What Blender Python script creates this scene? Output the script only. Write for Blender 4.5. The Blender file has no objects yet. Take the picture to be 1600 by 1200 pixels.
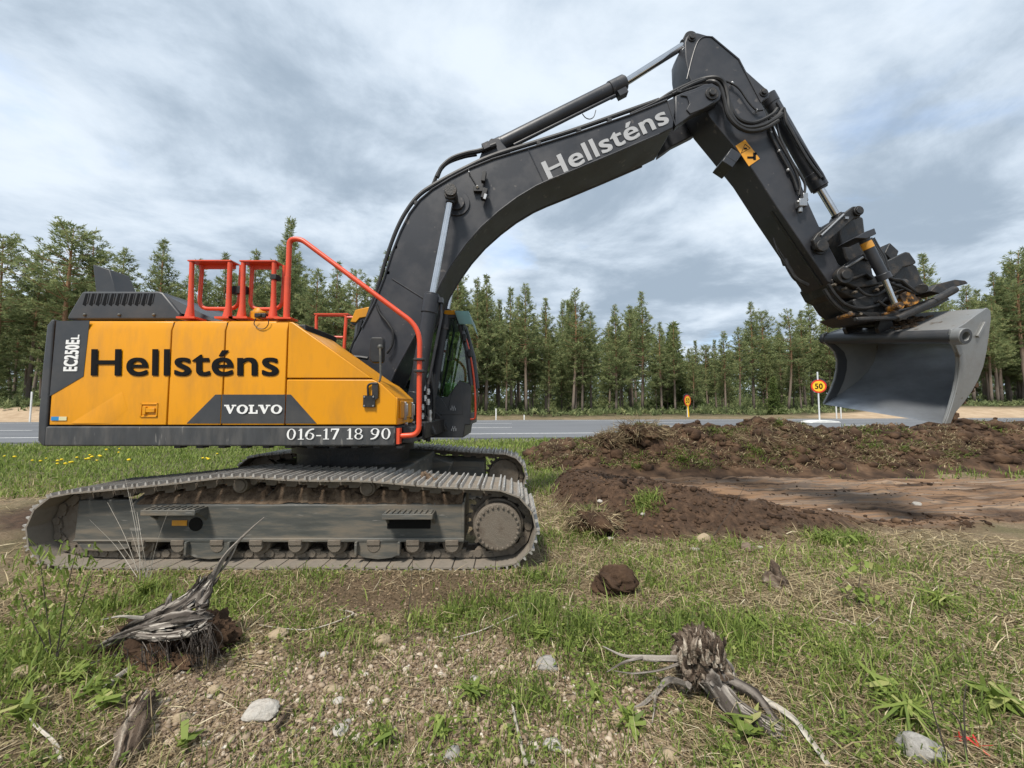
import bpy, bmesh, math, random
import numpy as np
from mathutils import Vector, Matrix

scene = bpy.context.scene
COL = scene.collection
R = math.radians

# ------------------------------------------------------------------ camera
CAM_H, PITCH, FPX = 1.47, R(3.34), 601.0          # eye height, tilt up, focal length in 1600-px units
cam_data = bpy.data.cameras.new("camera")
cam_data.sensor_fit = 'HORIZONTAL'; cam_data.sensor_width = 36.0
cam_data.lens = 36.0 * FPX / 1600.0
cam_data.clip_start = 0.05; cam_data.clip_end = 3000
cam = bpy.data.objects.new("camera", cam_data); COL.objects.link(cam)
cam.location = (0, 0, CAM_H); cam.rotation_euler = (R(90) + PITCH, 0, 0)
scene.camera = cam

# ------------------------------------------------------------------ sky, sun, exposure
SUN_EL, SUN_AZ = R(57), R(-152)       # azimuth from +Y clockwise: the sun stands behind the camera's left shoulder
world = bpy.data.worlds.new("World"); scene.world = world; world.use_nodes = True
nt = world.node_tree; nt.nodes.clear()
N = lambda t, **k: _set(nt.nodes.new(t), k)
def _set(n, k):
    for a, b in k.items(): setattr(n, a, b)
    return n
L = nt.links.new
wout = N('ShaderNodeOutputWorld'); bg = N('ShaderNodeBackground'); bg.inputs[1].default_value = 0.1
L(bg.outputs[0], wout.inputs[0])
sky = N('ShaderNodeTexSky', sky_type='NISHITA', sun_disc=False, sun_elevation=SUN_EL, sun_rotation=SUN_AZ)
sky.air_density = 1.0; sky.dust_density = 0.6; sky.ozone_density = 1.5
tc = N('ShaderNodeTexCoord'); sep = N('ShaderNodeSeparateXYZ'); L(tc.outputs['Generated'], sep.inputs[0])
def wmath(op, a, b=None, c=None, clamp=False):
    n = N('ShaderNodeMath', operation=op, use_clamp=clamp)
    for i, v in enumerate((a, b, c)):
        if v is None: continue
        if isinstance(v, (int, float)): n.inputs[i].default_value = v
        else: L(v, n.inputs[i])
    return n.outputs[0]
zz = wmath('MAXIMUM', sep.outputs[2], 0.0)
den = wmath('ADD', zz, 0.17)
comb = N('ShaderNodeCombineXYZ')
L(wmath('DIVIDE', sep.outputs[0], den), comb.inputs[0]); L(wmath('DIVIDE', sep.outputs[1], den), comb.inputs[1])
def wnoise(scale, detail, rough, dist, off, stretch=(1, 1, 1)):
    mp = N('ShaderNodeMapping'); mp.inputs['Location'].default_value = off; mp.inputs['Scale'].default_value = stretch
    mp.inputs['Rotation'].default_value = (0, 0, R(-24))
    L(comb.outputs[0], mp.inputs[0])
    n = N('ShaderNodeTexNoise'); L(mp.outputs[0], n.inputs['Vector'])
    n.inputs['Scale'].default_value = scale; n.inputs['Detail'].default_value = detail
    n.inputs['Roughness'].default_value = rough; n.inputs['Distortion'].default_value = dist
    return n.outputs[0]
def wramp(x, a, b):
    n = N('ShaderNodeMapRange', interpolation_type='SMOOTHSTEP')
    n.inputs[1].default_value = a; n.inputs[2].default_value = b; L(x, n.inputs[0]); return n.outputs[0]
big = wnoise(0.75, 5, 0.5, 0.12, (5.6, 2.9, 0), (0.9, 1.1, 1))
fine = wnoise(1.9, 9, 0.6, 0.25, (7.3, 2.2, 0), (0.9, 1.1, 1))
mixn = wmath('ADD', wmath('MULTIPLY', big, 0.5), wmath('MULTIPLY', fine, 0.5))
shade = wramp(mixn, 0.39, 0.61)              # thick grey cloud .. thin bright cloud
gap = wramp(wnoise(1.3, 6, 0.55, 0.3, (1.2, 9.4, 0)), 0.60, 0.72)   # small openings to blue
crm = N('ShaderNodeValToRGB'); L(shade, crm.inputs[0])
e = crm.color_ramp.elements
e[0].position = 0.0; e[0].color = (1.25, 1.55, 1.90, 1)
e[1].position = 1.0; e[1].color = (2.72, 3.02, 3.34, 1)
m = e.new(0.5); m.color = (2.05, 2.38, 2.76, 1)
mixc = N('ShaderNodeMix', data_type='RGBA'); L(wmath('MULTIPLY', gap, 0.35), mixc.inputs[0])
L(crm.outputs[0], mixc.inputs[6]); L(sky.outputs[0], mixc.inputs[7]); L(mixc.outputs[2], bg.inputs[0])

sun_d = bpy.data.lights.new("sun", 'SUN'); sun_d.energy = 1.5; sun_d.angle = R(10); sun_d.color = (1.0, 0.94, 0.85)
sun = bpy.data.objects.new("sun", sun_d); COL.objects.link(sun)
_d = Vector((math.sin(SUN_AZ) * math.cos(SUN_EL), math.cos(SUN_AZ) * math.cos(SUN_EL), math.sin(SUN_EL)))
sun.rotation_euler = _d.to_track_quat('Z', 'Y').to_euler(); sun.location = _d * 50
scene.view_settings.view_transform = 'Standard'; scene.view_settings.look = 'None'
scene.view_settings.exposure = 1.65; scene.view_settings.gamma = 1.0
scene.cycles.max_bounces = 6; scene.cycles.transparent_max_bounces = 8

# ------------------------------------------------------------------ helpers
rng = np.random.default_rng(7); random.seed(7)
def at(px, py, Y):
    """world point on the upright plane at distance Y that the photograph shows at (px, py)"""
    u, v = (px - 800) / FPX, (600 - py) / FPX
    t = Y / (math.cos(PITCH) - v * math.sin(PITCH))
    return Vector((u * t, Y, CAM_H + t * (math.sin(PITCH) + v * math.cos(PITCH))))
def xz(px, py, Y):
    p = at(px, py, Y); return (p.x, p.z)

def tag(o, label=None, cat=None, group=None, kind=None):
    if label: o["label"] = label
    if cat: o["category"] = cat
    if group: o["group"] = group
    if kind: o["kind"] = kind
    return o
ORG = {}
def link(o, parent=None, origin=(0, 0, 0)):
    COL.objects.link(o); origin = Vector(origin); ORG[o.name] = origin
    if parent is not None:
        o.parent = parent; o.location = origin - ORG[parent.name]
    else: o.location = origin
    return o
def empty(name, loc):
    o = bpy.data.objects.new(name, None); o.empty_display_size = 0.2; return link(o, None, loc)

class MB:
    """collects shapes in world coordinates, builds one mesh object"""
    def __init__(s): s.v = []; s.f = []; s.m = []; s.cur = 0
    def add(s, vs, fs):
        b = len(s.v); s.v += [tuple(v) for v in vs]; s.f += [[b + i for i in f] for f in fs]; s.m += [s.cur] * len(fs); return s
    def mat(s, i): s.cur = i; return s
    def box(s, c, d, rot=None):
        c = Vector(c); hx, hy, hz = d[0] / 2, d[1] / 2, d[2] / 2
        vs = [Vector((x * hx, y * hy, z * hz)) for x in (-1, 1) for y in (-1, 1) for z in (-1, 1)]
        if rot is not None: vs = [rot @ v for v in vs]
        return s.add([v + c for v in vs], [[0, 1, 3, 2], [4, 6, 7, 5], [0, 4, 5, 1], [2, 3, 7, 6], [0, 2, 6, 4], [1, 5, 7, 3]])
    def b2(s, x0, x1, y0, y1, z0, z1): return s.box(((x0 + x1) / 2, (y0 + y1) / 2, (z0 + z1) / 2), (x1 - x0, y1 - y0, z1 - z0))
    def prism(s, pts, y0, y1, axis='y'):
        """outline in XZ extruded along Y (axis 'y'), or YZ extruded along X (axis 'x'), or XY along Z"""
        a = sum(pts[i][0] * pts[(i + 1) % len(pts)][1] - pts[(i + 1) % len(pts)][0] * pts[i][1] for i in range(len(pts)))
        if a < 0: pts = pts[::-1]
        n = len(pts)
        mk = {'y': lambda p, t: (p[0], t, p[1]), 'x': lambda p, t: (t, p[0], p[1]), 'z': lambda p, t: (p[0], p[1], t)}[axis]
        vs = [mk(p, y0) for p in pts] + [mk(p, y1) for p in pts]
        fs = [list(range(n)), list(range(2 * n - 1, n - 1, -1))] + [[(i + 1) % n, i, i + n, (i + 1) % n + n] for i in range(n)]
        if axis != 'y': fs = [f[::-1] for f in fs]
        return s.add(vs, fs)
    def ppx(s, pts, Yp, y0, y1):
        return s.prism([xz(x, y, Yp) for x, y in pts], y0, y1)
    def tube(s, pts, r, n=8, caps=True):
        pts = [Vector(p) for p in pts]; k = len(pts)
        rr = r if hasattr(r, '__len__') else [r] * k
        b = len(s.v); up = None; vs = []
        for i, p in enumerate(pts):
            d = (pts[min(i + 1, k - 1)] - pts[max(i - 1, 0)])
            d = d.normalized() if d.length > 1e-9 else Vector((0, 0, 1))
            if up is None: up = Vector((0, 0, 1)) if abs(d.z) < 0.9 else Vector((1, 0, 0))
            a = d.cross(up)
            if a.length < 1e-6: a = d.cross(Vector((0.3, 1, 0.2)))
            a.normalize(); c = a.cross(d); up = c
            for j in range(n):
                t = 2 * math.pi * j / n; vs.append(p + (a * math.cos(t) + c * math.sin(t)) * rr[i])
        fs = [[i * n + j, i * n + (j + 1) % n, (i + 1) * n + (j + 1) % n, (i + 1) * n + j] for i in range(k - 1) for j in range(n)]
        if caps: fs += [list(range(n - 1, -1, -1)), list(range((k - 1) * n, k * n))]
        return s.add(vs, fs)
    def cyl(s, p0, p1, r, n=20, r1=None): return s.tube([p0, p1], [r, r if r1 is None else r1], n)
    def ring(s, c, axis, r0, r1, h, n=32):
        """flat ring (pipe section) about an axis"""
        c = Vector(c); ax = Vector(axis).normalized(); a = ax.orthogonal().normalized(); d = ax.cross(a); vs = []
        for rr, hh in ((r0, -h / 2), (r1, -h / 2), (r1, h / 2), (r0, h / 2)):
            for j in range(n):
                t = 2 * math.pi * j / n; vs.append(c + ax * hh + (a * math.cos(t) + d * math.sin(t)) * rr)
        fs = [[k * n + j, k * n + (j + 1) % n, ((k + 1) % 4) * n + (j + 1) % n, ((k + 1) % 4) * n + j] for k in range(4) for j in range(n)]
        return s.add(vs, fs)
    def ball(s, c, r, n=8, sq=(1, 1, 1)):
        c = Vector(c); vs = []; m_ = n // 2
        for i in range(m_ + 1):
            th = math.pi * i / m_
            for j in range(n):
                ph = 2 * math.pi * j / n
                vs.append(c + Vector((sq[0] * r * math.sin(th) * math.cos(ph), sq[1] * r * math.sin(th) * math.sin(ph), sq[2] * r * math.cos(th))))
        fs = [[i * n + j, (i + 1) * n + j, (i + 1) * n + (j + 1) % n, i * n + (j + 1) % n] for i in range(m_) for j in range(n)]
        return s.add(vs, fs)
    def build(s, name, mat, parent=None, origin=None, bevel=0, smooth=40, seg=2):
        if origin is None:
            origin = ORG[parent.name] if parent is not None else (0, 0, 0)
        o_ = Vector(origin); me = bpy.data.meshes.new(name)
        me.from_pydata([(v[0] - o_.x, v[1] - o_.y, v[2] - o_.z) for v in s.v], [], s.f)
        mats = mat if isinstance(mat, (list, tuple)) else [mat]
        for q in mats: me.materials.append(q)
        if len(mats) > 1: me.polygons.foreach_set('material_index', s.m)
        bm = bmesh.new(); bm.from_mesh(me); bmesh.ops.recalc_face_normals(bm, faces=bm.faces); bm.to_mesh(me); bm.free()
        if smooth:
            me.polygons.foreach_set('use_smooth', [True] * len(me.polygons)); me.set_sharp_from_angle(angle=R(smooth))
        o = bpy.data.objects.new(name, me); link(o, parent, o_)
        if bevel:
            b = o.modifiers.new('bevel', 'BEVEL'); b.width = bevel; b.segments = seg; b.limit_method = 'ANGLE'; b.angle_limit = R(35)
        return o

def bez(pts, n=8):
    """smooth curve through points (Catmull-Rom)"""
    P = [Vector(p) for p in pts]; P = [P[0] * 2 - P[1]] + P + [P[-1] * 2 - P[-2]]; out = []
    for i in range(1, len(P) - 2):
        for k in range(n):
            t = k / n; a, b, c, d = P[i - 1], P[i], P[i + 1], P[i + 2]
            out.append(0.5 * ((2 * b) + (c - a) * t + (2 * a - 5 * b + 4 * c - d) * t * t + (3 * b - a - 3 * c + d) * t ** 3))
    out.append(P[-2]); return out
def rounded(pts, r, n=5):
    """polyline with its inner corners rounded"""
    P = [Vector(p) for p in pts]; out = [P[0]]
    for a, b, c in zip(P, P[1:], P[2:]):
        u, w = (a - b), (c - b); q = min(r, u.length * 0.49, w.length * 0.49)
        s0, s1 = b + u.normalized() * q, b + w.normalized() * q
        for k in range(n + 1):
            t = k / n; out.append(s0 * (1 - t) ** 2 + b * 2 * t * (1 - t) + s1 * t * t)
    out.append(P[-1]); return out
def pxl(pts, Y): return [at(x, y, Y if not hasattr(Y, '__len__') else Y[i]) for i, (x, y) in enumerate(pts)]

def npmesh(name, V, F, mat, parent=None, tint=None, smooth=False, kind=None, extra=None):
    """big mesh from arrays; F is (M,3) or (M,4); tint is one value per vertex"""
    me = bpy.data.meshes.new(name); V = np.ascontiguousarray(V, np.float32); F = np.ascontiguousarray(F, np.int32); k = F.shape[1]
    me.vertices.add(len(V)); me.vertices.foreach_set('co', V.ravel())
    me.loops.add(F.size); me.loops.foreach_set('vertex_index', F.ravel())
    me.polygons.add(len(F)); me.polygons.foreach_set('loop_start', np.arange(0, F.size, k, dtype=np.int32))
    me.polygons.foreach_set('loop_total', np.full(len(F), k, np.int32))
    if smooth: me.polygons.foreach_set('use_smooth', np.ones(len(F), bool))
    me.update(calc_edges=True)
    for nm, arr in ([('tint', tint)] if tint is not None else []) + list((extra or {}).items()):
        at_ = me.attributes.new(nm, 'FLOAT', 'POINT'); at_.data.foreach_set('value', np.ascontiguousarray(arr, np.float32))
    for q in (mat if isinstance(mat, (list, tuple)) else [mat]): me.materials.append(q)
    o = bpy.data.objects.new(name, me); link(o, parent, ORG[parent.name] if parent else (0, 0, 0))
    if kind: o["kind"] = kind
    return o

# value noise in numpy
def _h(i, j, s): 
    n = (i * 374761393 + j * 668265263 + s * 974711) & 0xffffffff
    n = ((n ^ (n >> 13)) * 1274126177) & 0xffffffff
    return ((n ^ (n >> 16)) & 0xffff) / 65535.0
def vnoise(x, y, s=0):
    x = np.asarray(x, float); y = np.asarray(y, float)
    i = np.floor(x).astype(np.int64); j = np.floor(y).astype(np.int64); u = x - i; v = y - j
    u = u * u * (3 - 2 * u); v = v * v * (3 - 2 * v)
    return (_h(i, j, s) * (1 - u) + _h(i + 1, j, s) * u) * (1 - v) + (_h(i, j + 1, s) * (1 - u) + _h(i + 1, j + 1, s) * u) * v
def fbm(x, y, o=4, s=0, g=0.5):
    t = 0; a = 1; n = 0
    for k in range(o): t = t + a * vnoise(np.asarray(x) * 2 ** k + 13.7 * k, np.asarray(y) * 2 ** k + 5.1 * k, s + k); n += a; a *= g
    return t / n
def sst(a, b, x):
    t = np.clip((np.asarray(x, float) - a) / (b - a), 0, 1); return t * t * (3 - 2 * t)

# ------------------------------------------------------------------ materials
MATS = {}
def mat(name, col, rough=0.6, metal=0.0, var=0.15, vscale=6.0, bump=0.0, bscale=60.0, dirt=None, dirt_amt=0.0, dscale=3.0, stretch=(1, 1, 1), spec=0.5, attr=None, ramp=None, trans=0.0, coat=0.0, dirt_lo=0.45, dirt_hi=0.7, chips=None, chip_scale=28.0):
    """painted / natural surface: base colour with grain, optional dirt patches, fine relief"""
    m = bpy.data.materials.new(name); m.use_nodes = True; t = m.node_tree; n = t.nodes; l = t.links.new
    b = n['Principled BSDF']; b.inputs['Roughness'].default_value = rough; b.inputs['Metallic'].default_value = metal
    b.inputs['Specular IOR Level'].default_value = spec
    if coat: b.inputs['Coat Weight'].default_value = coat; b.inputs['Coat Roughness'].default_value = 0.15
    tcn = n.new('ShaderNodeTexCoord'); mp = n.new('ShaderNodeMapping'); mp.inputs['Scale'].default_value = stretch
    l(tcn.outputs['Object'], mp.inputs[0])
    def noise(sc, det=4, ro=0.55):
        q = n.new('ShaderNodeTexNoise'); l(mp.outputs[0], q.inputs['Vector']); q.inputs['Scale'].default_value = sc
        q.inputs['Detail'].default_value = det; q.inputs['Roughness'].default_value = ro; return q.outputs[0]
    def mixrgb(f, a, c, mode='MIX'):
        q = n.new('ShaderNodeMix'); q.data_type = 'RGBA'; q.blend_type = mode
        for i, v in ((0, f), (6, a), (7, c)):
            if hasattr(v, 'is_linked'): l(v, q.inputs[i])
            elif i == 0: q.inputs[0].default_value = v
            else: q.inputs[i].default_value = (*v, 1)
        return q.outputs[2]
    def mrange(x, a, c, lo=0.0, hi=1.0):
        q = n.new('ShaderNodeMapRange'); l(x, q.inputs[0])
        for i, v in enumerate((a, c, lo, hi)): q.inputs[i + 1].default_value = v
        return q.outputs[0]
    if ramp:
        cr = n.new('ShaderNodeValToRGB'); el = cr.color_ramp.elements
        while len(el) < len(ramp): el.new(0.5)
        for q, (p, c) in zip(el, ramp): q.position = p; q.color = (*c, 1)
        if attr:
            an = n.new('ShaderNodeAttribute'); an.attribute_name = attr; l(an.outputs['Fac'], cr.inputs[0])
        else: l(noise(vscale), cr.inputs[0])
        c = cr.outputs[0]
    else:
        lo = tuple(x * (1 - var) for x in col); hi = tuple(min(1, x * (1 + var)) for x in col)
        c = mixrgb(mrange(noise(vscale), 0.3, 0.7), lo, hi)
    if dirt:
        f = mrange(noise(dscale, 8, 0.65), dirt_lo, dirt_hi, 0, dirt_amt); c = mixrgb(f, c, dirt)
        rr = n.new('ShaderNodeMath'); rr.operation = 'MULTIPLY_ADD'; l(f, rr.inputs[0]); rr.inputs[1].default_value = 0.35; rr.inputs[2].default_value = rough
        l(rr.outputs[0], b.inputs['Roughness'])
    if chips: c = mixrgb(mrange(noise(chip_scale, 3, 0.5), 0.66, 0.70, 0, 0.75), c, chips)      # scattered chips and scuffs
    l(c, b.inputs['Base Color'])
    if bump:
        bn = n.new('ShaderNodeBump'); bn.inputs['Strength'].default_value = bump; bn.inputs['Distance'].default_value = 0.02
        l(noise(bscale, 6, 0.6), bn.inputs['Height']); l(bn.outputs[0], b.inputs['Normal'])
    if trans:
        tr = n.new('ShaderNodeBsdfTranslucent'); l(c, tr.inputs[0]); ms = n.new('ShaderNodeMixShader'); ms.inputs[0].default_value = trans
        l(b.outputs[0], ms.inputs[1]); l(tr.outputs[0], ms.inputs[2]); l(ms.outputs[0], n['Material Output'].inputs[0])
    MATS[name] = m; return m
# ================================================================== the setting
BX = np.array([0.15, 0.5, 1.4, 2.25, 2.75, 3.45, 4.0, 4.7, 5.4, 6.1, 6.8, 7.5, 8.5, 10.0, 11.9, 12.8, 14.0, 16, 20, 28, 40.])
BP = [698, 694, 684, 683, 674, 664, 669, 668, 669, 668, 656, 664, 669, 665, 660, 656, 659, 659, 662, 668, 690]
BZ = np.array([at(800, y, 10.4).z for y in BP])
def berm_h(x, y):
    crest = np.interp(x, BX, BZ, left=0, right=0.0) * sst(0.0, 1.3, x + 0.5 * (fbm(x * 2, y * 2, 2, 15) - 0.5))
    yc = 10.4 + 0.35 * (fbm(x * 0.7, 0 * x + 3, 3, 5) - 0.5)
    d = (y - yc); w = np.where(d < 0, 1.35, 1.6)
    prof = np.exp(-np.abs(d / w) ** 2.1 * 1.35)
    lump = (fbm(x * 1.6, y * 1.6, 4, 31) - 0.5) * 0.75 + (0.5 - np.abs(fbm(x * 2.6, y * 2.6, 4, 41) - 0.5) * 2) * 0.30 + (fbm(x * 7, y * 7, 3, 44) - 0.5) * 0.16
    return crest * prof + lump * np.clip(crest, 0, 1) * np.clip(prof * 1.6, 0, 1) * 0.62 - 0.10 + 0.04 * prof
def road_near(x): return 17.0 + 0.12 * x
def road_far(x): return 30.5 + 0.12 * x
def soil_mask(x, y):
    w = (fbm(x * 1.3, y * 1.3, 4, 3) - 0.5) * 1.1
    xl = np.interp(y, [3.9, 4.4, 5, 6, 7, 9, 11], [1.2, 0.85, 0.62, 0.62, 0.8, 1.1, 0.6])
    yn = np.interp(x, [0.5, 1, 2, 3, 4.2, 6, 12], [4.6, 4.3, 4.12, 4.2, 4.55, 4.75, 5.0])
    a = sst(-0.12, 0.22, x - xl + 0.45 * w) * sst(-0.1, 0.25, y - yn + 0.5 * w) * (1 - sst(11.3, 12.4, y + w))
    g = np.exp(-((x - 11.5) / 3.0) ** 2 - ((y - 8.9) / 0.55) ** 2); a = a * (1 - np.clip(1.6 * g, 0, 1) * sst(0.3, 0.6, fbm(x * 2, y * 2, 3, 12)))
    b = np.exp(-((x + 5.6) / 1.7) ** 2 - ((y - 5.4) / 1.1) ** 2) * 1.2
    b = sst(0.3, 0.8, b + w * 0.6)
    c = sst(0.5, 0.75, np.exp(-((x + 0.9) / 1.3) ** 2 - ((y - 3.15) / 0.45) ** 2) + w * 0.5) * 0.55
    return np.clip(np.maximum(np.maximum(a, b), c), 0, 1)
def ground_h(x, y):
    x = np.asarray(x, float); y = np.asarray(y, float)
    near = 1 - sst(12, 22, y)
    h = (fbm(x * 0.8, y * 0.8, 3, 1) - 0.5) * 0.10 * near + (fbm(x * 5, y * 5, 3, 2) - 0.5) * 0.05 * near
    track = np.exp(-(np.clip(np.abs(x + 2.05) - 2.3, 0, None) / 0.35) ** 2) * sst(3.1, 3.4, y) * (1 - sst(6.9, 7.4, y))
    h = h * (1 - 0.9 * track) + 0.022 * track
    h = h + 0.14 * sst(-1.0, -3.0, x) * sst(3.1, 1.6, y) + 0.05 * sst(0.5, 2.5, x) * sst(3.0, 1.8, y)
    s = soil_mask(x, y) * sst(0, 0.8, x)
    rough = (fbm(x * 2.2, y * 3.0, 4, 8) - 0.5) * 0.20 + np.abs(fbm(x * 7, y * 7, 3, 9) - 0.5) * 0.09
    smear = (fbm(x * 0.35, y * 3.2, 4, 10) - 0.5) * 0.26 + (fbm(x * 1.2, y * 9, 3, 14) - 0.5) * 0.08
    flat = sst(2.6, 4.2, x + 0.4 * (y - 6)) * sst(4.7, 5.3, y)
    h = h + s * (rough * (1 - 0.75 * flat) + smear * flat - 0.10 * flat)
    # loose ridge pushed up along the near edge of the scraped patch
    for cx, cy, rx, ry, hh in ((1.25, 6.8, .55, .7, .27), (1.15, 5.9, .5, .7, .25), (1.5, 5.2, .7, .55, .27), (2.2, 5.05, .8, .5, .22), (2.9, 4.85, .8, .42, .17), (3.8, 5.0, .9, .4, .12), (2.0, 5.7, .6, .5, .15), (5.5, 5.05, 1.6, .25, .06)):
        h = h + s * hh * np.exp(-((x - cx) / rx) ** 2 - ((y - cy) / ry) ** 2)
    # verge, road bed, far bank and forest floor
    yn, yf = road_near(x), road_far(x)
    h = h + 0.05 * sst(yn - 4, yn, y) - 0.12 * sst(yn - 0.1, yn + 0.3, y) + 0.36 * sst(yn, yf, y)
    rise = 0.25 + 0.95 * sst(-14, -30, x) + 1.0 * sst(28, 50, x)
    h = h + rise * sst(yf + 0.6, yf + 9, y) + 0.5 * sst(yf + 9, yf + 60, y)
    far = sst(yf + 1, yf + 6, y)
    h = h + far * ((fbm(x * 0.25, y * 0.25, 3, 21) - 0.5) * 0.5 + (fbm(x * 1.2, y * 1.2, 3, 22) - 0.5) * 0.18)
    return h
def gh(x, y): return float(ground_h(np.array([x]), np.array([y]))[0])
def on_ground(px, py):
    """where the sight line through (px, py) meets the ground"""
    p = at(px, py, 1.0) - Vector((0, 0, CAM_H)); t = np.concatenate([np.arange(0.8, 8, 0.01), np.arange(8, 60, 0.05)])
    g = ground_h(p.x * t, p.y * t); k = int(np.argmax(p.z * t + CAM_H <= g)); return Vector((p.x * t[k], p.y * t[k], float(g[k])))

def axis(lo, flo, fhi, hi, step, growth):
    a = list(np.arange(flo, fhi, step)); s = step; v = a[-1]
    while v < hi: s *= growth; v += s; a.append(v)
    s = step; v = flo; b = []
    while v > lo: s *= growth; v -= s; b.append(v)
    return np.array(b[::-1] + a)
gx = axis(-900, -5.5, 7.5, 900, 0.04, 1.055); gy = axis(-30, 1.0, 9.5, 1600, 0.04, 1.045)
GX, GY = np.meshgrid(gx, gy); GZ = ground_h(GX, GY)
V = np.stack([GX, GY, GZ], -1).reshape(-1, 3); nx, ny = len(gx), len(gy)
I = np.arange(nx * ny).reshape(ny, nx)
F = np.stack([I[:-1, :-1], I[:-1, 1:], I[1:, 1:], I[1:, :-1]], -1).reshape(-1, 4)
fx, fy = V[:, 0], V[:, 1]
yf_ = road_far(fx)
sandm = sst(0.2, 0.8, yf_ * 0 + sst(yf_ - 0.5, yf_ + 0.5, fy) * (1 - sst(yf_ + 5, yf_ + 9, fy)) * np.clip(sst(-13, -26, fx) + sst(26, 40, fx) + 0.22, 0, 1) + 0.5 * (fbm(fx * 0.6, fy * 0.6, 3, 51) - 0.5))
forestm = sst(yf_ + 5, yf_ + 9, fy)
verge = sst(road_near(fx) - 1.4, road_near(fx) - 0.5, fy + 0.5 * (fbm(fx * 2, fy * 2, 3, 52) - 0.5)) * (1 - sst(yf_ + 0.6, yf_ + 1.6, fy))
lawn = sst(6.3, 8.0, fy) * (1 - sst(yf_, yf_ + 1, fy)) * (1 - sst(0.6, 2.0, fx) * (1 - sst(11, 13, fy)))

def ground_mat():
    m = bpy.data.materials.new("ground"); m.use_nodes = True; t = m.node_tree; n = t.nodes; l = t.links.new; b = n['Principled BSDF']
    tcn = n.new('ShaderNodeTexCoord')
    def noise(sc, det=6, ro=0.6, st=(1, 1, 1), dist=0.0):
        mp = n.new('ShaderNodeMapping'); mp.inputs['Scale'].default_value = st; l(tcn.outputs['Object'], mp.inputs[0])
        q = n.new('ShaderNodeTexNoise'); l(mp.outputs[0], q.inputs['Vector']); q.inputs['Scale'].default_value = sc; q.inputs['Detail'].default_value = det
        q.inputs['Roughness'].default_value = ro; q.inputs['Distortion'].default_value = dist; return q.outputs[0]
    def ramp(x, *st):
        cr = n.new('ShaderNodeValToRGB'); el = cr.color_ramp.elements
        while len(el) < len(st): el.new(0.5)
        for q, (p, c) in zip(el, st): q.position = p; q.color = (*c, 1)
        l(x, cr.inputs[0]); return cr.outputs[0]
    def mix(f, a, c):
        q = n.new('ShaderNodeMix'); q.data_type = 'RGBA'; l(f, q.inputs[0]); l(a, q.inputs[6]); l(c, q.inputs[7]); return q.outputs[2]
    def attr(nm):
        a = n.new('ShaderNodeAttribute'); a.attribute_name = nm; return a.outputs['Fac']
    def mth(op, a, c):
        q = n.new('ShaderNodeMath'); q.operation = op
        for i, v in enumerate((a, c)):
            if isinstance(v, (int, float)): q.inputs[i].default_value = v
            else: l(v, q.inputs[i])
        return q.outputs[0]
    litter = mix(ramp(noise(1.6), (0.42, (0, 0, 0)), (0.6, (1, 1, 1))),
                 ramp(noise(45, 8, 0.7), (0.3, (0.075, 0.052, 0.032)), (0.5, (0.20, 0.148, 0.09)), (0.72, (0.40, 0.32, 0.21))),
                 ramp(noise(60, 8, 0.7), (0.3, (0.05, 0.042, 0.022)), (0.52, (0.14, 0.118, 0.06)), (0.75, (0.28, 0.235, 0.13))))
    dark = ramp(noise(14, 8, 0.7), (0.3, (0.022, 0.014, 0.009)), (0.55, (0.078, 0.046, 0.028)), (0.8, (0.155, 0.098, 0.061)))
    mud = ramp(noise(1.5, 8, 0.66, (0.26, 3.0, 1), 0.5), (0.36, (0.035, 0.023, 0.016)), (0.43, (0.11, 0.068, 0.042)), (0.49, (0.25, 0.15, 0.085)), (0.55, (0.14, 0.11, 0.088)), (0.61, (0.31, 0.205, 0.125)), (0.70, (0.20, 0.175, 0.155)))
    litter = mix(attr('stony'), litter, ramp(noise(70, 8, 0.75), (0.28, (0.10, 0.068, 0.044)), (0.48, (0.27, 0.195, 0.13)), (0.62, (0.42, 0.325, 0.235)), (0.78, (0.58, 0.50, 0.41))))
    c = mix(attr('soil'), litter, mix(attr('flat'), dark, mud))
    c = mix(attr('lawn'), c, ramp(noise(9), (0.3, (0.06, 0.06, 0.025)), (0.7, (0.13, 0.125, 0.055))))
    c = mix(attr('forest'), c, ramp(noise(0.7), (0.35, (0.035, 0.035, 0.016)), (0.55, (0.09, 0.075, 0.04)), (0.75, (0.07, 0.085, 0.03))))
    c = mix(attr('sand'), c, ramp(noise(1.2, 8, 0.6), (0.3, (0.33, 0.235, 0.15)), (0.7, (0.50, 0.385, 0.265))))
    c = mix(attr('verge'), c, ramp(noise(30, 8, 0.7), (0.3, (0.10, 0.095, 0.085)), (0.7, (0.30, 0.28, 0.25))))
    l(c, b.inputs['Base Color'])
    wet = mth('MULTIPLY', attr('flat'), ramp(noise(1.5, 8, 0.66, (0.26, 3.0, 1), 0.5), (0.58, (0, 0, 0)), (0.68, (1, 1, 1))))
    l(mth('SUBTRACT', 0.92, mth('MULTIPLY', wet, 0.5)), b.inputs['Roughness']); b.inputs['Specular IOR Level'].default_value = 0.3
    bn = n.new('ShaderNodeBump'); bn.inputs['Strength'].default_value = 0.8; bn.inputs['Distance'].default_value = 0.03
    l(noise(28, 9, 0.72), bn.inputs['Height']); l(bn.outputs[0], b.inputs['Normal']); return m
sm = soil_mask(fx, fy)
flatm = sst(2.4, 3.8, fx + 0.4 * (fy - 6)) * sst(4.55, 5.0, fy) * (1 - sst(8.6, 9.3, fy)) * sst(0, 1, fx)
flatm = flatm * sst(0.28, 0.5, fbm(fx * 0.8, fy * 2.2, 4, 61) + 0.12)
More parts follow.
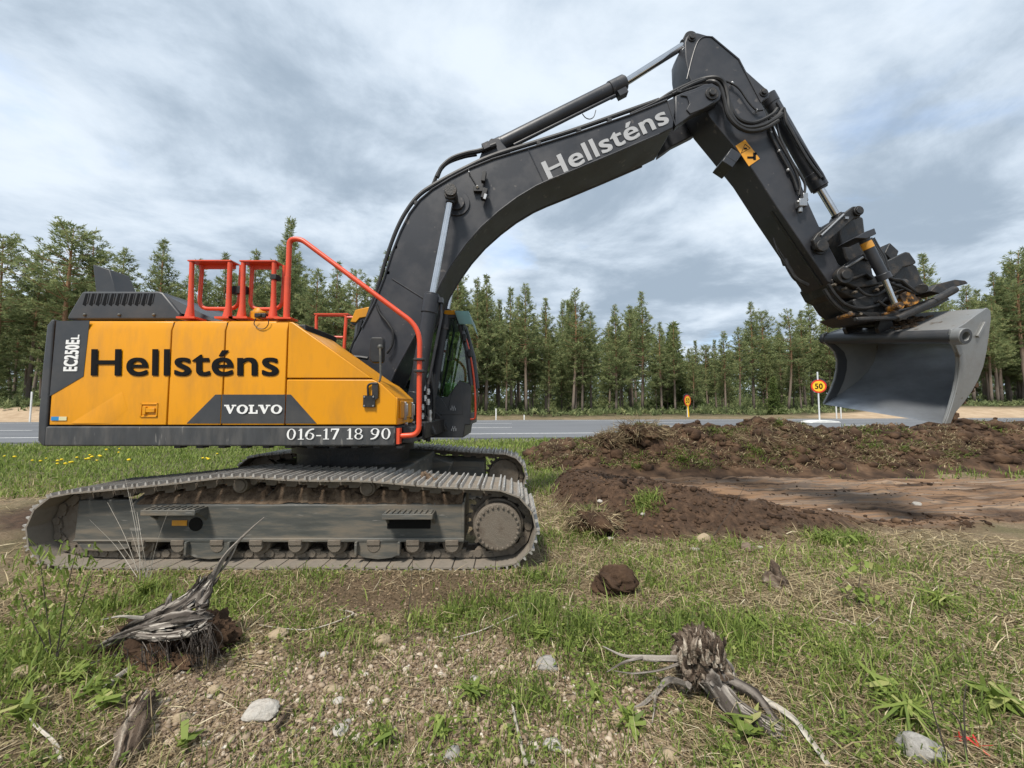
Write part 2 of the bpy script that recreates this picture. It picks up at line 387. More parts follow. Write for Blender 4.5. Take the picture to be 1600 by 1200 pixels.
BARE = [(-0.45, 1.95, 1.0, 0.42, 1.0), (0.3, 1.7, 0.5, 0.25, 0.8), (0.75, 2.1, 0.3, 0.18, 0.9), (-1.5, 1.95, 0.6, 0.28, 0.8), (-1.3, 2.95, 0.9, 0.32, 0.75), (-0.45, 2.4, 0.5, 0.25, 0.8)]
stony = sum(a * np.exp(-((fx - cx) / rx) ** 2 - ((fy - cy) / ry) ** 2) for cx, cy, rx, ry, a in BARE if cy < 2.5)
stony = sst(0.30, 0.85, stony + 1.1 * (fbm(fx * 3.5, fy * 3.5, 4, 63) - 0.5))
ground = npmesh("ground", V, F, ground_mat(), smooth=True, kind="structure", extra=dict(stony=stony, soil=sm, flat=flatm, lawn=lawn * (1 - sm), forest=forestm, sand=sandm * (1 - forestm * 0.3), verge=verge))

# soil berm beside the road
bx = np.arange(0.1, 42, 0.055); by = np.arange(8.3, 13.6, 0.05)
bx = bx[bx < 20]; bx = np.concatenate([bx, np.arange(20, 44, 0.25)])
QX, QY = np.meshgrid(bx, by); bz = berm_h(QX, QY) + ground_h(QX, QY) * 0.6
VB = np.stack([QX, QY, bz], -1).reshape(-1, 3); J = np.arange(len(bx) * len(by)).reshape(len(by), len(bx))
FB = np.stack([J[:-1, :-1], J[:-1, 1:], J[1:, 1:], J[1:, :-1]], -1).reshape(-1, 4)
M_soil = mat("turned_soil", (0.06, 0.036, 0.022), 0.95, ramp=[(0.28, (0.018, 0.0115, 0.008)), (0.5, (0.066, 0.040, 0.025)), (0.66, (0.12, 0.073, 0.044)), (0.8, (0.18, 0.125, 0.082))], vscale=3.2, bump=1.0, bscale=22, spec=0.2)
berm = npmesh("soil_berm", VB, FB, M_soil, smooth=True, kind="structure")
def berm_top(x, y): return berm_h(x, y) + ground_h(x, y) * 0.6

# road
M_asph = mat("asphalt", (0.13, 0.137, 0.15), 0.8, var=0.14, vscale=0.35, bump=0.25, bscale=90, stretch=(0.25, 1.4, 1), dirt=(0.19, 0.195, 0.20), dirt_amt=0.5, dscale=0.7)
M_line = mat("road_paint", (0.72, 0.72, 0.70), 0.6, var=0.1, dirt=(0.2, 0.2, 0.2), dirt_amt=0.6, dscale=8)
rx = np.concatenate([np.arange(-260, -60, 10), np.arange(-60, 90, 2.5), np.arange(90, 420, 10)])
def road_z(x, t): return 0.10 + 0.30 * t + 0.06 * np.sin(np.pi * t)
def strip(name, t0, t1, dz, m, x0=-260, x1=410, thick=0.16, parent=None):
    b = MB(); xs = rx[(rx >= x0 - 1e-6) & (rx <= x1 + 1e-6)]
    if len(xs) < 2: xs = np.array([x0, x1])
    ts = np.linspace(t0, t1, 9 if t1 - t0 > 0.3 else 2); vs = []; w = len(ts)
    for x in xs:
        for t in ts: vs.append((x, road_near(x) + t * 13.5, road_z(x, t) + dz))
    fs = [[i * w + j, i * w + j + 1, (i + 1) * w + j + 1, (i + 1) * w + j] for i in range(len(xs) - 1) for j in range(w - 1)]
    nb = len(vs)
    for x in xs:
        vs.append((x, road_near(x) + t0 * 13.5, road_z(x, t0) + dz - thick)); vs.append((x, road_near(x) + t1 * 13.5, road_z(x, t1) + dz - thick))
    for i in range(len(xs) - 1):
        fs.append([i * w, (i + 1) * w, nb + 2 * i + 2, nb + 2 * i]); fs.append([i * w + w - 1, nb + 2 * i + 1, nb + 2 * i + 3, (i + 1) * w + w - 1])
    b.add(vs, fs); return b.build(name, m, parent, smooth=30)
road = tag(strip("road", 0, 1, 0, M_asph), kind="structure")
for t in (0.12, 0.885): strip("edge_line", t, t + 0.009, 0.005, M_line, thick=0.003, parent=road)
for k in range(-6, 12):
    x0 = k * 12.0 - 3
    for t in (0.38, 0.635):
        b = MB(); p = lambda x, tt: (x, road_near(x) + tt * 13.5, road_z(x, tt) + 0.006)
        b.add([p(x0, t), p(x0 + 3, t), p(x0 + 3, t + 0.010), p(x0, t + 0.010)], [[0, 1, 2, 3]]); b.build("lane_dash", M_line, road, smooth=0)

# ------------------------------------------------------------------ forest
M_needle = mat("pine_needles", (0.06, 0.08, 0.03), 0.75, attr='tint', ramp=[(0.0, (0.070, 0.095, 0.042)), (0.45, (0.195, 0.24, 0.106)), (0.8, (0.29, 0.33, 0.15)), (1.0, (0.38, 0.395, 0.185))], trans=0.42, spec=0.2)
M_needle_pale = mat("young_needles", (0.1, 0.13, 0.04), 0.75, attr='tint', ramp=[(0.0, (0.035, 0.06, 0.018)), (0.5, (0.095, 0.14, 0.04)), (1.0, (0.19, 0.23, 0.075))], trans=0.3, spec=0.2)
M_bark = mat("pine_bark", (0.2, 0.15, 0.1), 0.9, attr='tint', ramp=[(0.0, (0.16, 0.135, 0.115)), (0.3, (0.20, 0.155, 0.12)), (0.55, (0.30, 0.175, 0.10)), (1.0, (0.30, 0.165, 0.085))], bump=0.6, bscale=12, spec=0.2)
def tri_leaves(C, D, K, ln, wd, spread, up, r):
    """K thin triangles round every centre C, leaning along D"""
    n = len(C); c = np.repeat(C, K, 0); d = np.repeat(D, K, 0) + r.normal(0, spread, (n * K, 3)) + np.array([0, 0, up])
    d /= np.linalg.norm(d, axis=1, keepdims=True) + 1e-9
    s = np.cross(d, r.normal(0, 1, (n * K, 3))); s /= np.linalg.norm(s, axis=1, keepdims=True) + 1e-9
    l_ = ln * r.uniform(0.6, 1.25, (n * K, 1)); w_ = wd * r.uniform(0.7, 1.3, (n * K, 1))
    c = c + r.normal(0, ln * 0.22, (n * K, 3))
    P = np.stack([c - s * w_ / 2, c + s * w_ / 2, c + d * l_], 1).reshape(-1, 3)
    return P, np.arange(n * K * 3).reshape(-1, 3)
def pine_mesh(idx, H, cb, Lmax, top, dens, seed, droop=0.1, spruce=False, K=9):
    r = np.random.default_rng(seed); tv = MB(); tt = []
    bend = r.normal(0, 0.012 * H, 2); k = 9; pts = []; rad = []
    for i in range(k + 1):
        f = i / k; pts.append(Vector((bend[0] * math.sin(f * 3), bend[1] * math.sin(f * 2.3), f * H))); rad.append(0.011 * H * (1 - f) ** 0.8 + 0.012)
    def trunk_at(f):
        i = min(int(f * k), k - 1); return pts[i].lerp(pts[i + 1], f * k - i)
    tv.tube(pts, rad, 7)
    C = []; D = []; T = []
    z = cb * H; 
    while z < H - 0.15:
        t = (z - cb * H) / (H - cb * H); nb = r.integers(4, 6) if not spruce else r.integers(5, 8)
        prof = (1 - t) ** top * (0.55 + 0.45 * min(1, t * 4 + 0.15)) if not spruce else (1 - t)
        a0 = r.uniform(0, 6.28)
        for q in range(nb):
            if r.random() > dens: continue
            Lb = max(0.22, Lmax * prof * r.uniform(0.55, 1.15)); az = a0 + q * 6.283 / nb + r.normal(0, 0.3)
            el = (0.05 + 0.75 * t - droop + r.normal(0, 0.12)) if not spruce else (-0.15 + 0.4 * t)
            d = Vector((math.cos(az) * math.cos(el), math.sin(az) * math.cos(el), math.sin(el))); p0 = trunk_at(z / H)
            curve = 0.18 * Lb
            P = [p0 + d * Lb * s + Vector((0, 0, curve * s * s)) for s in (0, 0.5, 1.0)]
            if Lb > 0.7: tv.tube(P, [0.012 + 0.012 * Lb, 0.008 + 0.007 * Lb, 0.006], 3, caps=False)
            nc = max(2, int(Lb * 6.5)); side = d.cross(Vector((0, 0, 1)))
            for c_ in range(nc):
                s = 0.30 + 0.70 * (c_ + r.random()) / nc if not spruce else 0.1 + 0.9 * (c_ + r.random()) / nc
                w = (1.05 - s) * Lb * 0.5 + 0.10
                off = side * r.normal(0, w * 0.55) + Vector((0, 0, r.normal(0.03, 0.10) if not spruce else r.normal(-0.05, 0.06)))
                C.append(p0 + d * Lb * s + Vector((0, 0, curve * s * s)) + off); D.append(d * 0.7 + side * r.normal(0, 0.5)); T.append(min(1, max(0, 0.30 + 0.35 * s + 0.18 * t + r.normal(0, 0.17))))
        z += r.uniform(0.26, 0.44) * (H / 15) ** 0.5
    for j in range(int(10 * cb * 2)):              # dead lower branches
        f = r.uniform(0.12, cb); az = r.uniform(0, 6.28); Lb = r.uniform(0.5, 1.5); p0 = trunk_at(f)
        tv.tube([p0, p0 + Vector((math.cos(az) * Lb, math.sin(az) * Lb, r.normal(0.05, 0.2)))], [0.018, 0.005], 3, caps=False)
    C = np.array([tuple(c) for c in C]); D = np.array([tuple(d) for d in D]); T = np.array(T)
    P, Fc = tri_leaves(C, D, K, 0.30, 0.075, 0.55, 0.12 if not spruce else -0.05, r)
    me_t = bpy.data.meshes.new("pine_trunk"); me_t.from_pydata(tv.v, [], tv.f)
    a_ = me_t.attributes.new('tint', 'FLOAT', 'POINT'); a_.data.foreach_set('value', np.array([v[2] / H for v in tv.v], np.float32)); me_t.materials.append(M_bark)
    me_t.polygons.foreach_set('use_smooth', [True] * len(me_t.polygons))
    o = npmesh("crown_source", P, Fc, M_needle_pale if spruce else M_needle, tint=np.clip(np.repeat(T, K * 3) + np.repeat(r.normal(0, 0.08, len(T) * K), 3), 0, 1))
    me_c = o.data; bpy.data.objects.remove(o); me_c.name = "pine_crown"
    return me_t, me_c, H
PINES = [pine_mesh(0, 15, 0.40, 2.9, 0.75, 0.80, 11), pine_mesh(1, 15, 0.30, 2.8, 0.95, 0.85, 12), pine_mesh(2, 15, 0.46, 3.1, 0.60, 0.72, 13),
         pine_mesh(3, 15, 0.25, 2.9, 1.05, 0.9, 14), pine_mesh(4, 15, 0.48, 3.4, 0.5, 0.65, 15, 0.05), pine_mesh(5, 15, 0.34, 2.5, 0.85, 0.85, 16),
         pine_mesh(6, 15, 0.22, 3.2, 0.9, 0.92, 17), pine_mesh(7, 15, 0.12, 3.0, 1.1, 0.95, 18)]
SPRUCE = pine_mesh(8, 6, 0.03, 1.6, 1.0, 0.97, 19, spruce=True)
def plant_tree(name, src, x, y, height, rot, label, group=None, cat="tree", wid=1.0):
    me_t, me_c, H = src; s = height / H; z = gh(x, y) - 0.05
    e = empty(name, (x, y, z)); e.rotation_euler = (0, 0, rot); e.scale = (s * wid * 1.1, s * wid * 1.1, s)
    tag(e, label, cat, group)
    for nm, me in (("trunk", me_t), ("crown", me_c)):
        o = bpy.data.objects.new(nm, me); COL.objects.link(o); o.parent = e
    return e
SKY = [(-40, 400), (8, 374), (60, 392), (112, 361), (150, 378), (200, 394), (258, 380), (310, 408), (352, 398), (400, 396), (456, 350), (500, 425), (530, 412), (560, 430), (606, 396), (650, 430), (718, 414), (760, 434), (800, 455), (822, 447), (852, 468), (893, 457), (922, 490), (960, 478), (1000, 458), (1052, 505), (1085, 535), (1130, 520), (1172, 474), (1225, 488), (1262, 470), (1290, 480), (1350, 430), (1440, 402), (1470, 455), (1510, 450), (1550, 428), (1590, 394), (1650, 380), (1720, 400)]
REG = [(285, "left of the orange guard rails"), (480, "behind the orange guard rails and handrail"), (690, "behind the boom foot and cab"), (850, "just right of the cab"), (1080, "between the cab and the farther speed sign"), (1275, "between the two speed signs"), (1420, "behind the arm and bucket"), (9999, "right of the bucket")]
def region(px): return next(t for lim, t in REG if px < lim)
ORD = ["first", "second", "third", "fourth", "fifth", "sixth", "seventh", "eighth", "ninth", "tenth", "eleventh", "twelfth"]
def EDGE(px): return ORD[[q for q, _ in SKY if region(q) == region(px) and q not in NAMED].index(px)] + " edge pine from the left among those " + region(px), "forest edge pines " + region(px)
def DEEP(px): return "pine deeper in the forest " + region(px), "deeper forest pines " + region(px)
sx = [a for a, b in SKY]; sy = [b for a, b in SKY]
def edge_y(x): return road_far(x) + np.interp(x, [-60, -30, -10, 10, 30, 60], [7.5, 8.5, 10, 11, 11, 12])
r = np.random.default_rng(5); placed = []
NAMED = {112: "tall leaning pine with spreading crown left of the exhaust stack", 456: "tall dark pine rising behind the curved orange handrail", 606: "pine top showing just left of the grey boom", 718: "bushy pine right beside the curve of the boom", 893: "tall pine with pointed crown left of the forest's lowest dip", 1000: "tallest pine between the cab and the farther speed sign", 1172: "tall pine standing left of the nearer speed sign", 1440: "pine rising directly behind the tiltrotator", 1590: "tall pine at the right end of the forest", 8: "tall pine at the left end of the forest"}
for i, (px, py) in enumerate(SKY):
    Y = 0
    for it in range(4):
        X = (px - 800) / FPX * (Y or 40); Y = float(edge_y(X)) + (1.0 if i % 2 else 3.5)
    p = at(px, py, Y); ht = p.z - gh(p.x, Y)
    src = PINES[[4, 0, 2, 4, 2, 0, 5, 1, 0, 5, 3, 1][i % 12]] if px < 300 else PINES[[1, 5, 3, 0, 1, 2, 5, 6][i % 8]]
    if px in (112, 8): src = PINES[4]
    placed.append((p.x, Y))
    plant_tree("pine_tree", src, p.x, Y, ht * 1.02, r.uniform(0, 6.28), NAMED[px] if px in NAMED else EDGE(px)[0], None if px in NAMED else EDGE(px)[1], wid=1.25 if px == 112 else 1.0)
cnt = 0
while cnt < 250:
    u = r.uniform(-1.50, 1.50); dep = r.choice([r.uniform(0, 6), r.uniform(2, 18), r.uniform(12, 40)], p=[0.34, 0.36, 0.30])
    Y = 40.0
    for it in range(3): Y = float(edge_y(u * Y)) + dep
    X = u * Y
    if any((X - a) ** 2 + (Y - b) ** 2 < (1.2 if dep < 8 else 2.0) ** 2 for a, b in placed): continue
    px = 800 + FPX * u; top = np.interp(px, sx, sy) + r.uniform(8, 75) * (1 if dep > 6 else 1.2) + 30 * float(sst(500, 250, px))
    ht = at(px, top, Y).z - gh(X, Y)
    if ht < 4: continue
    src = PINES[r.integers(0, 8)] if dep > 5 else PINES[r.choice([1, 3, 5, 6, 7, 0])]
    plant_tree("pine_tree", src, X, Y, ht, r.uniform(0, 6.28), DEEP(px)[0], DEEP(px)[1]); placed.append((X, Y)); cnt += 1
for px, py, dep, lab in ((1208, 588, -1.2, "small bright green spruce beside the nearer speed sign"), (1052, 505, 5.0, None), (345, 560, 0, None)):
    Y = 42.0
    for it in range(3): Y = float(edge_y((px - 800) / FPX * Y)) + dep
    p = at(px, py, Y)
    plant_tree("spruce_tree", SPRUCE, p.x, Y, p.z - gh(p.x, Y), 1.0, lab or ("pale green spruce top in the dip of the forest skyline" if px > 900 else "young spruce behind the orange guard rails"), None)
# undergrowth at the forest edge: bilberry, heather and brush nobody could count
n = 6500; X = r.uniform(-75, 100, n); Y = edge_y(X) + r.uniform(-3.0, 14, n) ** 1.0
X2 = r.uniform(-75, 100, n * 2); Y2 = edge_y(X2) + r.uniform(8, 45, n * 2)
hh = np.concatenate([r.uniform(0.15, 0.7, n) * (0.4 + fbm(X * 0.15, Y * 0.3, 3, 71)), r.uniform(0.3, 2.2, n * 2)]); X = np.concatenate([X, X2]); Y = np.concatenate([Y, Y2])
C = np.stack([X, Y, ground_h(X, Y) + hh * r.uniform(0.2, 1.0, len(X))], -1)
P, Fc = tri_leaves(C, np.tile([0, 0, 0.6], (len(C), 1)), 7, 0.42, 0.14, 0.7, 0.2, r)
_U = ('undergrowth')
npmesh("undergrowth", P, Fc, M_needle, tint=np.clip(np.repeat(r.normal(0.55, 0.2, len(C)), 21), 0, 1), kind="stuff")

# the wood farther back, read as one mass
n = 30000; X = r.uniform(-170, 190, n); Y = edge_y(np.clip(X, -60, 60)) + r.uniform(38, 95, n)
ptop = np.interp(800 + FPX * X / Y, sx, sy); hmax = np.clip((600 - (ptop + 34 + 40 * sst(500, 200, 800 + FPX * X / Y))) / FPX + math.tan(PITCH), 0.06, 1) * Y + CAM_H - ground_h(X, Y)
hz = r.uniform(0, 1, n) ** 1.1 * hmax * (0.72 + 0.28 * fbm(X * 0.35, Y * 0.1, 2, 81))
C = np.stack([X, Y, ground_h(X, Y) + hz], -1)
P, Fc = tri_leaves(C, np.tile([0, 0, 0.3], (len(C), 1)), 9, 1.0, 0.32, 0.8, 0.2, r)
npmesh("far_wood", P, Fc, M_needle, tint=np.clip(np.repeat(r.normal(0.4, 0.18, len(C)), 27), 0, 1), kind="stuff")
# ================================================================== excavator
M_yellow = mat("yellow_paint", (0.68, 0.282, 0.003), 0.33, var=0.04, vscale=2, dirt=(0.36, 0.17, 0.03), dirt_amt=0.5, dscale=2.6, spec=0.4, stretch=(1.6, 1, 0.5))
M_dark = mat("anthracite_paint", (0.040, 0.043, 0.048), 0.42, var=0.12, vscale=3, dirt=(0.11, 0.10, 0.09), dirt_amt=0.35, dscale=2.6)
M_boom = mat("boom_paint", (0.024, 0.026, 0.032), 0.36, var=0.2, vscale=1.5, dirt=(0.062, 0.060, 0.064), dirt_amt=0.6, dscale=2.2, dirt_lo=0.42, dirt_hi=0.75, bump=0.03, bscale=200, chips=(0.11, 0.10, 0.095), chip_scale=9)
M_skirt = mat("scuffed_skirt", (0.045, 0.048, 0.052), 0.55, var=0.2, vscale=5, dirt=(0.14, 0.13, 0.12), dirt_amt=0.5, dscale=3, stretch=(3, 3, 0.6), chips=(0.17, 0.165, 0.155), chip_scale=7)
M_black = mat("black_rubber", (0.012, 0.012, 0.013), 0.5, var=0.2, dirt=(0.06, 0.055, 0.05), dirt_amt=0.3, dscale=9)
M_grime = mat("greasy_black_steel", (0.016, 0.0155, 0.0155), 0.45, var=0.35, vscale=9, dirt=(0.075, 0.058, 0.043), dirt_amt=0.75, dscale=9, dirt_lo=0.52, dirt_hi=0.72, bump=0.25, bscale=50)
M_red = mat("signal_red_paint", (0.70, 0.075, 0.026), 0.38, var=0.06, dirt=(0.30, 0.06, 0.03), dirt_amt=0.3, dscale=8)
M_track = mat("dusty_track_steel", (0.165, 0.138, 0.108), 0.7, var=0.25, vscale=7, dirt=(0.075, 0.055, 0.04), dirt_amt=0.85, dscale=7, bump=0.3, bscale=80)
M_shoe = mat("dusty_shoe_steel", (0.235, 0.205, 0.168), 0.7, var=0.25, vscale=6, dirt=(0.13, 0.095, 0.066), dirt_amt=0.85, dscale=6, bump=0.2, bscale=80)
M_worn = mat("worn_grouser_steel", (0.50, 0.48, 0.45), 0.45, metal=0.4, var=0.25, vscale=20, dirt=(0.15, 0.105, 0.07), dirt_amt=0.7, dscale=12)
M_frame = mat("dusty_track_frame", (0.085, 0.087, 0.080), 0.55, var=0.3, vscale=5, dirt=(0.20, 0.155, 0.105), dirt_amt=0.75, dscale=5, stretch=(0.35, 1, 2.5), chips=(0.22, 0.21, 0.19), chip_scale=11, bump=0.1, bscale=60)
M_chrome = mat("chrome_rod", (0.62, 0.62, 0.63), 0.12, metal=1.0, var=0.06, dirt=(0.2, 0.19, 0.18), dirt_amt=0.3, dscale=12)
M_steel = mat("bare_fitting_steel", (0.42, 0.42, 0.42), 0.35, metal=0.9, var=0.15)
M_white = mat("white_lettering", (0.80, 0.80, 0.79), 0.5, var=0.03)
M_grey_letter = mat("grey_lettering", (0.42, 0.425, 0.435), 0.5, var=0.04, dirt=(0.25, 0.25, 0.25), dirt_amt=0.3, dscale=6)
M_ink = mat("black_letters_and_hollows", (0.005, 0.005, 0.0055), 0.55, var=0.05, spec=0.15)  # also the black put in for dark hollows and openings
M_sticker = mat("amber_sticker", (0.70, 0.31, 0.02), 0.45, var=0.06, dirt=(0.3, 0.2, 0.1), dirt_amt=0.4, dscale=10)
M_blue = mat("blue_sticker", (0.02, 0.22, 0.50), 0.5, var=0.05)
M_cream = mat("cream_sticker", (0.62, 0.58, 0.35), 0.5, var=0.05)
M_bucket = mat("grey_bucket_steel", (0.26, 0.265, 0.262), 0.42, metal=0.35, var=0.18, vscale=2.5, dirt=(0.15, 0.13, 0.115), dirt_amt=0.55, dscale=2.5, bump=0.08, bscale=70, chips=(0.12, 0.09, 0.065), chip_scale=6)
M_polish = mat("scoured_bucket_steel", (0.38, 0.405, 0.44), 0.30, metal=0.72, var=0.25, vscale=3, dirt=(0.17, 0.175, 0.185), dirt_amt=0.7, dscale=2.5, stretch=(1, 0.5, 1), bump=0.05, bscale=60)
M_rototilt = mat("worn_orange_casting", (0.55, 0.24, 0.03), 0.5, var=0.2, vscale=10, dirt=(0.025, 0.02, 0.017), dirt_amt=0.97, dscale=11, dirt_lo=0.36, dirt_hi=0.5)
M_caked = mat("caked_soil", (0.13, 0.09, 0.06), 0.95, ramp=[(0.3, (0.06, 0.04, 0.026)), (0.55, (0.15, 0.105, 0.07)), (0.8, (0.24, 0.18, 0.125))], vscale=14, bump=1.0, bscale=35, spec=0.2)
M_interior = mat("cab_interior", (0.03, 0.031, 0.033), 0.7)
M_hivis = mat("green_seat_vest", (0.25, 0.42, 0.12), 0.8, var=0.2)
def glass_mat(name, col, alpha):
    m = bpy.data.materials.new(name); m.use_nodes = True; t = m.node_tree; n = t.nodes; n.remove(n['Principled BSDF'])
    tr = n.new('ShaderNodeBsdfTransparent'); tr.inputs[0].default_value = (*col, 1); gl = n.new('ShaderNodeBsdfGlossy'); gl.inputs['Roughness'].default_value = 0.03
    fr = n.new('ShaderNodeFresnel'); fr.inputs[0].default_value = 1.5; mx = n.new('ShaderNodeMath'); mx.operation = 'MULTIPLY_ADD'; mx.inputs[1].default_value = 1.0; mx.inputs[2].default_value = alpha
    ms = n.new('ShaderNodeMixShader'); l = t.links.new; l(fr.outputs[0], mx.inputs[0]); l(mx.outputs[0], ms.inputs[0]); l(tr.outputs[0], ms.inputs[1]); l(gl.outputs[0], ms.inputs[2]); l(ms.outputs[0], n['Material Output'].inputs[0]); return m
M_glass = glass_mat("tinted_cab_glass", (0.78, 0.87, 0.82), 0.04)
M_visor = mat("teal_visor_plastic", (0.42, 0.62, 0.60), 0.25, var=0.05, trans=0.6)
M_mirror = mat("mirror_glass", (0.35, 0.37, 0.4), 0.05, metal=1.0, var=0.02)

YT, YS, YC = 3.5, 3.65, 5.1
EX = empty("excavator", (-2.05, YC, 0))
tag(EX, "yellow and black tracked excavator with raised boom, orange handrails and wide grey bucket", "excavator")

FONT = {}
SQ = [(-1, -1), (-.33, -1), (.33, -1), (1, -1), (1, -.33), (1, .33), (1, 1), (.33, 1), (-.33, 1), (-1, 1), (-1, .33), (-1, -.33)]
def lettering(text, O, U, Vv, m, parent, name="lettering", bold=0.0, squeeze_offset=None):
    """flat letters: O lower left, U full width vector, Vv cap height vector"""
    cu = bpy.data.curves.new("txt", 'FONT'); cu.body = text; cu.size = 1.0; cu.space_character = 1.0 + 2.0 * bold; cu.resolution_u = 6
    ob = bpy.data.objects.new("txt", cu); COL.objects.link(ob); dg = bpy.context.evaluated_depsgraph_get(); dg.update()
    me = bpy.data.meshes.new_from_object(ob.evaluated_get(dg)); bpy.data.objects.remove(ob)
    co = np.empty(len(me.vertices) * 3, np.float32); me.vertices.foreach_get('co', co); co = co.reshape(-1, 3)
    x0, x1 = co[:, 0].min(), co[:, 0].max()
    h_ = text[0]; base = 0.0
    if bold not in FONT:
        cu.body = "H"; cu.space_character = 1.0; ob = bpy.data.objects.new("txt", cu); COL.objects.link(ob); dg = bpy.context.evaluated_depsgraph_get(); dg.update()
        m2 = bpy.data.meshes.new_from_object(ob.evaluated_get(dg)); bpy.data.objects.remove(ob); FONT[bold] = (min(v.co.y for v in m2.vertices), max(v.co.y for v in m2.vertices))
    lo, hi = FONT[bold]
    O, U, Vv = map(np.array, (O, U, Vv)); org = np.array(ORG[parent.name]); nv = np.cross(U, Vv); nv = nv / np.linalg.norm(nv)
    tri = [list(p.vertices) for p in me.polygons]; bpy.data.meshes.remove(me); k_ = 12 if bold else 1; Vs = []; Fs = []
    for k in range(k_):                                  # heavier strokes: the same outline laid round a small circle
        dx, dy = (bold * SQ[k][0], bold * 0.7 * SQ[k][1]) if bold else (0, 0); n0 = len(Vs) * len(co)
        Vs.append(O + np.outer((co[:, 0] + dx - x0 + bold) / (x1 - x0 + 2 * bold), U) + np.outer((co[:, 1] + dy - lo + 0.7 * bold) / (hi - lo + 1.4 * bold), Vv) - org + nv * 0.00025 * k); Fs += [[n0 + i for i in f] for f in tri]
    me = bpy.data.meshes.new(name); me.from_pydata(np.concatenate(Vs).tolist(), [], Fs); me.materials.append(m)
    o = bpy.data.objects.new(name, me); return link(o, parent, ORG[parent.name])
def glyphs(polys_by_char, text, O, U, Vv, m, parent, name, gap=0.12):
    """letters from own outlines (quads in unit boxes): for slab and serif faces"""
    x = 0; items = []
    for ch in text:
        w, quads = polys_by_char[ch]; items.append((x, quads)); x += w + gap
    tot = x - gap; b = MB(); O, U, Vv = Vector(O), Vector(U), Vector(Vv); nv = U.cross(Vv).normalized()
    for x0, quads in items:
        for i, q in enumerate(quads): b.add([O + nv * (0.0003 * i) + U * ((x0 + px_) / tot) + Vv * py_ for px_, py_ in q], [list(range(len(q)))])
    return b.build(name, m, parent, smooth=0)
def ringq(cx, cy, rx, ry, tx, ty, n=22, a0=0, a1=360):
    out = []
    for i in range(n):
        a, c = R(a0 + (a1 - a0) * i / n), R(a0 + (a1 - a0) * (i + 1) / n)
        out.append([(cx + rx * math.cos(a), cy + ry * math.sin(a)), (cx + rx * math.cos(c), cy + ry * math.sin(c)), (cx + (rx - tx) * math.cos(c), cy + (ry - ty) * math.sin(c)), (cx + (rx - tx) * math.cos(a), cy + (ry - ty) * math.sin(a))])
    return out
rect = lambda x0, y0, x1, y1: [(x0, y0), (x1, y0), (x1, y1), (x0, y1)]
SLAB = {'V': (1.35, [[(0.10, 1), (0.50, 1), (0.80, 0.30), (0.74, 0), (0.58, 0)], [(0.66, 0.0), (0.74, 0.0), (1.20, 1), (1.00, 1), (0.72, 0.32)], rect(0, 0.84, 0.56, 1), rect(0.84, 0.84, 1.35, 1)]),
        'O': (1.25, ringq(0.625, 0.5, 0.625, 0.52, 0.32, 0.16)), 'L': (1.0, [rect(0.14, 0.0, 0.44, 1), rect(0, 0.84, 0.6, 1), rect(0, 0, 1.0, 0.17), rect(0.8, 0.17, 1.0, 0.42)])}
SIX = ringq(0.32, 0.31, 0.32, 0.32, 0.14, 0.06) + ringq(0.58, 0.33, 0.58, 0.69, 0.17, 0.11, 14, 84, 184)
SERIF = {'0': (0.66, ringq(0.33, 0.5, 0.33, 0.51, 0.15, 0.06)), '1': (0.42, [rect(0.15, 0.05, 0.30, 1), rect(0, 0, 0.44, 0.07), [(0, 0.80), (0.15, 0.82), (0.30, 1), (0.22, 1)]]),
         '6': (0.64, SIX), '-': (0.36, [rect(0, 0.30, 0.36, 0.41)]),
         '7': (0.60, [rect(0, 0.87, 0.6, 1), rect(0, 0.72, 0.06, 0.9), [(0.42, 0.88), (0.6, 0.88), (0.28, 0), (0.12, 0)]]), '8': (0.62, ringq(0.31, 0.26, 0.31, 0.27, 0.13, 0.06) + ringq(0.31, 0.75, 0.26, 0.26, 0.11, 0.06)),
         '9': (0.64, [[(0.64 - x, 1 - y) for x, y in q] for q in SIX]), ' ': (0.28, [])}
def pxvec(a, b, Y): return at(*b, Y) - at(*a, Y)

# ------------------------------------------------------------------ undercarriage
TP = [(-3.93, 0.0), (-0.12, 0.0)]
def track_path():
    """closed outer line of the track in XZ: idler left, sprocket right, two carrier rollers on top"""
    ic, sc, rr = (-4.00, 0.363), (-0.13, 0.375), 0.385; pts = []
    for k in range(61): pts.append((-3.80 + (3.50) * k / 60, 0.0))
    for k in range(1, 26): a = R(-78 + (168) * k / 26); pts.append((sc[0] + rr * math.cos(a), sc[1] + 0.985 * rr * math.sin(a)))
    top = [(-0.13, 0.757), (-0.7, 0.785), (-1.32, 0.835), (-1.7, 0.838), (-2.0, 0.845), (-2.52, 0.87), (-3.0, 0.818), (-3.5, 0.768), (-3.95, 0.728)]
    pts += [(p.x, p.z) for p in bez([(a, 0, b) for a, b in top], 8)]
    for k in range(1, 26): a = R(92 + 162 * k / 26); pts.append((ic[0] + 0.378 * math.cos(a), ic[1] + 0.363 * math.sin(a)))
    pts.append((-3.95, 0.012)); return np.array(pts)
path = track_path(); seg = np.linalg.norm(np.diff(np.vstack([path, path[:1]]), axis=0), axis=1); cum = np.concatenate([[0], np.cumsum(seg)]); Ltot = cum[-1]
NSH = 52; PT = Ltot / NSH
def path_at(s):
    s = s % Ltot; c = np.vstack([path, path[:1]]); return np.array([np.interp(s, cum, c[:, 0]), np.interp(s, cum, c[:, 1])])
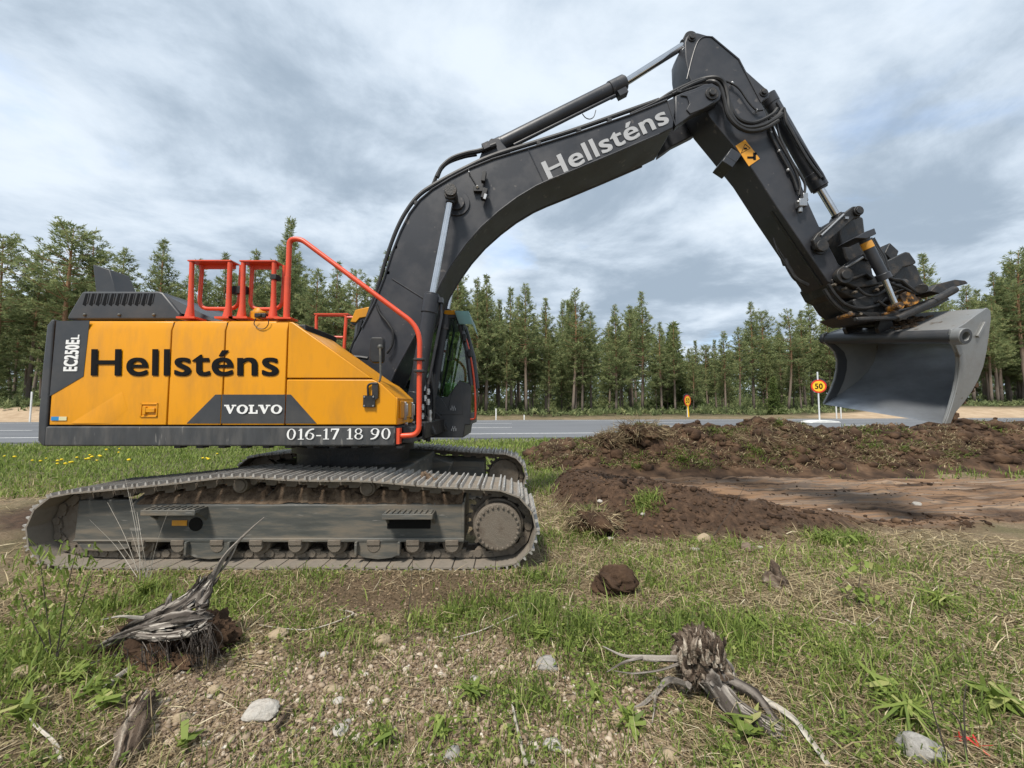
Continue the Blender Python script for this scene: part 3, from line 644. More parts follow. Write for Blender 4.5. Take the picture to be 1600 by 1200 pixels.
def shoe_mesh():
    """one triple-grouser shoe, local x along the track, y across, z outwards"""
    w = 0.30; b = MB(); h = PT / 2 * 0.905
    prof = [(-h, -0.042), (h, -0.042), (h, -0.030), (-h, -0.030)]
    b.prism([(-h - 0.012, -0.044), (h - 0.006, -0.044), (h, -0.030), (-h, -0.030)], -w, w)
    b.mat(1)
    for s0 in (-h + 0.012, 0.0, h - 0.014): b.prism([(s0 - 0.012, -0.032), (s0 + 0.012, -0.032), (s0 + 0.006, 0.0), (s0 - 0.006, 0.0)], -w, w)
    return b
sb = shoe_mesh(); me_shoe = bpy.data.meshes.new("track_shoe"); me_shoe.from_pydata(sb.v, [], sb.f); me_shoe.materials.append(M_shoe); me_shoe.materials.append(M_worn); me_shoe.polygons.foreach_set('material_index', sb.m)
lb = MB()
for yy in (-0.095, 0.095):
    lb.box((0, yy, -0.085), (PT * 0.86, 0.035, 0.055)); lb.box((-PT * 0.22, yy, -0.112), (PT * 0.38, 0.04, 0.05))
    lb.cyl((-PT * 0.42, yy - 0.03, -0.10), (-PT * 0.42, yy + 0.03, -0.10), 0.037, 10); lb.cyl((PT * 0.2, yy - 0.026, -0.085), (PT * 0.2, yy + 0.026, -0.085), 0.02, 8)
lb.cyl((-PT * 0.42, -0.09, -0.10), (-PT * 0.42, 0.09, -0.10), 0.028, 8)
me_link = bpy.data.meshes.new("track_link"); me_link.from_pydata(lb.v, [], lb.f); me_link.materials.append(M_track)

def crawler(yc, out):
    """one crawler: the frame is the part; shoes, links, rollers, wheels are its pieces. out = -1: outer face towards -Y"""
    o_ = yc + out * 0.30
    Y = lambda d: o_ - out * d                     # d metres in from the outer edge of the shoes
    b = MB(); prof = [(Y(0.12), 0.225), (Y(0.12), 0.555), (Y(0.16), 0.59), (Y(0.30), 0.665), (Y(0.48), 0.59), (Y(0.50), 0.225)]
    x0, x1 = at(203, 800, YT + 0.12).x, at(726, 800, YT + 0.12).x
    b.prism(prof, x0, x1, 'x')
    b.box(((x0 + x1) / 2, Y(0.115), 0.245), (x1 - x0, 0.03, 0.035))
    b.box((x1 - 0.012, Y(0.13), 0.40), (0.025, 0.04, 0.37))
    fr = b.build("track_frame", M_frame, EX, bevel=0.008)
    # idler housing plate at the left end
    c = MB(); xa, xb = at(117, 820, YT + 0.13).x, at(204, 820, YT + 0.13).x
    c.prism([(xa, 0.235), (xa + 0.02, 0.60), (xb, 0.605), (xb, 0.16), (xa + 0.36, 0.13), (xa + 0.10, 0.14)], Y(0.13), Y(0.19)); c.box(((xa + xb) / 2, Y(0.122), 0.235), (xb - xa, 0.018, 0.02))
    c.build("idler_housing", M_frame, fr, bevel=0.012)
    MB().cyl((-4.00, Y(0.20), 0.363), (-4.00, Y(0.42), 0.363), 0.25, 32).ring((-4.0, Y(0.31), 0.363), (0, 1, 0), 0.2, 0.275, 0.10).build("idler_wheel", M_track, fr)
    # sprocket with toothed ring and bolted hub cover
    sc = Vector((-0.13, 0, 0.375)); s = MB(); tooth = []
    for k in range(21):
        for da, rr in ((-0.28, 0.262), (-0.12, 0.305), (0.12, 0.305), (0.28, 0.262)):
            a = 2 * math.pi * (k + da) / 21 * 1.0; tooth.append((sc.x + rr * math.cos(a), sc.z + rr * math.sin(a)))
    s.prism(tooth, Y(0.27), Y(0.33)); s.cyl((sc.x, Y(0.16), sc.z), (sc.x, Y(0.44), sc.z), 0.235, 40); sp = s.build("sprocket", M_track, fr)
    h = MB(); h.cyl((sc.x, Y(0.06), sc.z), (sc.x, Y(0.17), sc.z), 0.215, 48); h.cyl((sc.x, Y(0.052), sc.z), (sc.x, Y(0.062), sc.z), 0.205, 48, 0.21)
    for k in range(24):
        a = 2 * math.pi * k / 24; h.cyl((sc.x + 0.186 * math.cos(a), Y(0.035), sc.z + 0.186 * math.sin(a)), (sc.x + 0.186 * math.cos(a), Y(0.06), sc.z + 0.186 * math.sin(a)), 0.0125, 6)
    hub = h.build("hub_cover", M_track, fr, bevel=0.004)
    m_ = MB().box((0, 0, 0), (0.05, 0.001, 0.1))
    # rollers
    xr = np.linspace(-3.42, -0.55, 9); me_r = None
    for k, x in enumerate(xr):
        if me_r is None:
            q = MB(); dy = -out
            for y0, y1, rr in ((0.10, 0.16, 0.062), (0.155, 0.21, 0.095), (0.21, 0.39, 0.085), (0.39, 0.445, 0.095)): q.cyl((x, Y(y0), 0.195), (x, Y(y1), 0.195), rr, 18)
            q.box((x, Y(0.115), 0.225), (0.12, 0.05, 0.05)); ro = q.build("track_roller", M_track, fr, origin=(x, yc, 0.195), bevel=0.006); me_r = ro
        else:
            o = me_r.copy(); COL.objects.link(o); o.location = me_r.location + Vector((x - xr[0], 0, 0))
    for x, z in ((-2.54, 0.735), (-1.35, 0.705)):
        MB().cyl((x, Y(0.14), z), (x, Y(0.40), z), 0.072, 20).cyl((x, Y(0.125), z), (x, Y(0.145), z), 0.055, 16).box((x + 0.02, Y(0.42), z - 0.06), (0.08, 0.06, 0.2)).build("carrier_roller", M_track, fr, bevel=0.006)
    # guards below the frame
    for px in (327, 591):
        x = at(px, 860, YT + 0.1).x; g = MB()
        g.prism([(x - 0.205, 0.235), (x + 0.205, 0.235), (x + 0.205, 0.12), (x + 0.12, 0.085), (x, 0.072), (x - 0.12, 0.085), (x - 0.205, 0.12)], Y(0.105), Y(0.125))
        for dx in (-0.195, 0.195): g.box((x + dx, Y(0.09), 0.18), (0.022, 0.05, 0.12))
        g.build("track_guide_guard", M_frame, fr, bevel=0.004)
    if out < 0:
        for (pa, pb, py) in ((229, 313, 797), (600, 678, 803)):      # steps bolted on the frame
            a_, c_ = at(pa, py, YT + 0.03), at(pb, py, YT + 0.03); g = MB(); z = a_.z
            g.b2(a_.x, c_.x, YT - 0.02, YT + 0.12, z - 0.012, z + 0.012); g.b2(a_.x, c_.x, YT - 0.03, YT - 0.015, z - 0.035, z + 0.014)
            for xx in (a_.x + 0.012, c_.x - 0.012): g.prism([(YT - 0.02, z), (YT + 0.13, z), (YT + 0.13, z - 0.12)], xx - 0.012, xx + 0.012, 'x')
            nt_ = 9
            for k in range(nt_): xx = a_.x + (k + 0.5) * (c_.x - a_.x) / nt_; g.b2(xx - 0.012, xx + 0.012, YT - 0.02, YT + 0.1, z + 0.012, z + 0.024)
            g.build("step", M_frame, fr, bevel=0.005)
        p = at(281, 817, YT + 0.118); MB().b2(p.x - 0.068, p.x + 0.068, YT + 0.112, YT + 0.117, p.z - 0.024, p.z + 0.024).build("warning_sticker", M_sticker, fr, smooth=0)
        p = at(306, 819, YT + 0.118); MB().cyl((p.x, YT + 0.113, p.z), (p.x, YT + 0.119, p.z), 0.062, 24).build("frame_hole", M_ink, fr)
        p = at(639, 818, YT + 0.118); MB().b2(p.x - 0.20, p.x + 0.20, YT + 0.113, YT + 0.119, p.z - 0.045, p.z + 0.045).build("frame_dark_patch", M_ink, fr, bevel=0.002)  # black slab set on the frame face below the step
        # soil lying on top of the frame
        xs = np.linspace(x0 + 0.05, x1 - 0.02, 230); ds = np.linspace(0.125, 0.50, 34); XX, DD = np.meshgrid(xs, ds)
        base = np.interp(DD, [0.12, 0.16, 0.30, 0.48, 0.5], [0.556, 0.592, 0.667, 0.592, 0.58]); nz = 0.55 * fbm(XX * 6, DD * 6, 3, 77) + 0.45 * fbm(XX * 22, DD * 22, 3, 78)
        hgt = np.interp(XX, [-3.4, -3.0, -2.6, -1.9, -1.3, -0.9, -0.5], [0.04, 0.07, 0.05, 0.10, 0.055, 0.12, 0.08]) * np.clip(3.4 * nz - 0.75, 0, 3) * np.sin(np.clip((DD - 0.12) / 0.36, 0, 1) * np.pi) ** 0.5 - 0.004
        VV = np.stack([XX, YT + DD, base + hgt], -1).reshape(-1, 3) - np.array(EX.location); JJ = np.arange(230 * 34).reshape(34, 230)
        npmesh("caked_soil", VV, np.stack([JJ[:-1, :-1], JJ[:-1, 1:], JJ[1:, 1:], JJ[1:, :-1]], -1).reshape(-1, 4), M_caked, fr, smooth=True)
    # shoes and links
    for k in range(NSH):
        s0 = (k + 0.35) * PT; a, c = path_at(s0 - PT * 0.5), path_at(s0 + PT * 0.5); t = c - a; t /= np.linalg.norm(t); nrm = np.array([t[1], -t[0]]); p = (a + c) / 2
        mx = Matrix(((t[0], 0, nrm[0], p[0]), (0, 1, 0, yc), (t[1], 0, nrm[1], p[1]), (0, 0, 0, 1)))
        for nm, me in (("track_shoe", me_shoe), ("track_link", me_link)):
            o = bpy.data.objects.new(nm, me); COL.objects.link(o); o.parent = fr; o.matrix_local = Matrix.Translation(-Vector(EX.location)) @ mx
    return fr
crawler(YT + 0.30, -1); crawler(YT + 2.9, 1)
cb = MB()
cb.b2(-2.9, -1.2, 4.15, 6.05, 0.42, 0.78)
for sx_ in (-1, 1):
    for y0, y1 in ((3.95, 4.35), (5.85, 6.25)): cb.prism([(-2.05 + sx_ * 0.35, 0.42), (-2.05 + sx_ * 1.05, 0.36), (-2.05 + sx_ * 1.15, 0.62), (-2.05 + sx_ * 0.6, 0.78), (-2.05 + sx_ * 0.35, 0.78)], y0, y1)
cb.build("carbody", M_frame, EX, bevel=0.02)
MB().cyl((-2.05, YC, 0.74), (-2.05, YC, 1.10), 0.68, 48).cyl((-2.05, YC, 0.92), (-2.05, YC, 1.0), 0.74, 48).build("slew_ring", M_grime, EX)

# ------------------------------------------------------------------ upper structure
zt, zb, zs = at(300, 500, YS).z, at(300, 664, YS).z, at(300, 697, YS).z       # deck, top of skirt, underside
xl, xf = at(88, 501, YS).x, at(620, 640, YS).x
fr = MB()
fr.b2(at(72, 680, YS).x, xf - 0.01, YS - 0.012, 6.55, zs, zb - 0.012)
fr.b2(xf - 0.012, xf + 0.10, 4.0, 6.3, zs + 0.03, zb - 0.02)
fr.b2(xf - 0.005, xf + 0.10, YS + 0.20, 4.30, zs + 0.01, zs + 0.17)
UF = fr.build("upper_frame", M_skirt, EX, bevel=0.015)
g = MB()
for k in range(11): x = -3.2 + 0.21 * k; g.b2(x, x + 0.06, YS + 0.02, YS + 0.10, zs - 0.022, zs - 0.002)
g.build("underside_bolts", M_black, UF)
glyphs(SERIF, "016-17 18 90", at(448, 687, YS - 0.016), pxvec((448, 687), (610, 686), YS - 0.016), pxvec((530, 687), (530.5, 670), YS - 0.016), M_white, UF, "phone_lettering", 0.14)
# counterweight wraps the tail
c = MB(); cw = []
xt = at(62, 600, YS).x
for k in range(25):
    t = k / 24; y = YS - 0.005 + t * (6.555 - YS)
    e_ = abs(2 * t - 1); cw.append((xt - 0.02 - 0.42 * (1 - e_ ** 2.2) + 0.05 * max(0, (e_ - 0.9) / 0.1) ** 2, y))
cw = cw + [(xl - 0.02, 6.555), (xl - 0.02, YS - 0.005)]
def cw_layer(z, off): return [(x + off if i < 25 else x, y, z) for i, (x, y) in enumerate(cw)]
lay = [(zs + 0.00, 0.05), (zs + 0.05, 0.0), (zs + 0.30, -0.01), (zt - 0.45, -0.005), (zt - 0.05, 0.01), (zt + 0.005, 0.05)]
vs = []; n_ = len(cw)
for z, off in lay: vs += cw_layer(z, off)
fs = [[i * n_ + j, i * n_ + (j + 1) % n_, (i + 1) * n_ + (j + 1) % n_, (i + 1) * n_ + j] for i in range(len(lay) - 1) for j in range(n_)] + [list(range(n_))[::-1], list(range((len(lay) - 1) * n_, len(lay) * n_))]
c.add(vs, fs); c.build("counterweight", M_dark, EX, bevel=0.02, smooth=50)
# body blocks behind the panels
BD = MB()
BD.b2(xl, -2.45, YS + 0.035, 6.50, zb - 0.01, zt - 0.03)
slope = [(450, 502), (458, 503.5), (584, 593), (596, 599.5), (619, 621), (620, 664), (450, 664)]
BD.prism([(x, z - 0.012) for x, z in [xz(a, b_, YS) for a, b_ in slope]], YS + 0.035, 4.22)
BD.b2(-2.5, -2.0, YS + 0.035, 4.35, zb - 0.01, zt - 0.035)
BODY = BD.build("body_core", M_black, EX, bevel=0.01)
SC = MB(); SC.prism([xz(a, b_, YS) for a, b_ in [(90, 504), (446, 504), (446, 661), (76, 661)]], YS + 0.02, YS + 0.04)
SIDE = SC.build("side_cover", M_black, EX)
X_ = lambda px: at(px, 501, YS).x
e1, e2, e3 = X_(269.5), X_(353.5), X_(450.5); gp = 0.006
def panel(outline, nm="door_panel", m=M_yellow, lean=0.05):
    """pressed panel with an inclined strip along its top edge when it reaches the deck"""
    b = MB(); b.prism(outline, YS - 0.004, YS + 0.03); return b.build(nm, m, SIDE, bevel=0.007, seg=3)
def door(x0, x1):
    b = MB(); zc = zt - 0.10
    pr = [(YS + 0.03, zb), (YS - 0.004, zb), (YS - 0.004, zc), (YS + 0.022, zt - 0.012), (YS + 0.05, zt), (YS + 0.30, zt), (YS + 0.30, zt - 0.02), (YS + 0.06, zt - 0.02), (YS + 0.03, zc)]
    b.prism(pr, x0 + gp, x1 - gp, 'x'); return b.build("door_panel", M_yellow, SIDE, bevel=0.006)
for a, b_ in ((xl, e1), (e1, e2), (e2, e3)): door(a, b_)
zsp = at(500, 592, YS).z
ps = [xz(a, b_, YS) for a, b_ in slope]
xk = np.interp(zsp + gp, [ps[2][1], ps[1][1]], [ps[2][0], ps[1][0]])
def sloped(outline, nm):
    b = MB(); b.prism(outline, YS - 0.004, YS + 0.03); return b.build(nm, M_yellow, SIDE, bevel=0.010, seg=3)
sloped([(e3 + gp, zsp + gp), (e3 + gp, ps[0][1] - 0.004), ps[1], (xk, zsp + gp)], "door_panel")
sloped([(e3 + gp, zb), (e3 + gp, zsp - gp), (xk + 0.01, zsp - gp), ps[3], ps[4], (ps[5][0], zb)], "door_panel")
b = MB()                                                          # sheet closing the sloped top
q = [ps[0], ps[1], ps[2], ps[3], ps[4]]
for i in range(4): b.add([(q[i][0], YS + 0.002, q[i][1]), (q[i + 1][0], YS + 0.002, q[i + 1][1]), (q[i + 1][0], 4.24, q[i + 1][1]), (q[i][0], 4.24, q[i][1])], [[0, 1, 2, 3]])
b.build("slope_cover", M_yellow, SIDE, smooth=20)
# front face of the tool box with catches
b = MB(); b.b2(xf - 0.02, xf + 0.004, YS + 0.0, 4.24, zb, ps[4][1]); fb = b.build("toolbox_front", M_yellow, SIDE, bevel=0.008)
b = MB(); b.b2(xf + 0.002, xf + 0.018, YS + 0.07, 4.18, zb + 0.06, ps[4][1] - 0.03); b.build("toolbox_lid", M_yellow, SIDE, bevel=0.006)
for yy in (3.86, 4.13):
    b = MB(); zc = (zb + ps[4][1]) / 2
    b.b2(xf + 0.014, xf + 0.034, yy - 0.02, yy + 0.02, zc - 0.09, zc + 0.09); b.b2(xf + 0.03, xf + 0.05, yy - 0.012, yy + 0.012, zc - 0.05, zc + 0.07); b.cyl((xf + 0.02, yy, zc - 0.13), (xf + 0.05, yy, zc - 0.13), 0.018, 8); b.build("catch", M_steel, SIDE, bevel=0.003)
# dark graphic, lettering, latch, stickers on the side
ds_ = MB(); ds_.ppx([(89.5, 502), (141, 501), (131.5, 588), (79, 619)], YS, YS - 0.0075, YS - 0.0035); ds_.build("black_stripe", M_dark, SIDE, smooth=0)
MB().ppx([(292.5, 661.5), (337.5, 616.5), (346.6, 616.5), (344.4, 661.5)], YS, YS - 0.0075, YS - 0.0035).ppx([(348.2, 616.5), (446.5, 616.5), (444.8, 661.5), (346, 661.5)], YS, YS - 0.0075, YS - 0.0035).ppx([(448.3, 616.5), (455, 616.5), (495, 661.5), (446.6, 661.5)], YS, YS - 0.0075, YS - 0.0035).build("black_stripe", M_dark, SIDE, smooth=0)
yl = YS - 0.0105
lettering("Hellsténs", at(142, 587, yl), pxvec((142, 587), (435.5, 587), yl), pxvec((290, 587), (290.5, 545.5), yl), M_ink, SIDE, "name_lettering", 0.017)
glyphs(SLAB, "VOLVO", at(350, 646.5, yl), pxvec((350, 646.5), (441, 646.5), yl), pxvec((395, 646.5), (395.2, 632.5), yl), M_white, SIDE, "maker_lettering", 0.06)
lettering("EC250E", at(120.5, 580, yl), pxvec((120.5, 580), (125, 531), yl), pxvec((120.5, 580), (99, 580), yl), M_white, SIDE, "model_lettering", 0.045)
lettering("L", at(124.0, 530, yl), pxvec((124, 530), (124.6, 523), yl), pxvec((124, 530), (111, 530), yl), M_white, SIDE, "model_lettering", 0.03)
p0, p1 = at(79.5, 657, yl), at(104, 651, yl); xm = (p0.x + p1.x) / 2
MB().b2(p0.x, xm, yl, yl + 0.004, p0.z, p1.z).build("blue_sticker", M_blue, SIDE, smooth=0); MB().b2(xm, p1.x, yl, yl + 0.004, p0.z, p1.z).build("cream_sticker", M_cream, SIDE, smooth=0)
p0, p1 = at(220, 652, YS), at(248, 630, YS); cx, cz = (p0.x + p1.x) / 2, (p0.z + p1.z) / 2
b = MB(); b.b2(p0.x, p1.x, YS - 0.012, YS, p1.z - 0.014, p1.z); b.b2(p0.x, p1.x, YS - 0.012, YS, p0.z, p0.z + 0.014); b.b2(p0.x, p0.x + 0.012, YS - 0.012, YS, p0.z, p1.z); b.b2(p1.x - 0.012, p1.x, YS - 0.012, YS, p0.z, p1.z); b.b2(cx - 0.05, cx + 0.06, YS - 0.02, YS, cz - 0.02, cz + 0.02); b.b2(cx - 0.05, cx - 0.02, YS - 0.024, YS, cz - 0.04, cz + 0.035)
b.build("door_latch", M_yellow, SIDE, bevel=0.003)
# pressed crease lines on the panels
w0, w1, w2, w3, w4, w5 = (at(x, y, YS) for x, y in ((111, 661.5), (192, 611), (120, 661.5), (193, 615), (175, 661.5), (200, 640)))
_y = lambda v, d: (v.x, YS - 0.0045 - d, v.z)
MB().add([_y(w0, 0), _y(w1, 0), _y(w2, 0.007), _y(w3, 0.001), _y(w4, 0.0002), _y(w5, 0.0002)], [[0, 2, 3, 1], [2, 4, 5, 3]]).build("panel_crease", M_yellow, SIDE, smooth=10)

# engine hood with louvres
b = MB(); YH = 3.80
hp = [(104, 499), (106, 492), (127, 456.5), (131, 455), (248, 455), (254, 457), (281, 490), (281, 499)]
b.ppx(hp, YH, YH, 5.6)
hd = b.build("engine_hood", M_dark, EX, bevel=0.018, seg=3)
b = MB(); f0, f1, f2 = at(254, 457, YH), at(281, 489, YH), at(336, 500, YH)
b.add([(f0.x - .01, YH + 0.03, f0.z - 0.01), (f1.x, YH + .02, f1.z), (f2.x + .02, YH + .06, f2.z - 0.02), (f2.x + .02, 5.5, f2.z - 0.02), (f1.x + 0.1, 5.5, f1.z + .10), (f0.x, 5.5, f0.z - 0.01)], [[0, 1, 2], [0, 2, 3, 5]])
b.prism([(f0.x, f0.z - 0.02), (f1.x, f1.z - 0.02), (f2.x, f2.z - 0.02), (f2.x, zt - 0.05), (f0.x, zt - 0.05)], YH + 0.04, 5.5); b.build("hood_front_slope", M_dark, hd)
for k in range(11):
    px = 131.5 + 10.15 * k; b = MB(); P = [(px + 2.6, 458.5), (px + 8.2, 458.5), (px + 4.6, 473.5), (px + 2.2, 478.5), (px - 2.6, 476)]
    b.prism([xz(a, c_, YH) for a, c_ in P], YH - 0.002, YH + 0.012); b.build("louvre_slot", M_ink, hd, bevel=0.002)  # solid black inlay, painted for the dark inside the open slot
    MB().prism([xz(a, c_, YH) for a, c_ in [(px + 8.0, 458.2), (px + 9.0, 458.2), (px + 5.6, 474.5), (px + 4.6, 474)]], YH - 0.006, YH + 0.004).build("louvre_blade", M_dark, hd, bevel=0.001)
for px in (133, 187, 241): p = at(px, 492, YH); MB().ball((p.x, YH - 0.003, p.z), 0.016, 10).build("bolt", M_frame, hd)
b = MB(); A = [at(145, 413, 4.5), at(171, 421, 4.5), at(182, 459, 4.5), at(150, 459, 4.5)]
B_ = [Vector((v.x + 0.02, 4.70, v.z - 0.015)) for v in A]; B_[1].x += 0.02; B_[2].x += 0.06
b.add(A + B_, [[0, 1, 2, 3], [4, 7, 6, 5], [1, 5, 6, 2], [0, 3, 7, 4], [3, 2, 6, 7], [0, 4, 5, 1]]); b.build("exhaust_stack", M_dark, hd, bevel=0.008)

# orange handrail over the deck and down to the skirt
YR = 3.70; r0 = 0.0245
hr = [at(447.5, 499, YR), at(452.5, 377, YR), at(472, 375, YR), at(655, 513, YR), at(654, 668, YR), at(652, 679, YR), at(625, 680, YR)]
HR = MB().tube(rounded([at(447.5, 499, YR), at(452.5, 374, YR), at(470, 373.5, YR), at(656, 512, YR), at(654.5, 679.5, YR), at(626, 681, YR)], 0.16, 8), r0, 14)
p = at(447.5, 499, YR); HR.cyl((p.x, YR, p.z), (p.x, YR, p.z + 0.42), 0.029, 14); HR.b2(p.x - 0.09, p.x + 0.07, YR - 0.05, YR + 0.08, p.z - 0.004, p.z + 0.012)
p = at(625, 681, YR); HR.box((p.x - 0.01, YR, p.z), (0.03, 0.07, 0.15))
HR = HR.build("handrail", M_red, EX)
for y in (562, 580):
    p = at(655.5, y, YR); MB().b2(p.x - 0.05, p.x + 0.05, YR - 0.045, YR + 0.045, p.z - 0.012, p.z + 0.012).build("rail_clamp", M_black, HR, bevel=0.004)
def guard(px0, px1, pxb0, pxb1, ytop, yin):
    """fold-up guard: two flanged posts under a flat top bar, a U of tube behind"""
    Yg = 3.74; b = MB(); y2 = Yg + 0.09
    for pt, pb in ((px0, pxb0), (px1, pxb1)):
        b.tube([at(pb, 498, Yg), at((pb + pt) / 2 + (pt - pb) * 0.0, 478, Yg), at(pt + (pb - pt) * 0.35, 454, Yg), at(pt, ytop + 2, Yg)], [0.044, 0.026, 0.022, 0.021], 12)
        q = at(pb, 498, Yg); b.b2(q.x - 0.09, q.x + 0.09, Yg - 0.05, Yg + 0.10, q.z - 0.006, q.z + 0.012)
    a_, c_ = at(px0 - 4, ytop, Yg), at(px1 + 4, ytop, Yg)
    b.b2(a_.x, c_.x, Yg - 0.025, Yg + 0.10, a_.z - 0.008, a_.z + 0.004); b.b2(a_.x + 0.03, c_.x - 0.03, y2 - 0.01, y2 + 0.002, a_.z - 0.05, a_.z - 0.008)
    g_ = b.build("guard_rail", M_red, EX)
    u = rounded([Vector((at(px0, ytop, Yg).x + 0.03, y2, a_.z - 0.01)), Vector((at(px0, ytop, Yg).x + 0.02, y2, at(px0, yin, Yg).z)), Vector((at(px1, ytop, Yg).x + 0.04, y2, at(px0, yin, Yg).z)), Vector((at(px1, ytop, Yg).x + 0.05, y2, a_.z - 0.01))], 0.10, 6)
    MB().tube(u, 0.019, 10).build("inner_tube", M_red, g_); return g_
g1 = guard(300, 359.5, 296, 355, 408, 479); g2 = guard(380.5, 428.5, 377, 426, 408.5, 479.5)
a_, c_ = at(361, 447.5, 3.80), at(386, 459, 3.80); MB().b2(a_.x, c_.x, 3.78, 3.84, c_.z, a_.z).build("rubber_strap", M_black, g1, bevel=0.004)
a_, c_ = at(424, 429, 3.73), at(433, 437, 3.73); MB().b2(a_.x, c_.x, 3.71, 3.79, c_.z, a_.z).build("rubber_strap", M_black, g2, bevel=0.004)
# filler dome with camera and its cable
p = at(405, 499, 3.85); b = MB(); b.cyl((p.x, 3.87, p.z - 0.02), (p.x, 3.87, p.z + 0.075), 0.095, 24); b.cyl((p.x, 3.87, p.z + 0.07), (p.x, 3.87, p.z + 0.115), 0.075, 24, 0.06); fd = b.build("filler_cap", M_yellow, EX, bevel=0.01)
p = at(410, 494, 3.72); MB().b2(p.x - 0.055, p.x + 0.055, 3.68, 3.78, p.z - 0.022, p.z + 0.022).cyl((p.x, 3.665, p.z), (p.x, 3.69, p.z), 0.02, 12).build("rear_view_camera", M_black, fd, bevel=0.006)
MB().tube(bez(pxl([(400, 497), (397, 506), (404, 513), (413, 513.5), (419, 507), (419.5, 498)], YS - 0.014), 6), 0.004, 6).build("camera_cable", M_black, fd)

# mirror on its arm, bracket plate on the panel
mb = MB(); pm = at(589, 547, 3.72)
for k in range(1): mb.prism([(pm.x + a * 0.068, pm.z + c_ * 0.125) for a, c_ in ((-0.75, 1), (0.75, 1), (1, 0.8), (0.95, -0.8), (0.75, -1), (-0.6, -1), (-1, -0.75), (-0.95, 0.8))], 3.70, 3.77)
MR = mb.build("mirror", M_black, EX, bevel=0.012, seg=3)
MB().prism([(pm.x + a * 0.058, pm.z + c_ * 0.112) for a, c_ in ((-0.75, 1), (0.75, 1), (1, 0.8), (0.95, -0.8), (0.75, -1), (-0.6, -1), (-1, -0.75), (-0.95, 0.8))], 3.769, 3.775).build("mirror_glass", M_mirror, MR)
MB().tube(rounded(pxl([(594, 543), (595, 590), (591, 600)], 3.67), 0.03), 0.011, 8).ball(at(594, 542, 3.68), 0.026, 10).build("mirror_arm", M_frame, MR)
b = MB(); p = at(577, 627, YS - 0.02); b.b2(p.x - 0.055, p.x + 0.055, YS - 0.03, YS - 0.008, p.z - 0.055, p.z + 0.055); b.prism([xz(a, c_, YS) for a, c_ in ((583, 599), (592, 599), (592, 622), (586, 626), (583, 626))], YS - 0.03, YS - 0.006)
b.tube(rounded(pxl([(575, 618), (574.5, 602), (580, 599), (590, 599)], YS - 0.025), 0.03), 0.010, 8)
for sx_ in (-1, 1):
    for sz_ in (-1, 1): b.mat(1).cyl((p.x + sx_ * 0.042, YS - 0.037, p.z + sz_ * 0.042), (p.x + sx_ * 0.042, YS - 0.028, p.z + sz_ * 0.042), 0.008, 8)
b.build("mirror_bracket", [M_black, M_steel], MR, bevel=0.003)

# ------------------------------------------------------------------ cab on the far side
Y0, Y1 = 5.52, 6.53
cabp = {k: xz(*v, Y0) for k, v in dict(fb=(727, 683), fm=(735.5, 640), fu=(736, 598), f3=(729, 545), ft=(716, 492), rt=(585, 484), rb=(553, 500), rl=(546, 560), bb=(560, 683)).items()}
b = MB(); low = [xz(*v, Y0) for v in ((560, 684), (724, 684), (727, 664), (735, 664), (736, 600), (718, 595), (699, 620), (668, 620), (600, 612), (552, 606))]
b.prism(low, Y0, Y0 + 0.06); b.prism(low, Y1 - 0.06, Y1)
b.prism([xz(*v, Y0) for v in ((560, 684), (724, 684), (728, 650), (560, 650))], Y0 + 0.055, Y1 - 0.055)
b.prism([xz(*v, Y0) for v in ((548, 606), (552, 684), (566, 684), (562, 606))], Y0 + 0.055, Y1 - 0.055)
b.prism([xz(*v, Y0) for v in ((722, 664), (735, 664), (736, 645), (724, 645))], Y0 + 0.055, Y1 - 0.055)
CAB = b.build("cab", M_dark, EX, bevel=0.012)
b = MB()
for y0, y1 in ((Y0 + 0.003, Y0 + 0.06), (Y1 - 0.06, Y1 - 0.003)):
    for pl, w in (([(736, 602), (729, 545), (714, 490)], 0.040), ([(556, 610), (553, 560), (560, 500), (585, 486)], 0.05)):
        P = pxl(pl, Y0); yy = (y0 + y1) / 2
        MB().tube([Vector((q.x, yy, q.z)) for q in P], w, 8).build('pillar', M_dark, CAB)
    P = pxl([(622, 612), (616, 488)], Y0); MB().tube([Vector((q.x, (y0 + y1) / 2, q.z)) for q in P], 0.05, 8).build('pillar', M_dark, CAB)

b = MB(); b.prism([xz(*v, Y0) for v in ((548, 506), (556, 487), (585, 481), (700, 482), (718, 489), (716, 497), (560, 504), (556, 509))], Y0 - 0.01, Y1 + 0.01); b.build("roof", M_dark, CAB, bevel=0.015)
b = MB(); b.prism([xz(*v, Y0 - 0.03) for v in ((547, 503), (555, 484), (572, 480), (583, 479), (580, 494), (562, 497), (556, 504))], Y0 - 0.03, Y1 + 0.03); b.build('roof_trim', M_yellow, CAB, bevel=0.01); b = MB(); b.prism([xz(*v, Y0) for v in ((694, 485), (712, 485), (716, 492), (694, 492))], Y0 - 0.02, Y1 + 0.02); b.build("roof_trim", M_yellow, CAB, bevel=0.01)
for nm, yy in (("side_window", Y0 + 0.02), ("door_window", Y1 - 0.02)):
    b = MB(); o2 = [xz(*v, Y0) for v in ((626, 498), (713, 496), (728, 548), (734, 598), (718, 594), (699, 618), (668, 618), (626, 612))]
    b.prism(o2, yy - 0.003, yy + 0.003); b.build(nm, M_glass, CAB, smooth=0)
b = MB(); P = pxl([(715, 494), (729.5, 548), (736, 600), (736, 645)], Y0)
for i in range(3): b.add([(P[i].x - 0.01, Y0 + 0.07, P[i].z), (P[i + 1].x - 0.01, Y0 + 0.07, P[i + 1].z), (P[i + 1].x - 0.01, Y1 - 0.07, P[i + 1].z), (P[i].x - 0.01, Y1 - 0.07, P[i].z)], [[0, 1, 2, 3]])
b.build("windscreen", M_glass, CAB, smooth=60)
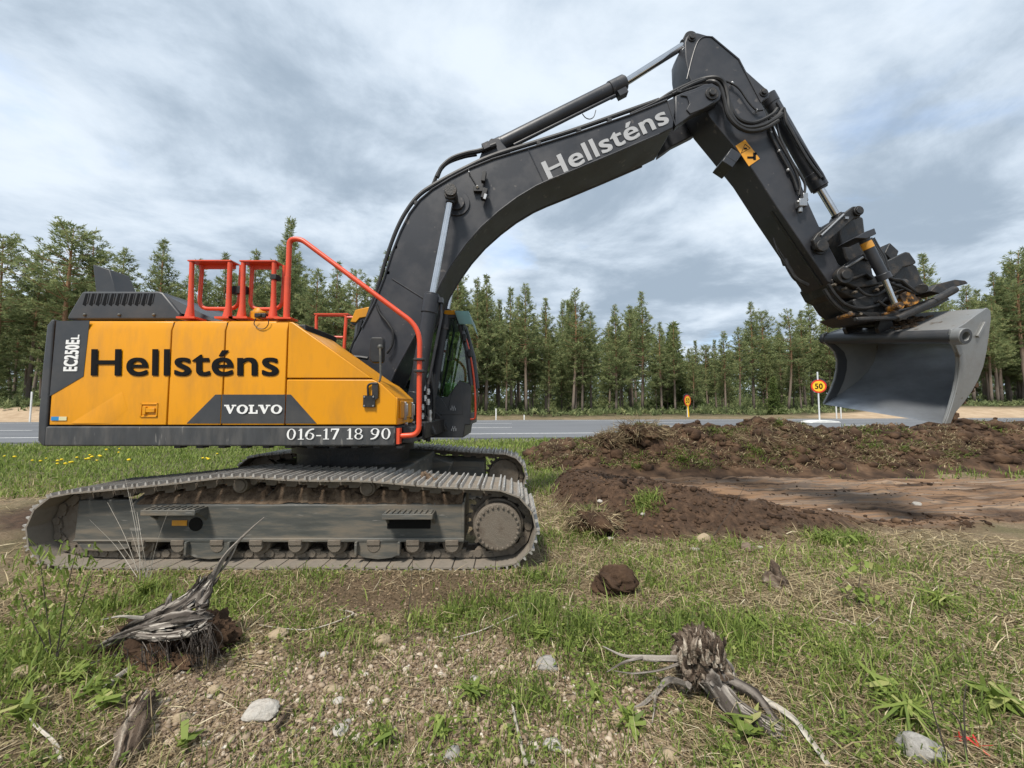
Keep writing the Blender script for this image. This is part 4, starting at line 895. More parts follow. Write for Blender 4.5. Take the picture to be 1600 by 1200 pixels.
b = MB(); x_ = cabp['rl'][0] + 0.03; z0, z1 = at(560, 605, Y0).z, at(560, 505, Y0).z; b.add([(x_, Y0 + 0.07, z0), (x_ + .05, Y0 + 0.07, z1), (x_ + .05, Y1 - 0.07, z1), (x_, Y1 - 0.07, z0)], [[0, 1, 2, 3]]); b.build("rear_window", M_glass, CAB, smooth=0)
b = MB(); s_ = at(650, 630, 6.0); b.box((s_.x, 6.02, s_.z + 0.10), (0.50, 0.5, 0.14)); b.box((s_.x - 0.28, 6.02, s_.z + 0.48), (0.14, 0.48, 0.75), Matrix.Rotation(R(-8), 3, 'Y')); b.box((s_.x - 0.33, 6.02, s_.z + 0.93), (0.10, 0.28, 0.2)); b.box((s_.x + 0.1, 5.72, s_.z + 0.28), (0.4, 0.10, 0.12)); b.build("operator_seat", M_interior, CAB, bevel=0.03)
MB().box((at(705, 612, 6).x, 5.95, at(705, 612, 6).z + 0.02), (0.22, 0.25, 0.22)).build("green_vest", M_hivis, CAB, bevel=0.06)
MB().tube(rounded(pxl([(700, 538), (699, 562), (706, 564), (708, 545)], Y0 - 0.0), 0.02), 0.008, 6).box(at(688, 560, 5.8), (0.1, 0.06, 0.14)).build("cab_monitor", M_black, CAB)
b = MB(); vz = pxl([(711, 487), (733, 487.5), (738.5, 508), (718, 508)], Y0); b.add([Vector((q.x, Y0 - 0.06, q.z)) for q in vz] + [Vector((q.x, Y0 - 0.045, q.z)) for q in vz], [[0, 1, 2, 3], [7, 6, 5, 4], [0, 4, 5, 1], [1, 5, 6, 2], [2, 6, 7, 3], [3, 7, 4, 0]]); b.add([Vector((vz[1].x, Y0 - 0.045, vz[1].z)), Vector((vz[2].x, Y0 - 0.045, vz[2].z)), Vector((vz[2].x, Y1, vz[2].z)), Vector((vz[1].x, Y1, vz[1].z))], [[0, 1, 2, 3]]); b.build("sun_visor", M_visor, CAB, bevel=0.004)
for yy in (Y0 - 0.02, Y0 + 0.5): MB().tube([at(712, 489, yy), at(722, 500, yy), at(724, 516, yy)], 0.016, 8).build("visor_bracket", M_black, CAB)
MB().tube(bez(pxl([(722, 522), (728, 530), (734, 552), (739, 580), (742, 610), (743, 640), (742, 653), (738, 655), (734, 655)], Y0 + 0.02), 5), 0.015, 10).build("grab_rail", M_red, CAB)
MB().prism([xz(*v, Y0) for v in ((700, 640), (706, 614), (712, 602), (720, 600.5), (722, 604), (723, 648), (676, 648), (676, 626), (690, 622))], Y0 - 0.008, Y0 + 0.002).build("side_panel", M_dark, CAB, bevel=0.006)
for (px, py) in ((708, 638), (709, 670)):
    b = MB(); p = at(px, py, Y0 - 0.012)
    for k in range(5): b.box((p.x - 0.03 + 0.015 * k, Y0 - 0.012, p.z + (0.02 if k % 2 else -0.012)), (0.010, 0.002, 0.03 + 0.008 * (k % 3)))
    b.build("pictogram", M_grey_letter, CAB, smooth=0)
b = MB(); P = pxl([(726, 528), (734, 552), (738, 575)], Y0 - 0.04)
for i, q in enumerate(P[:2]): b.box(q, (0.05, 0.08, 0.11))
b.build("cab_side_light", M_black, CAB, bevel=0.01)
# far-side guard behind the cab
b = MB(); Yf = 6.35
b.tube(rounded(pxl([(494, 560), (494.5, 492), (541, 492.5), (537, 556)], Yf), 0.05), 0.026, 10); b.tube(pxl([(496, 526), (536, 527)], Yf), 0.02, 8); b.tube(rounded(pxl([(540, 496), (553, 496), (553, 500)], Yf), 0.03), 0.02, 8); a_, c_ = at(492, 491, Yf), at(545, 491, Yf); b.b2(a_.x, c_.x, Yf - 0.03, Yf + 0.15, a_.z - 0.01, a_.z + 0.01)
b.build("guard_rail", M_red, EX)
# ------------------------------------------------------------------ boom
BY0, BY1 = 4.77, 5.43
top_e = [(548, 548), (566, 512), (585, 474), (600, 436), (613, 395), (626, 362), (640, 334), (656, 313), (676, 296), (704, 279), (735, 263), (770, 249), (830, 231), (900, 209), (985, 180), (1042, 157), (1066, 146), (1084, 140)]
tip = [(1100, 133), (1112, 131.5), (1122, 137), (1126.5, 147), (1124, 157), (1116, 163)]
low_e = [(1096, 173), (1080, 181), (1068, 190), (1055, 199), (1030, 210), (960, 240), (900, 265), (860, 281), (838, 291), (808, 309), (780, 330), (752, 355), (728, 382), (706, 413), (690, 440), (676, 470), (660, 503), (640, 540), (618, 580), (604, 612), (590, 622), (574, 616), (560, 590)]
MBm = MB(); outline = top_e + tip + low_e
# main box between its side plates, cut off before the fork at the tip
box_o = top_e[:-2] + [(1058, 150), (1052, 199)] + low_e[4:]
MBm.ppx(box_o, BY0, BY0, BY1)
fork = [(1054, 151.5), (1066, 146), (1084, 140)] + tip + low_e[:4]
for y0, y1 in ((BY0 - 0.018, BY0 + 0.085), (BY1 - 0.085, BY1 + 0.018)): MBm.ppx(fork, BY0, y0, y1)
BOOM = MBm.build("boom", M_boom, EX, bevel=0.012, smooth=35)
P_ = lambda pts: [at(x, y, BY0) for x, y in pts]
# flange lips along both edges, weld seams
for nm, e_ in (("edge_flange", top_e[1:-2]), ("edge_flange", low_e[4:20])):
    b = MB(); Q = P_(e_); k = len(Q)
    for yy in (BY0 - 0.006, BY1 + 0.006): b.tube([Vector((q.x, yy, q.z)) for q in Q], 0.013, 6)
    b.build(nm, M_boom, BOOM)
for a, c in (((825, 233), (850, 286)), ((1043, 158), (1056, 197)), ((613, 436), (664, 468))):
    MB().tube([at(*a, BY0 - 0.002), at(*c, BY0 - 0.002)], 0.008, 6).build("weld_seam", M_boom, BOOM)
b = MB(); b.ppx([(1062, 150), (1073, 152), (1077, 163), (1072, 172), (1078, 179), (1098, 171), (1116, 160), (1121, 148), (1113, 137), (1100, 138), (1086, 143)], BY0 - 0.02, BY0 - 0.034, BY0 - 0.019); b.build("fork_cheek", M_boom, BOOM, bevel=0.006)
p = at(1112, 147, BY0 - 0.03); MB().cyl((p.x, BY0 - 0.075, p.z), (p.x, BY1 + 0.06, p.z), 0.045, 20).cyl((p.x, BY0 - 0.05, p.z), (p.x, BY0 - 0.03, p.z), 0.085, 28).build("boom_tip_pin", M_grime, BOOM, bevel=0.004)
nml = BY0 - 0.006
lettering("Hellsténs", at(857.5, 281.5, nml), pxvec((857.5, 281.5), (1047, 191), nml), pxvec((857.5, 281.5), (845, 254.5), nml), M_grey_letter, BOOM, "name_lettering", 0.021)
# boom cylinder pin bosses and foot
pb = at(706, 303, 4.60); MB().cyl((pb.x, 4.52, pb.z), (pb.x, 5.68, pb.z), 0.055, 20).cyl((pb.x, 4.50, pb.z), (pb.x, 4.53, pb.z), 0.075, 24).build("cylinder_pin", M_grime, BOOM, bevel=0.005)
b = MB(); q = at(714, 318, BY0 - 0.005); b.cyl((q.x, BY0 - 0.02, q.z), (q.x, BY0 + 0.01, q.z), 0.165, 36); b.cyl((q.x, BY0 - 0.05, q.z), (q.x, BY0 - 0.015, q.z), 0.10, 28); b.build("pin_boss", M_boom, BOOM, bevel=0.006)
b = MB(); pf = at(592, 615, 5.1); b.cyl((pf.x, 4.70, pf.z), (pf.x, 5.50, pf.z), 0.13, 28)
b.build("boom_foot_pin", M_grime, BOOM)
br = MB()
for yy in (4.66, 5.46): br.prism([(pf.x - 0.42, zs + 0.03), (pf.x - 0.17, pf.z + 0.12), (pf.x + 0.0, pf.z + 0.2), (pf.x + 0.16, pf.z + 0.12), (pf.x + 0.75, zb + 0.05), (pf.x + 0.85, zs + 0.03)], yy, yy + 0.08)
br.b2(pf.x - 0.9, pf.x + 0.80, 4.3, 5.5, zs + 0.01, zb)
br.build("boom_bracket", M_grime, EX, bevel=0.012)
# hoses and pipes along the top of the boom
def hose(pts, Y, r_, nm="hose", m=M_black, par=BOOM, n=8): return MB().tube(bez(pxl(pts, Y), n), r_, 8).build(nm, m, par)
line = [(560, 560), (572, 515), (592, 455), (606, 408), (620, 368), (636, 336), (658, 308), (690, 287), (730, 265), (770, 247), (830, 228), (900, 206), (985, 176), (1030, 160)]
for k, (dy, yy, rr) in enumerate(((-3.0, 4.86, 0.024), (-4.5, 4.95, 0.022), (-4.0, 5.07, 0.026), (-4.0, 5.2, 0.022), (-3.0, 5.33, 0.022))):
    hose([(x - (2.5 if x < 700 else 0.8), y + dy) for x, y in line], yy, rr, "boom_pipe")
hose([(683, 277), (690, 262), (706, 248), (728, 240), (748, 236), (762, 231), (775, 226)], 4.95, 0.030)
hose([(676, 290), (686, 268), (700, 254), (724, 245), (745, 241)], 5.15, 0.026)
b = MB()
for (x, y) in ((606, 428), (618, 388), (650, 318), (842, 224), (905, 203), (953, 188), (1062, 143)):
    q = at(x, y, BY0); b.box((q.x, 5.05, q.z + 0.015), (0.055, 0.56, 0.05))
b.build("pipe_clamps", M_black, BOOM, bevel=0.006)
hose([(1022, 163), (1046, 147), (1070, 135), (1095, 125), (1118, 122), (1131, 130), (1137, 150), (1140, 172), (1150, 191), (1168, 200), (1190, 197), (1210, 187), (1222, 178)], [4.85] * 4 + [4.78] * 9, 0.028)
hose([(1022, 166), (1050, 149), (1076, 138), (1100, 129), (1116, 128), (1126, 138), (1132, 158), (1138, 180), (1152, 197), (1172, 205), (1195, 201), (1216, 189)], [4.85] * 4 + [4.77] * 8, 0.025)
hose([(985, 178), (1020, 162), (1045, 150), (1072, 141), (1096, 134), (1112, 133)], 4.83, 0.016)
hose([(1050, 148), (1080, 133), (1105, 124), (1124, 124), (1134, 140), (1141, 165), (1155, 186), (1178, 192), (1205, 180), (1214, 170)], 4.83, 0.024)
hose([(1128, 125), (1144, 131), (1156, 140), (1170, 160), (1182, 172), (1192, 172)], 4.84, 0.011)
hose([(588, 475), (594, 490), (606, 505), (614, 520), (612, 540), (604, 552)], 4.72, 0.017)
hose([(540, 557), (560, 558), (575, 560)], 4.6, 0.022)
for dx in (0, 6, 12): hose([(546 + dx, 552), (552 + dx, 535), (560 + dx, 520), (566 + dx, 500)], 4.9 + 0.02 * dx, 0.014)
# work light with bracket on the boom side
b = MB(); b.box(at(756, 277, BY0 - 0.06), (0.05, 0.07, 0.13), Matrix.Rotation(R(8), 3, 'Y')); b.box(at(757, 304, BY0 - 0.08), (0.055, 0.09, 0.13), Matrix.Rotation(R(18), 3, 'Y')); b.box(at(748, 296, BY0 - 0.03), (0.13, 0.05, 0.07)); b.tube(bez(pxl([(732, 264), (734, 272), (741, 284), (746, 292)], BY0 - 0.012), 5), 0.008, 6)
b.mat(1); b.cyl(at(746, 292, BY0 - 0.07), at(746, 292, BY0 - 0.05), 0.02, 10); b.box(at(758, 307, BY0 - 0.128), (0.035, 0.01, 0.07), Matrix.Rotation(R(18), 3, 'Y')); b.ball(at(733, 269, BY0 - 0.02), 0.015, 8)
b.build("work_light", [M_black, M_steel], BOOM, bevel=0.006)

def cylinder(nm, base, neck, end, rb, rr, yoff=0.0, clamp=True):
    base, neck, end = Vector(base), Vector(neck), Vector(end); d = (neck - base).normalized(); b = MB()
    b.cyl(base, neck, rb, 28); b.cyl(neck - d * 0.22, neck, rb * 1.12, 28); b.cyl(neck, neck + d * 0.025, rb * 0.95, 28); b.cyl(base - d * 0.02, base + d * 0.12, rb * 1.06, 28)
    c = b.build(nm, M_boom, EX, bevel=0.006)
    MB().cyl(neck - d * 0.02, end, rr, 24).build("piston_rod", M_chrome, c)
    MB().cyl(end - d * 0.10, end + d * 0.02, rr * 1.35, 20).cyl(end + Vector((0, -0.075, 0)), end + Vector((0, 0.075, 0)), rr * 1.9, 24).build("rod_eye", M_grime, c, bevel=0.005)
    return c
for yy in (4.60, 5.60):
    q0, q1, q2 = at(648, 628, 4.60), at(675, 462, 4.60), at(705, 306, 4.60)
    c = cylinder("boom_cylinder", (q0.x, yy, q0.z), (q1.x, yy, q1.z), (q2.x, yy, q2.z), 0.090, 0.041)
    off = 0.115
    MB().tube([Vector((q0.x + 0.13, yy + 0.02, q0.z + 0.1)), Vector((q0.x + 0.17, yy + 0.02, q0.z + 0.3)), Vector((q1.x + 0.115, yy + 0.02, q1.z - 0.25)), Vector((q1.x + 0.10, yy + 0.02, q1.z - 0.05))], 0.018, 8).box((q1.x + 0.09, yy, q1.z - 0.06), (0.09, 0.07, 0.06)).build("cylinder_pipe", M_boom, c)
# clutter of hoses and couplings beside the cylinder foot
for k, (x0, x1, y0, y1) in enumerate(((662, 668, 585, 690), (668, 664, 590, 688), (673, 676, 578, 670), (660, 655, 600, 690), (678, 670, 584, 690))):
    hose([(x0, y0), ((x0 + x1) / 2 + 3 * (-1) ** k, (y0 + y1) / 2), (x1, y1)], 4.7 + 0.1 * k, 0.020, "hydraulic_hose", M_black, EX)
b = MB()
for x, y, w in ((663, 606, 5), (669, 612, 6), (664, 622, 5), (669, 628, 5), (672, 645, 5), (660, 650, 5), (672, 655, 5), (660, 636, 4)): q = at(x, y, 4.62); MB().cyl((q.x, 4.62, q.z - 0.035), (q.x, 4.62, q.z + 0.035), 0.022, 10).cyl((q.x, 4.62, q.z - 0.01), (q.x, 4.62, q.z + 0.012), 0.028, 6).build("hose_coupling", M_steel, EX)

# arm cylinder on top of the boom
a0, a1, a2 = at(772, 232, YC), at(974, 131, YC), at(1076, 66, YC)
ac = cylinder("arm_cylinder", a0, a1, a2, 0.100, 0.050)
b = MB(); d = (a1 - a0).normalized()
for f in (0.80,): b.tube([a0 + d * 0.25 + Vector((0.05, -0.06, -0.11)), a0.lerp(a1, 0.8) + Vector((0.06, -0.06, -0.12)), a0.lerp(a1, 0.9) + Vector((0.05, -0.05, -0.12))], 0.020, 8)
b.box(a0.lerp(a1, 0.955) + Vector((0.05, -0.03, -0.13)), (0.13, 0.10, 0.08), Matrix.Rotation(R(-28), 3, 'Y')); b.build("cylinder_pipe", M_boom, ac)
MB().tube(bez(pxl([(910, 178), (915, 184), (922, 186), (928, 182), (931, 172)], 4.95), 5), 0.006, 6).build("grease_line", M_black, ac)
b = MB()
for yy in (5.0, 5.2): b.prism([xz(*v, YC) for v in ((748, 262), (758, 236), (768, 226), (780, 226), (786, 234), (800, 250))], yy - 0.025, yy + 0.025)
b.box(at(760, 232, 4.98), (0.10, 0.14, 0.09), Matrix.Rotation(R(-25), 3, 'Y')); b.build("cylinder_bracket", M_boom, BOOM, bevel=0.006)

# ------------------------------------------------------------------ arm
AY0, AY1 = 4.88, 5.32
arm_o = [(1070, 66), (1073, 57), (1080, 51), (1090, 51), (1108, 56), (1113, 58), (1155, 93), (1163, 108), (1200, 141), (1203, 147), (1201, 153), (1193, 157), (1190, 160), (1204, 196), (1244, 267), (1264, 318), (1285, 364), (1310, 412), (1324, 425), (1324, 440), (1310, 448), (1293, 440), (1212, 321), (1175, 264), (1137, 217), (1108, 182), (1096, 158), (1086, 140), (1076, 118), (1071, 90)]
b = MB(); b.ppx(arm_o, AY0, AY0, AY1)
ARM = b.build("arm", M_boom, EX, bevel=0.012)
b = MB(); Q = [at(x, y, AY0) for x, y in [(1073, 124), (1082, 88), (1090, 66), (1100, 58), (1112, 58)]]
b.tube(bez([Vector((q.x, AY0 - 0.003, q.z)) for q in Q], 5), 0.008, 6); Q = [at(x, y, AY0) for x, y in [(1112, 58), (1154, 93), (1168, 120), (1189, 160)]]; b.tube([Vector((q.x, AY0 - 0.003, q.z)) for q in Q], 0.011, 6)
b.build("edge_flange", M_boom, ARM)
for px, py, rr, nm in ((1081, 59, 0.033, "rod_pin"), (1193, 145, 0.033, "cylinder_pin"), (1315, 432, 0.055, "bucket_pin"), (1281, 386, 0.06, "link_pin")):
    q = at(px, py, AY0); b = MB(); b.cyl((q.x, AY0 - 0.03, q.z), (q.x, AY1 + 0.03, q.z), rr, 20); b.cyl((q.x, AY0 - 0.012, q.z), (q.x, AY0 + 0.004, q.z), rr * 1.7, 24); b.build(nm, M_grime, ARM, bevel=0.003)
b = MB(); b.box(at(1140, 250, 4.97), (0.16, 0.20, 0.14), Matrix.Rotation(R(35), 3, 'Y')); b.box(at(1131, 262, 5.0), (0.16, 0.26, 0.09), Matrix.Rotation(R(35), 3, 'Y')); b.build("arm_stop", M_boom, ARM, bevel=0.008)
b = MB()
for k in range(3): b.add(*(lambda A, B: ([A + Vector((0, -0.01, 0)), B + Vector((0, -0.01, 0)), B + Vector((0.05, -0.01, 0.02)), A + Vector((0.05, -0.01, 0.02)), A + Vector((0, 0.03, 0)), B + Vector((0, 0.03, 0)), B + Vector((0.05, 0.03, 0.02)), A + Vector((0.05, 0.03, 0.02))], [[0, 1, 2, 3], [7, 6, 5, 4], [0, 4, 5, 1], [1, 5, 6, 2], [2, 6, 7, 3], [3, 7, 4, 0]]))(at(1205 + 1 * k, 330, 4.98 + 0.11 * k), at(1283, 446, 4.98 + 0.11 * k)))
b.build("wear_strips", M_grime, ARM)
ws = MB(); ya = AY0 - 0.004; ws.prism([xz(*v, ya) for v in ((1149, 228), (1164, 218.5), (1187, 248), (1170, 260))], ya - 0.003, ya + 0.002); WS = ws.build("warning_sticker", M_sticker, ARM, smooth=0)
b = MB(); T3 = [at(*v, ya - 0.006) for v in ((1157.5, 240), (1164, 224.5), (1173, 231.5))]; cen = (T3[0] + T3[1] + T3[2]) / 3
for i in range(3): u_, w_ = T3[i], T3[(i + 1) % 3]; b.add([u_, w_, cen.lerp(w_, 0.82), cen.lerp(u_, 0.82)], [[0, 1, 2, 3]])
b.add([cen + Vector((-.02, 0, -.012)), cen + Vector((.02, 0, -.012)), cen + Vector((.02, 0, .012)), cen + Vector((-.02, 0, .012))], [[0, 1, 2, 3]])
for (x, y, w_, h_) in ((1179, 244, 0.018, 0.05), (1173, 246, 0.045, 0.014), (1181, 240, 0.014, 0.014)): q = at(x, y, ya - 0.006); b.add([q + Vector((-w_, 0, -h_)), q + Vector((w_, 0, -h_)), q + Vector((w_, 0, h_)), q + Vector((-w_, 0, h_))], [[0, 1, 2, 3]])
b.build("warning_symbol", M_ink, ARM, smooth=0)
harm = lambda pts, yy, rr: hose(pts, yy, rr, "arm_hose", M_black, ARM)
harm([(1200, 200), (1208, 218), (1222, 245), (1238, 275), (1246, 298)], 4.85, 0.018); harm([(1206, 196), (1214, 215), (1228, 240), (1243, 268), (1250, 290), (1248, 305)], 4.84, 0.016)
harm([(1212, 185), (1216, 205), (1222, 222), (1236, 250), (1252, 276), (1258, 290), (1256, 310)], 4.83, 0.014); harm([(1192, 172), (1202, 186), (1214, 182), (1224, 170), (1228, 190), (1236, 205), (1262, 250), (1283, 278)], 4.96, 0.022)
harm([(1190, 190), (1210, 182), (1225, 178), (1238, 210), (1258, 245), (1280, 280)], 5.05, 0.02)
harm([(1208, 372), (1216, 395), (1226, 410), (1232, 420)], 4.95, 0.008); harm([(1210, 380), (1224, 402), (1233, 418)], 5.0, 0.008); harm([(1226, 405), (1234, 422), (1244, 436), (1262, 446)], 5.0, 0.028)
b = MB(); b.box(at(1252, 318, 4.83), (0.10, 0.08, 0.10)); b.cyl(at(1250, 332, 4.83), at(1251, 322, 4.83), 0.026, 10); b.box(at(1256, 308, 4.83), (0.06, 0.07, 0.08)); b.cyl(at(1245, 316, 4.82), at(1262, 312, 4.82), 0.018, 10); b.build("hose_manifold", M_steel, ARM, bevel=0.008)
b = MB()
for (x, y) in ((1204, 207), (1217, 236), (1231, 266), (1144, 130), (1182, 173)): b.ball(at(x, y, 4.85), 0.022, 8)
b.build("hose_clips", M_steel, ARM)
c0, c1, c2 = at(1200, 152, YC), at(1281, 294, YC), at(1312, 345, YC)
bc = cylinder("bucket_cylinder", c0, c1, c2, 0.092, 0.046)
MB().tube([at(1214, 160, 4.98), at(1240, 205, 4.98), at(1284, 272, 4.98), at(1288, 280, 4.99)], 0.020, 8).build("cylinder_pipe", M_boom, bc)
# ------------------------------------------------------------------ linkage and tiltrotator
for y0, y1 in ((4.79, 4.85), (5.35, 5.41)):
    LK = MB().ppx([(1268, 376), (1275, 366), (1322, 330), (1330, 324), (1340, 324), (1344, 332), (1341, 341), (1331, 343), (1290, 379), (1284, 391), (1273, 390)], 4.82, y0, y1).build("guide_link", M_grime, EX, bevel=0.010)
q = at(1336, 332.5, 4.82); MB().cyl((q.x, 4.76, q.z), (q.x, 5.44, q.z), 0.062, 24).cyl((q.x, 4.745, q.z), (q.x, 4.77, q.z), 0.045, 20).build("link_pin", M_grime, LK, bevel=0.004)
MB().tube([at(1283, 368, 4.78), at(1318, 335, 4.78)], 0.012, 8).box(at(1322, 341, 4.78), (0.045, 0.03, 0.03)).build("grease_line", M_steel, LK)
MB().ppx([(1304, 352), (1330, 338), (1342, 344), (1346, 380), (1352, 402), (1322, 420), (1314, 404), (1303, 368)], 5.0, 4.93, 5.27).build("push_link", M_grime, EX, bevel=0.02)
ti = MB()
for y0, y1 in ((4.79, 4.87), (5.33, 5.41)):
    ti.ppx([(1303, 428), (1309, 420), (1347, 396), (1354, 400), (1360, 430), (1372, 446), (1336, 452), (1312, 442), (1304, 437)], 4.83, y0, y1)
ti.ppx([(1290, 440), (1304, 434), (1330, 442), (1366, 442), (1378, 458), (1384, 472), (1352, 478), (1322, 468), (1300, 458)], 4.95, 4.86, 5.42)
ti.ppx([(1300, 458), (1322, 466), (1352, 476), (1392, 468), (1402, 480), (1398, 491), (1370, 497), (1338, 499), (1316, 482)], 5.02, 4.97, 5.42)
ti.ppx([(1326, 470), (1352, 462), (1362, 478), (1358, 494), (1336, 494)], 4.88, 4.82, 5.0)
TI = ti.build("tiltrotator", M_grime, EX, bevel=0.018)
MB().ppx([(1379, 410), (1408, 396), (1414, 397), (1424, 411), (1424, 414), (1417, 417), (1404, 420), (1390, 436), (1381, 432)], 4.90, 4.84, 4.90).ppx([(1384, 425), (1412, 415), (1420, 420), (1429, 442), (1436, 452), (1400, 470), (1366, 468), (1356, 446)], 5.05, 4.95, 5.45).build("rotor_housing", M_grime, TI, bevel=0.012)
MB().ppx([(1366, 402), (1374, 386), (1388, 399), (1384, 410), (1377, 414)], 5.2, 5.05, 5.4).build("valve_block", M_grime, TI, bevel=0.012)
b = MB(); b.ppx([(1397, 464), (1405, 458), (1413, 452), (1417, 456), (1421, 466), (1430, 467), (1430, 471), (1424, 477), (1412, 482), (1403, 478)], 4.80, 4.72, 5.3); b.build("rotor_casting", M_rototilt, TI, bevel=0.010)
t0, t1, t2 = at(1348, 370, 4.62), at(1380, 431, 4.62), at(1400, 479, 4.62); d = (t1 - t0).normalized()
tc_ = MB().cyl(t0, t1, 0.056, 24).cyl(t1 - d * 0.03, t1 + d * 0.05, 0.072, 24).ppx([(1327, 376), (1344, 366), (1357, 361), (1360, 370), (1345, 377)], 4.62, 4.54, 4.80).build("tilt_cylinder", M_boom, EX, bevel=0.006)
MB().cyl(t1, t2, 0.030, 20).build("piston_rod", M_chrome, tc_)
MB().cyl((t2.x, 4.56, t2.z), (t2.x, 4.72, t2.z), 0.045, 20).build("rod_eye", M_rototilt, tc_, bevel=0.006)
a_, c_ = t0.lerp(t1, 0.14), t0.lerp(t1, 0.30); MB().cyl(a_, c_, 0.0585, 24).build("yellow_band", M_sticker, tc_)
for k, (dx, yy) in enumerate(((0, 4.68), (3, 4.75), (7, 4.83))):
    MB().tube(bez(pxl([(1357 + dx, 372), (1366 + dx, 388), (1375 + dx, 402), (1379 + dx, 416), (1383 + dx, 428)], yy), 5), 0.018, 8).build("hose", M_black, TI)
    MB().tube(bez(pxl([(1384, 430 + 2 * dx / 3), (1395, 436 + dx / 2), (1408, 438 + dx), (1418, 446 + dx / 2), (1430, 455)], yy - 0.03), 5), 0.017, 8).build("hose", M_black, TI)
q = at(1315, 432, 4.80); MB().cyl((q.x, 4.745, q.z), (q.x, 4.80, q.z), 0.105, 32).cyl((q.x, 4.72, q.z), (q.x, 4.75, q.z), 0.060, 24).build("pin_boss", M_grime, TI, bevel=0.006)
q = at(1281, 386, 4.82); MB().cyl((q.x, 4.765, q.z), (q.x, 4.80, q.z), 0.075, 28).build("link_boss", M_grime, TI, bevel=0.005)
q = at(1352, 402, 4.80); MB().cyl((q.x, 4.76, q.z), (q.x, 4.80, q.z), 0.055, 24).build("pin_boss", M_grime, TI, bevel=0.005)
MB().tube(pxl([(1312, 424), (1348, 402)], 4.77), 0.016, 8).build("bracket_rib", M_steel, TI)
MB().tube(pxl([(1326, 438), (1352, 428), (1362, 436)], 4.77), 0.020, 8).build("bracket_rib", M_grime, TI)
for k, (pts, yy, rr) in enumerate((([(1288, 452), (1300, 470), (1316, 484), (1336, 490), (1352, 486)], 4.84, 0.024), ([(1294, 444), (1306, 462), (1322, 476), (1344, 482), (1368, 478), (1384, 466)], 4.80, 0.020), ([(1340, 450), (1352, 460), (1366, 462), (1380, 456), (1390, 446)], 4.76, 0.017), ([(1372, 470), (1384, 478), (1394, 476), (1402, 462)], 4.70, 0.015), ([(1386, 440), (1400, 446), (1412, 450), (1424, 456), (1438, 458)], 4.72, 0.015), ([(1296, 462), (1312, 480), (1330, 496), (1350, 500)], 4.92, 0.022))):
    MB().tube(bez(pxl(pts, yy), 6), rr, 8).build("hose", M_black, TI)
q0 = at(1394, 452, 4.80); MB().cyl((q0.x - 0.10, 4.78, q0.z), (q0.x + 0.14, 4.78, q0.z + 0.07), 0.06, 20).build("worm_gear_housing", M_grime, TI, bevel=0.006)
for (x, y) in ((1306, 444), (1322, 450), (1338, 456), (1372, 452), (1382, 446), (1330, 488), (1346, 490)): q = at(x, y, 4.80); MB().cyl((q.x, 4.80, q.z), (q.x, 4.87, q.z), 0.018, 6).build("bolt", M_track, TI)
MB().cyl(at(1440, 451, 4.66), at(1440, 451, 4.9), 0.058, 24).build("worm_gear_cap", M_grime, TI, bevel=0.006)
# lower quick hitch
hb = MB(); hb.ppx([(1318, 492), (1340, 503), (1400, 500), (1440, 484), (1458, 474), (1450, 468), (1430, 476), (1395, 490), (1340, 494)], 5.0, 4.80, 5.42); hb.ppx([(1436, 460), (1446, 449), (1474, 442), (1489, 443.5), (1494, 448), (1470, 454), (1450, 464)], 5.0, 4.86, 5.30)
hb.tube([at(1400, 498, 4.72), at(1440, 480, 4.72), at(1462, 470, 4.72)], 0.042, 14); hb.tube([at(1458, 471, 4.72), at(1492, 452, 4.72)], 0.047, 14)
hb.tube(pxl([(1336, 499), (1415, 496)], 4.72), 0.03, 10)
hb.build("quick_hitch", M_grime, TI, bevel=0.012)
MB().box(at(1321, 494, 4.86), (0.08, 0.2, 0.04)).build("rusty_edge", M_rototilt, TI, bevel=0.01)
MB().box(at(1388, 489, 4.73), (0.14, 0.06, 0.03), Matrix.Rotation(R(-15), 3, 'Y')).build("rusty_edge", M_rototilt, TI, bevel=0.01)

# ------------------------------------------------------------------ bucket
BM_, BYAW, BROLL, BW, TAU = Vector((4.896, 5.05, 2.379)), R(8), 0.159, 1.47, math.tan(R(12))
_b = Vector((math.cos(BYAW), math.sin(BYAW), 0)); _a = Vector((math.sin(BYAW), -math.cos(BYAW), 0)); _u = Vector((0, 0, 1))
_a2 = _a * math.cos(BROLL) - _u * math.sin(BROLL); _u2 = _u * math.cos(BROLL) + _a * math.sin(BROLL)
def bk(s, c, dw=0.0): return BM_ + _a2 * s * (BW / 2 - c[0] * TAU + dw) + _b * c[0] + _u2 * c[1]
prof = [(0.045, -0.977), (0.20, -0.865), (0.36, -0.74), (0.50, -0.61), (0.60, -0.48), (0.665, -0.33), (0.69, -0.15), (0.69, 0.05), (0.68, 0.24), (0.655, 0.30), (0.60, 0.325), (0.40, 0.235), (0.20, 0.135), (0.02, 0.06)]
k_ = len(prof); nrm = []
for i in range(k_):
    a, c = prof[max(i - 1, 0)], prof[min(i + 1, k_ - 1)]; dx, dz = c[0] - a[0], c[1] - a[1]; l_ = math.hypot(dx, dz); nrm.append((dz / l_, -dx / l_))
b = MB(); ns = 8; ss = [-1 + 2 * i / ns for i in range(ns + 1)]; vin = []; vout = []
for s in ss:
    vin += [bk(s, p) for p in prof]; vout += [bk(s, (p[0] + 0.022 * n_[0], p[1] + 0.022 * n_[1])) for p, n_ in zip(prof, nrm)]
f = lambda base, flip: [([base + i * k_ + j, base + i * k_ + j + 1, base + (i + 1) * k_ + j + 1, base + (i + 1) * k_ + j][::(-1 if flip else 1)]) for i in range(ns) for j in range(k_ - 1)]
M0 = len(vin); b.mat(1).add(vin + vout, f(0, False)); b.mat(0); b.f += f(M0, True); b.m += [0] * (ns * (k_ - 1))
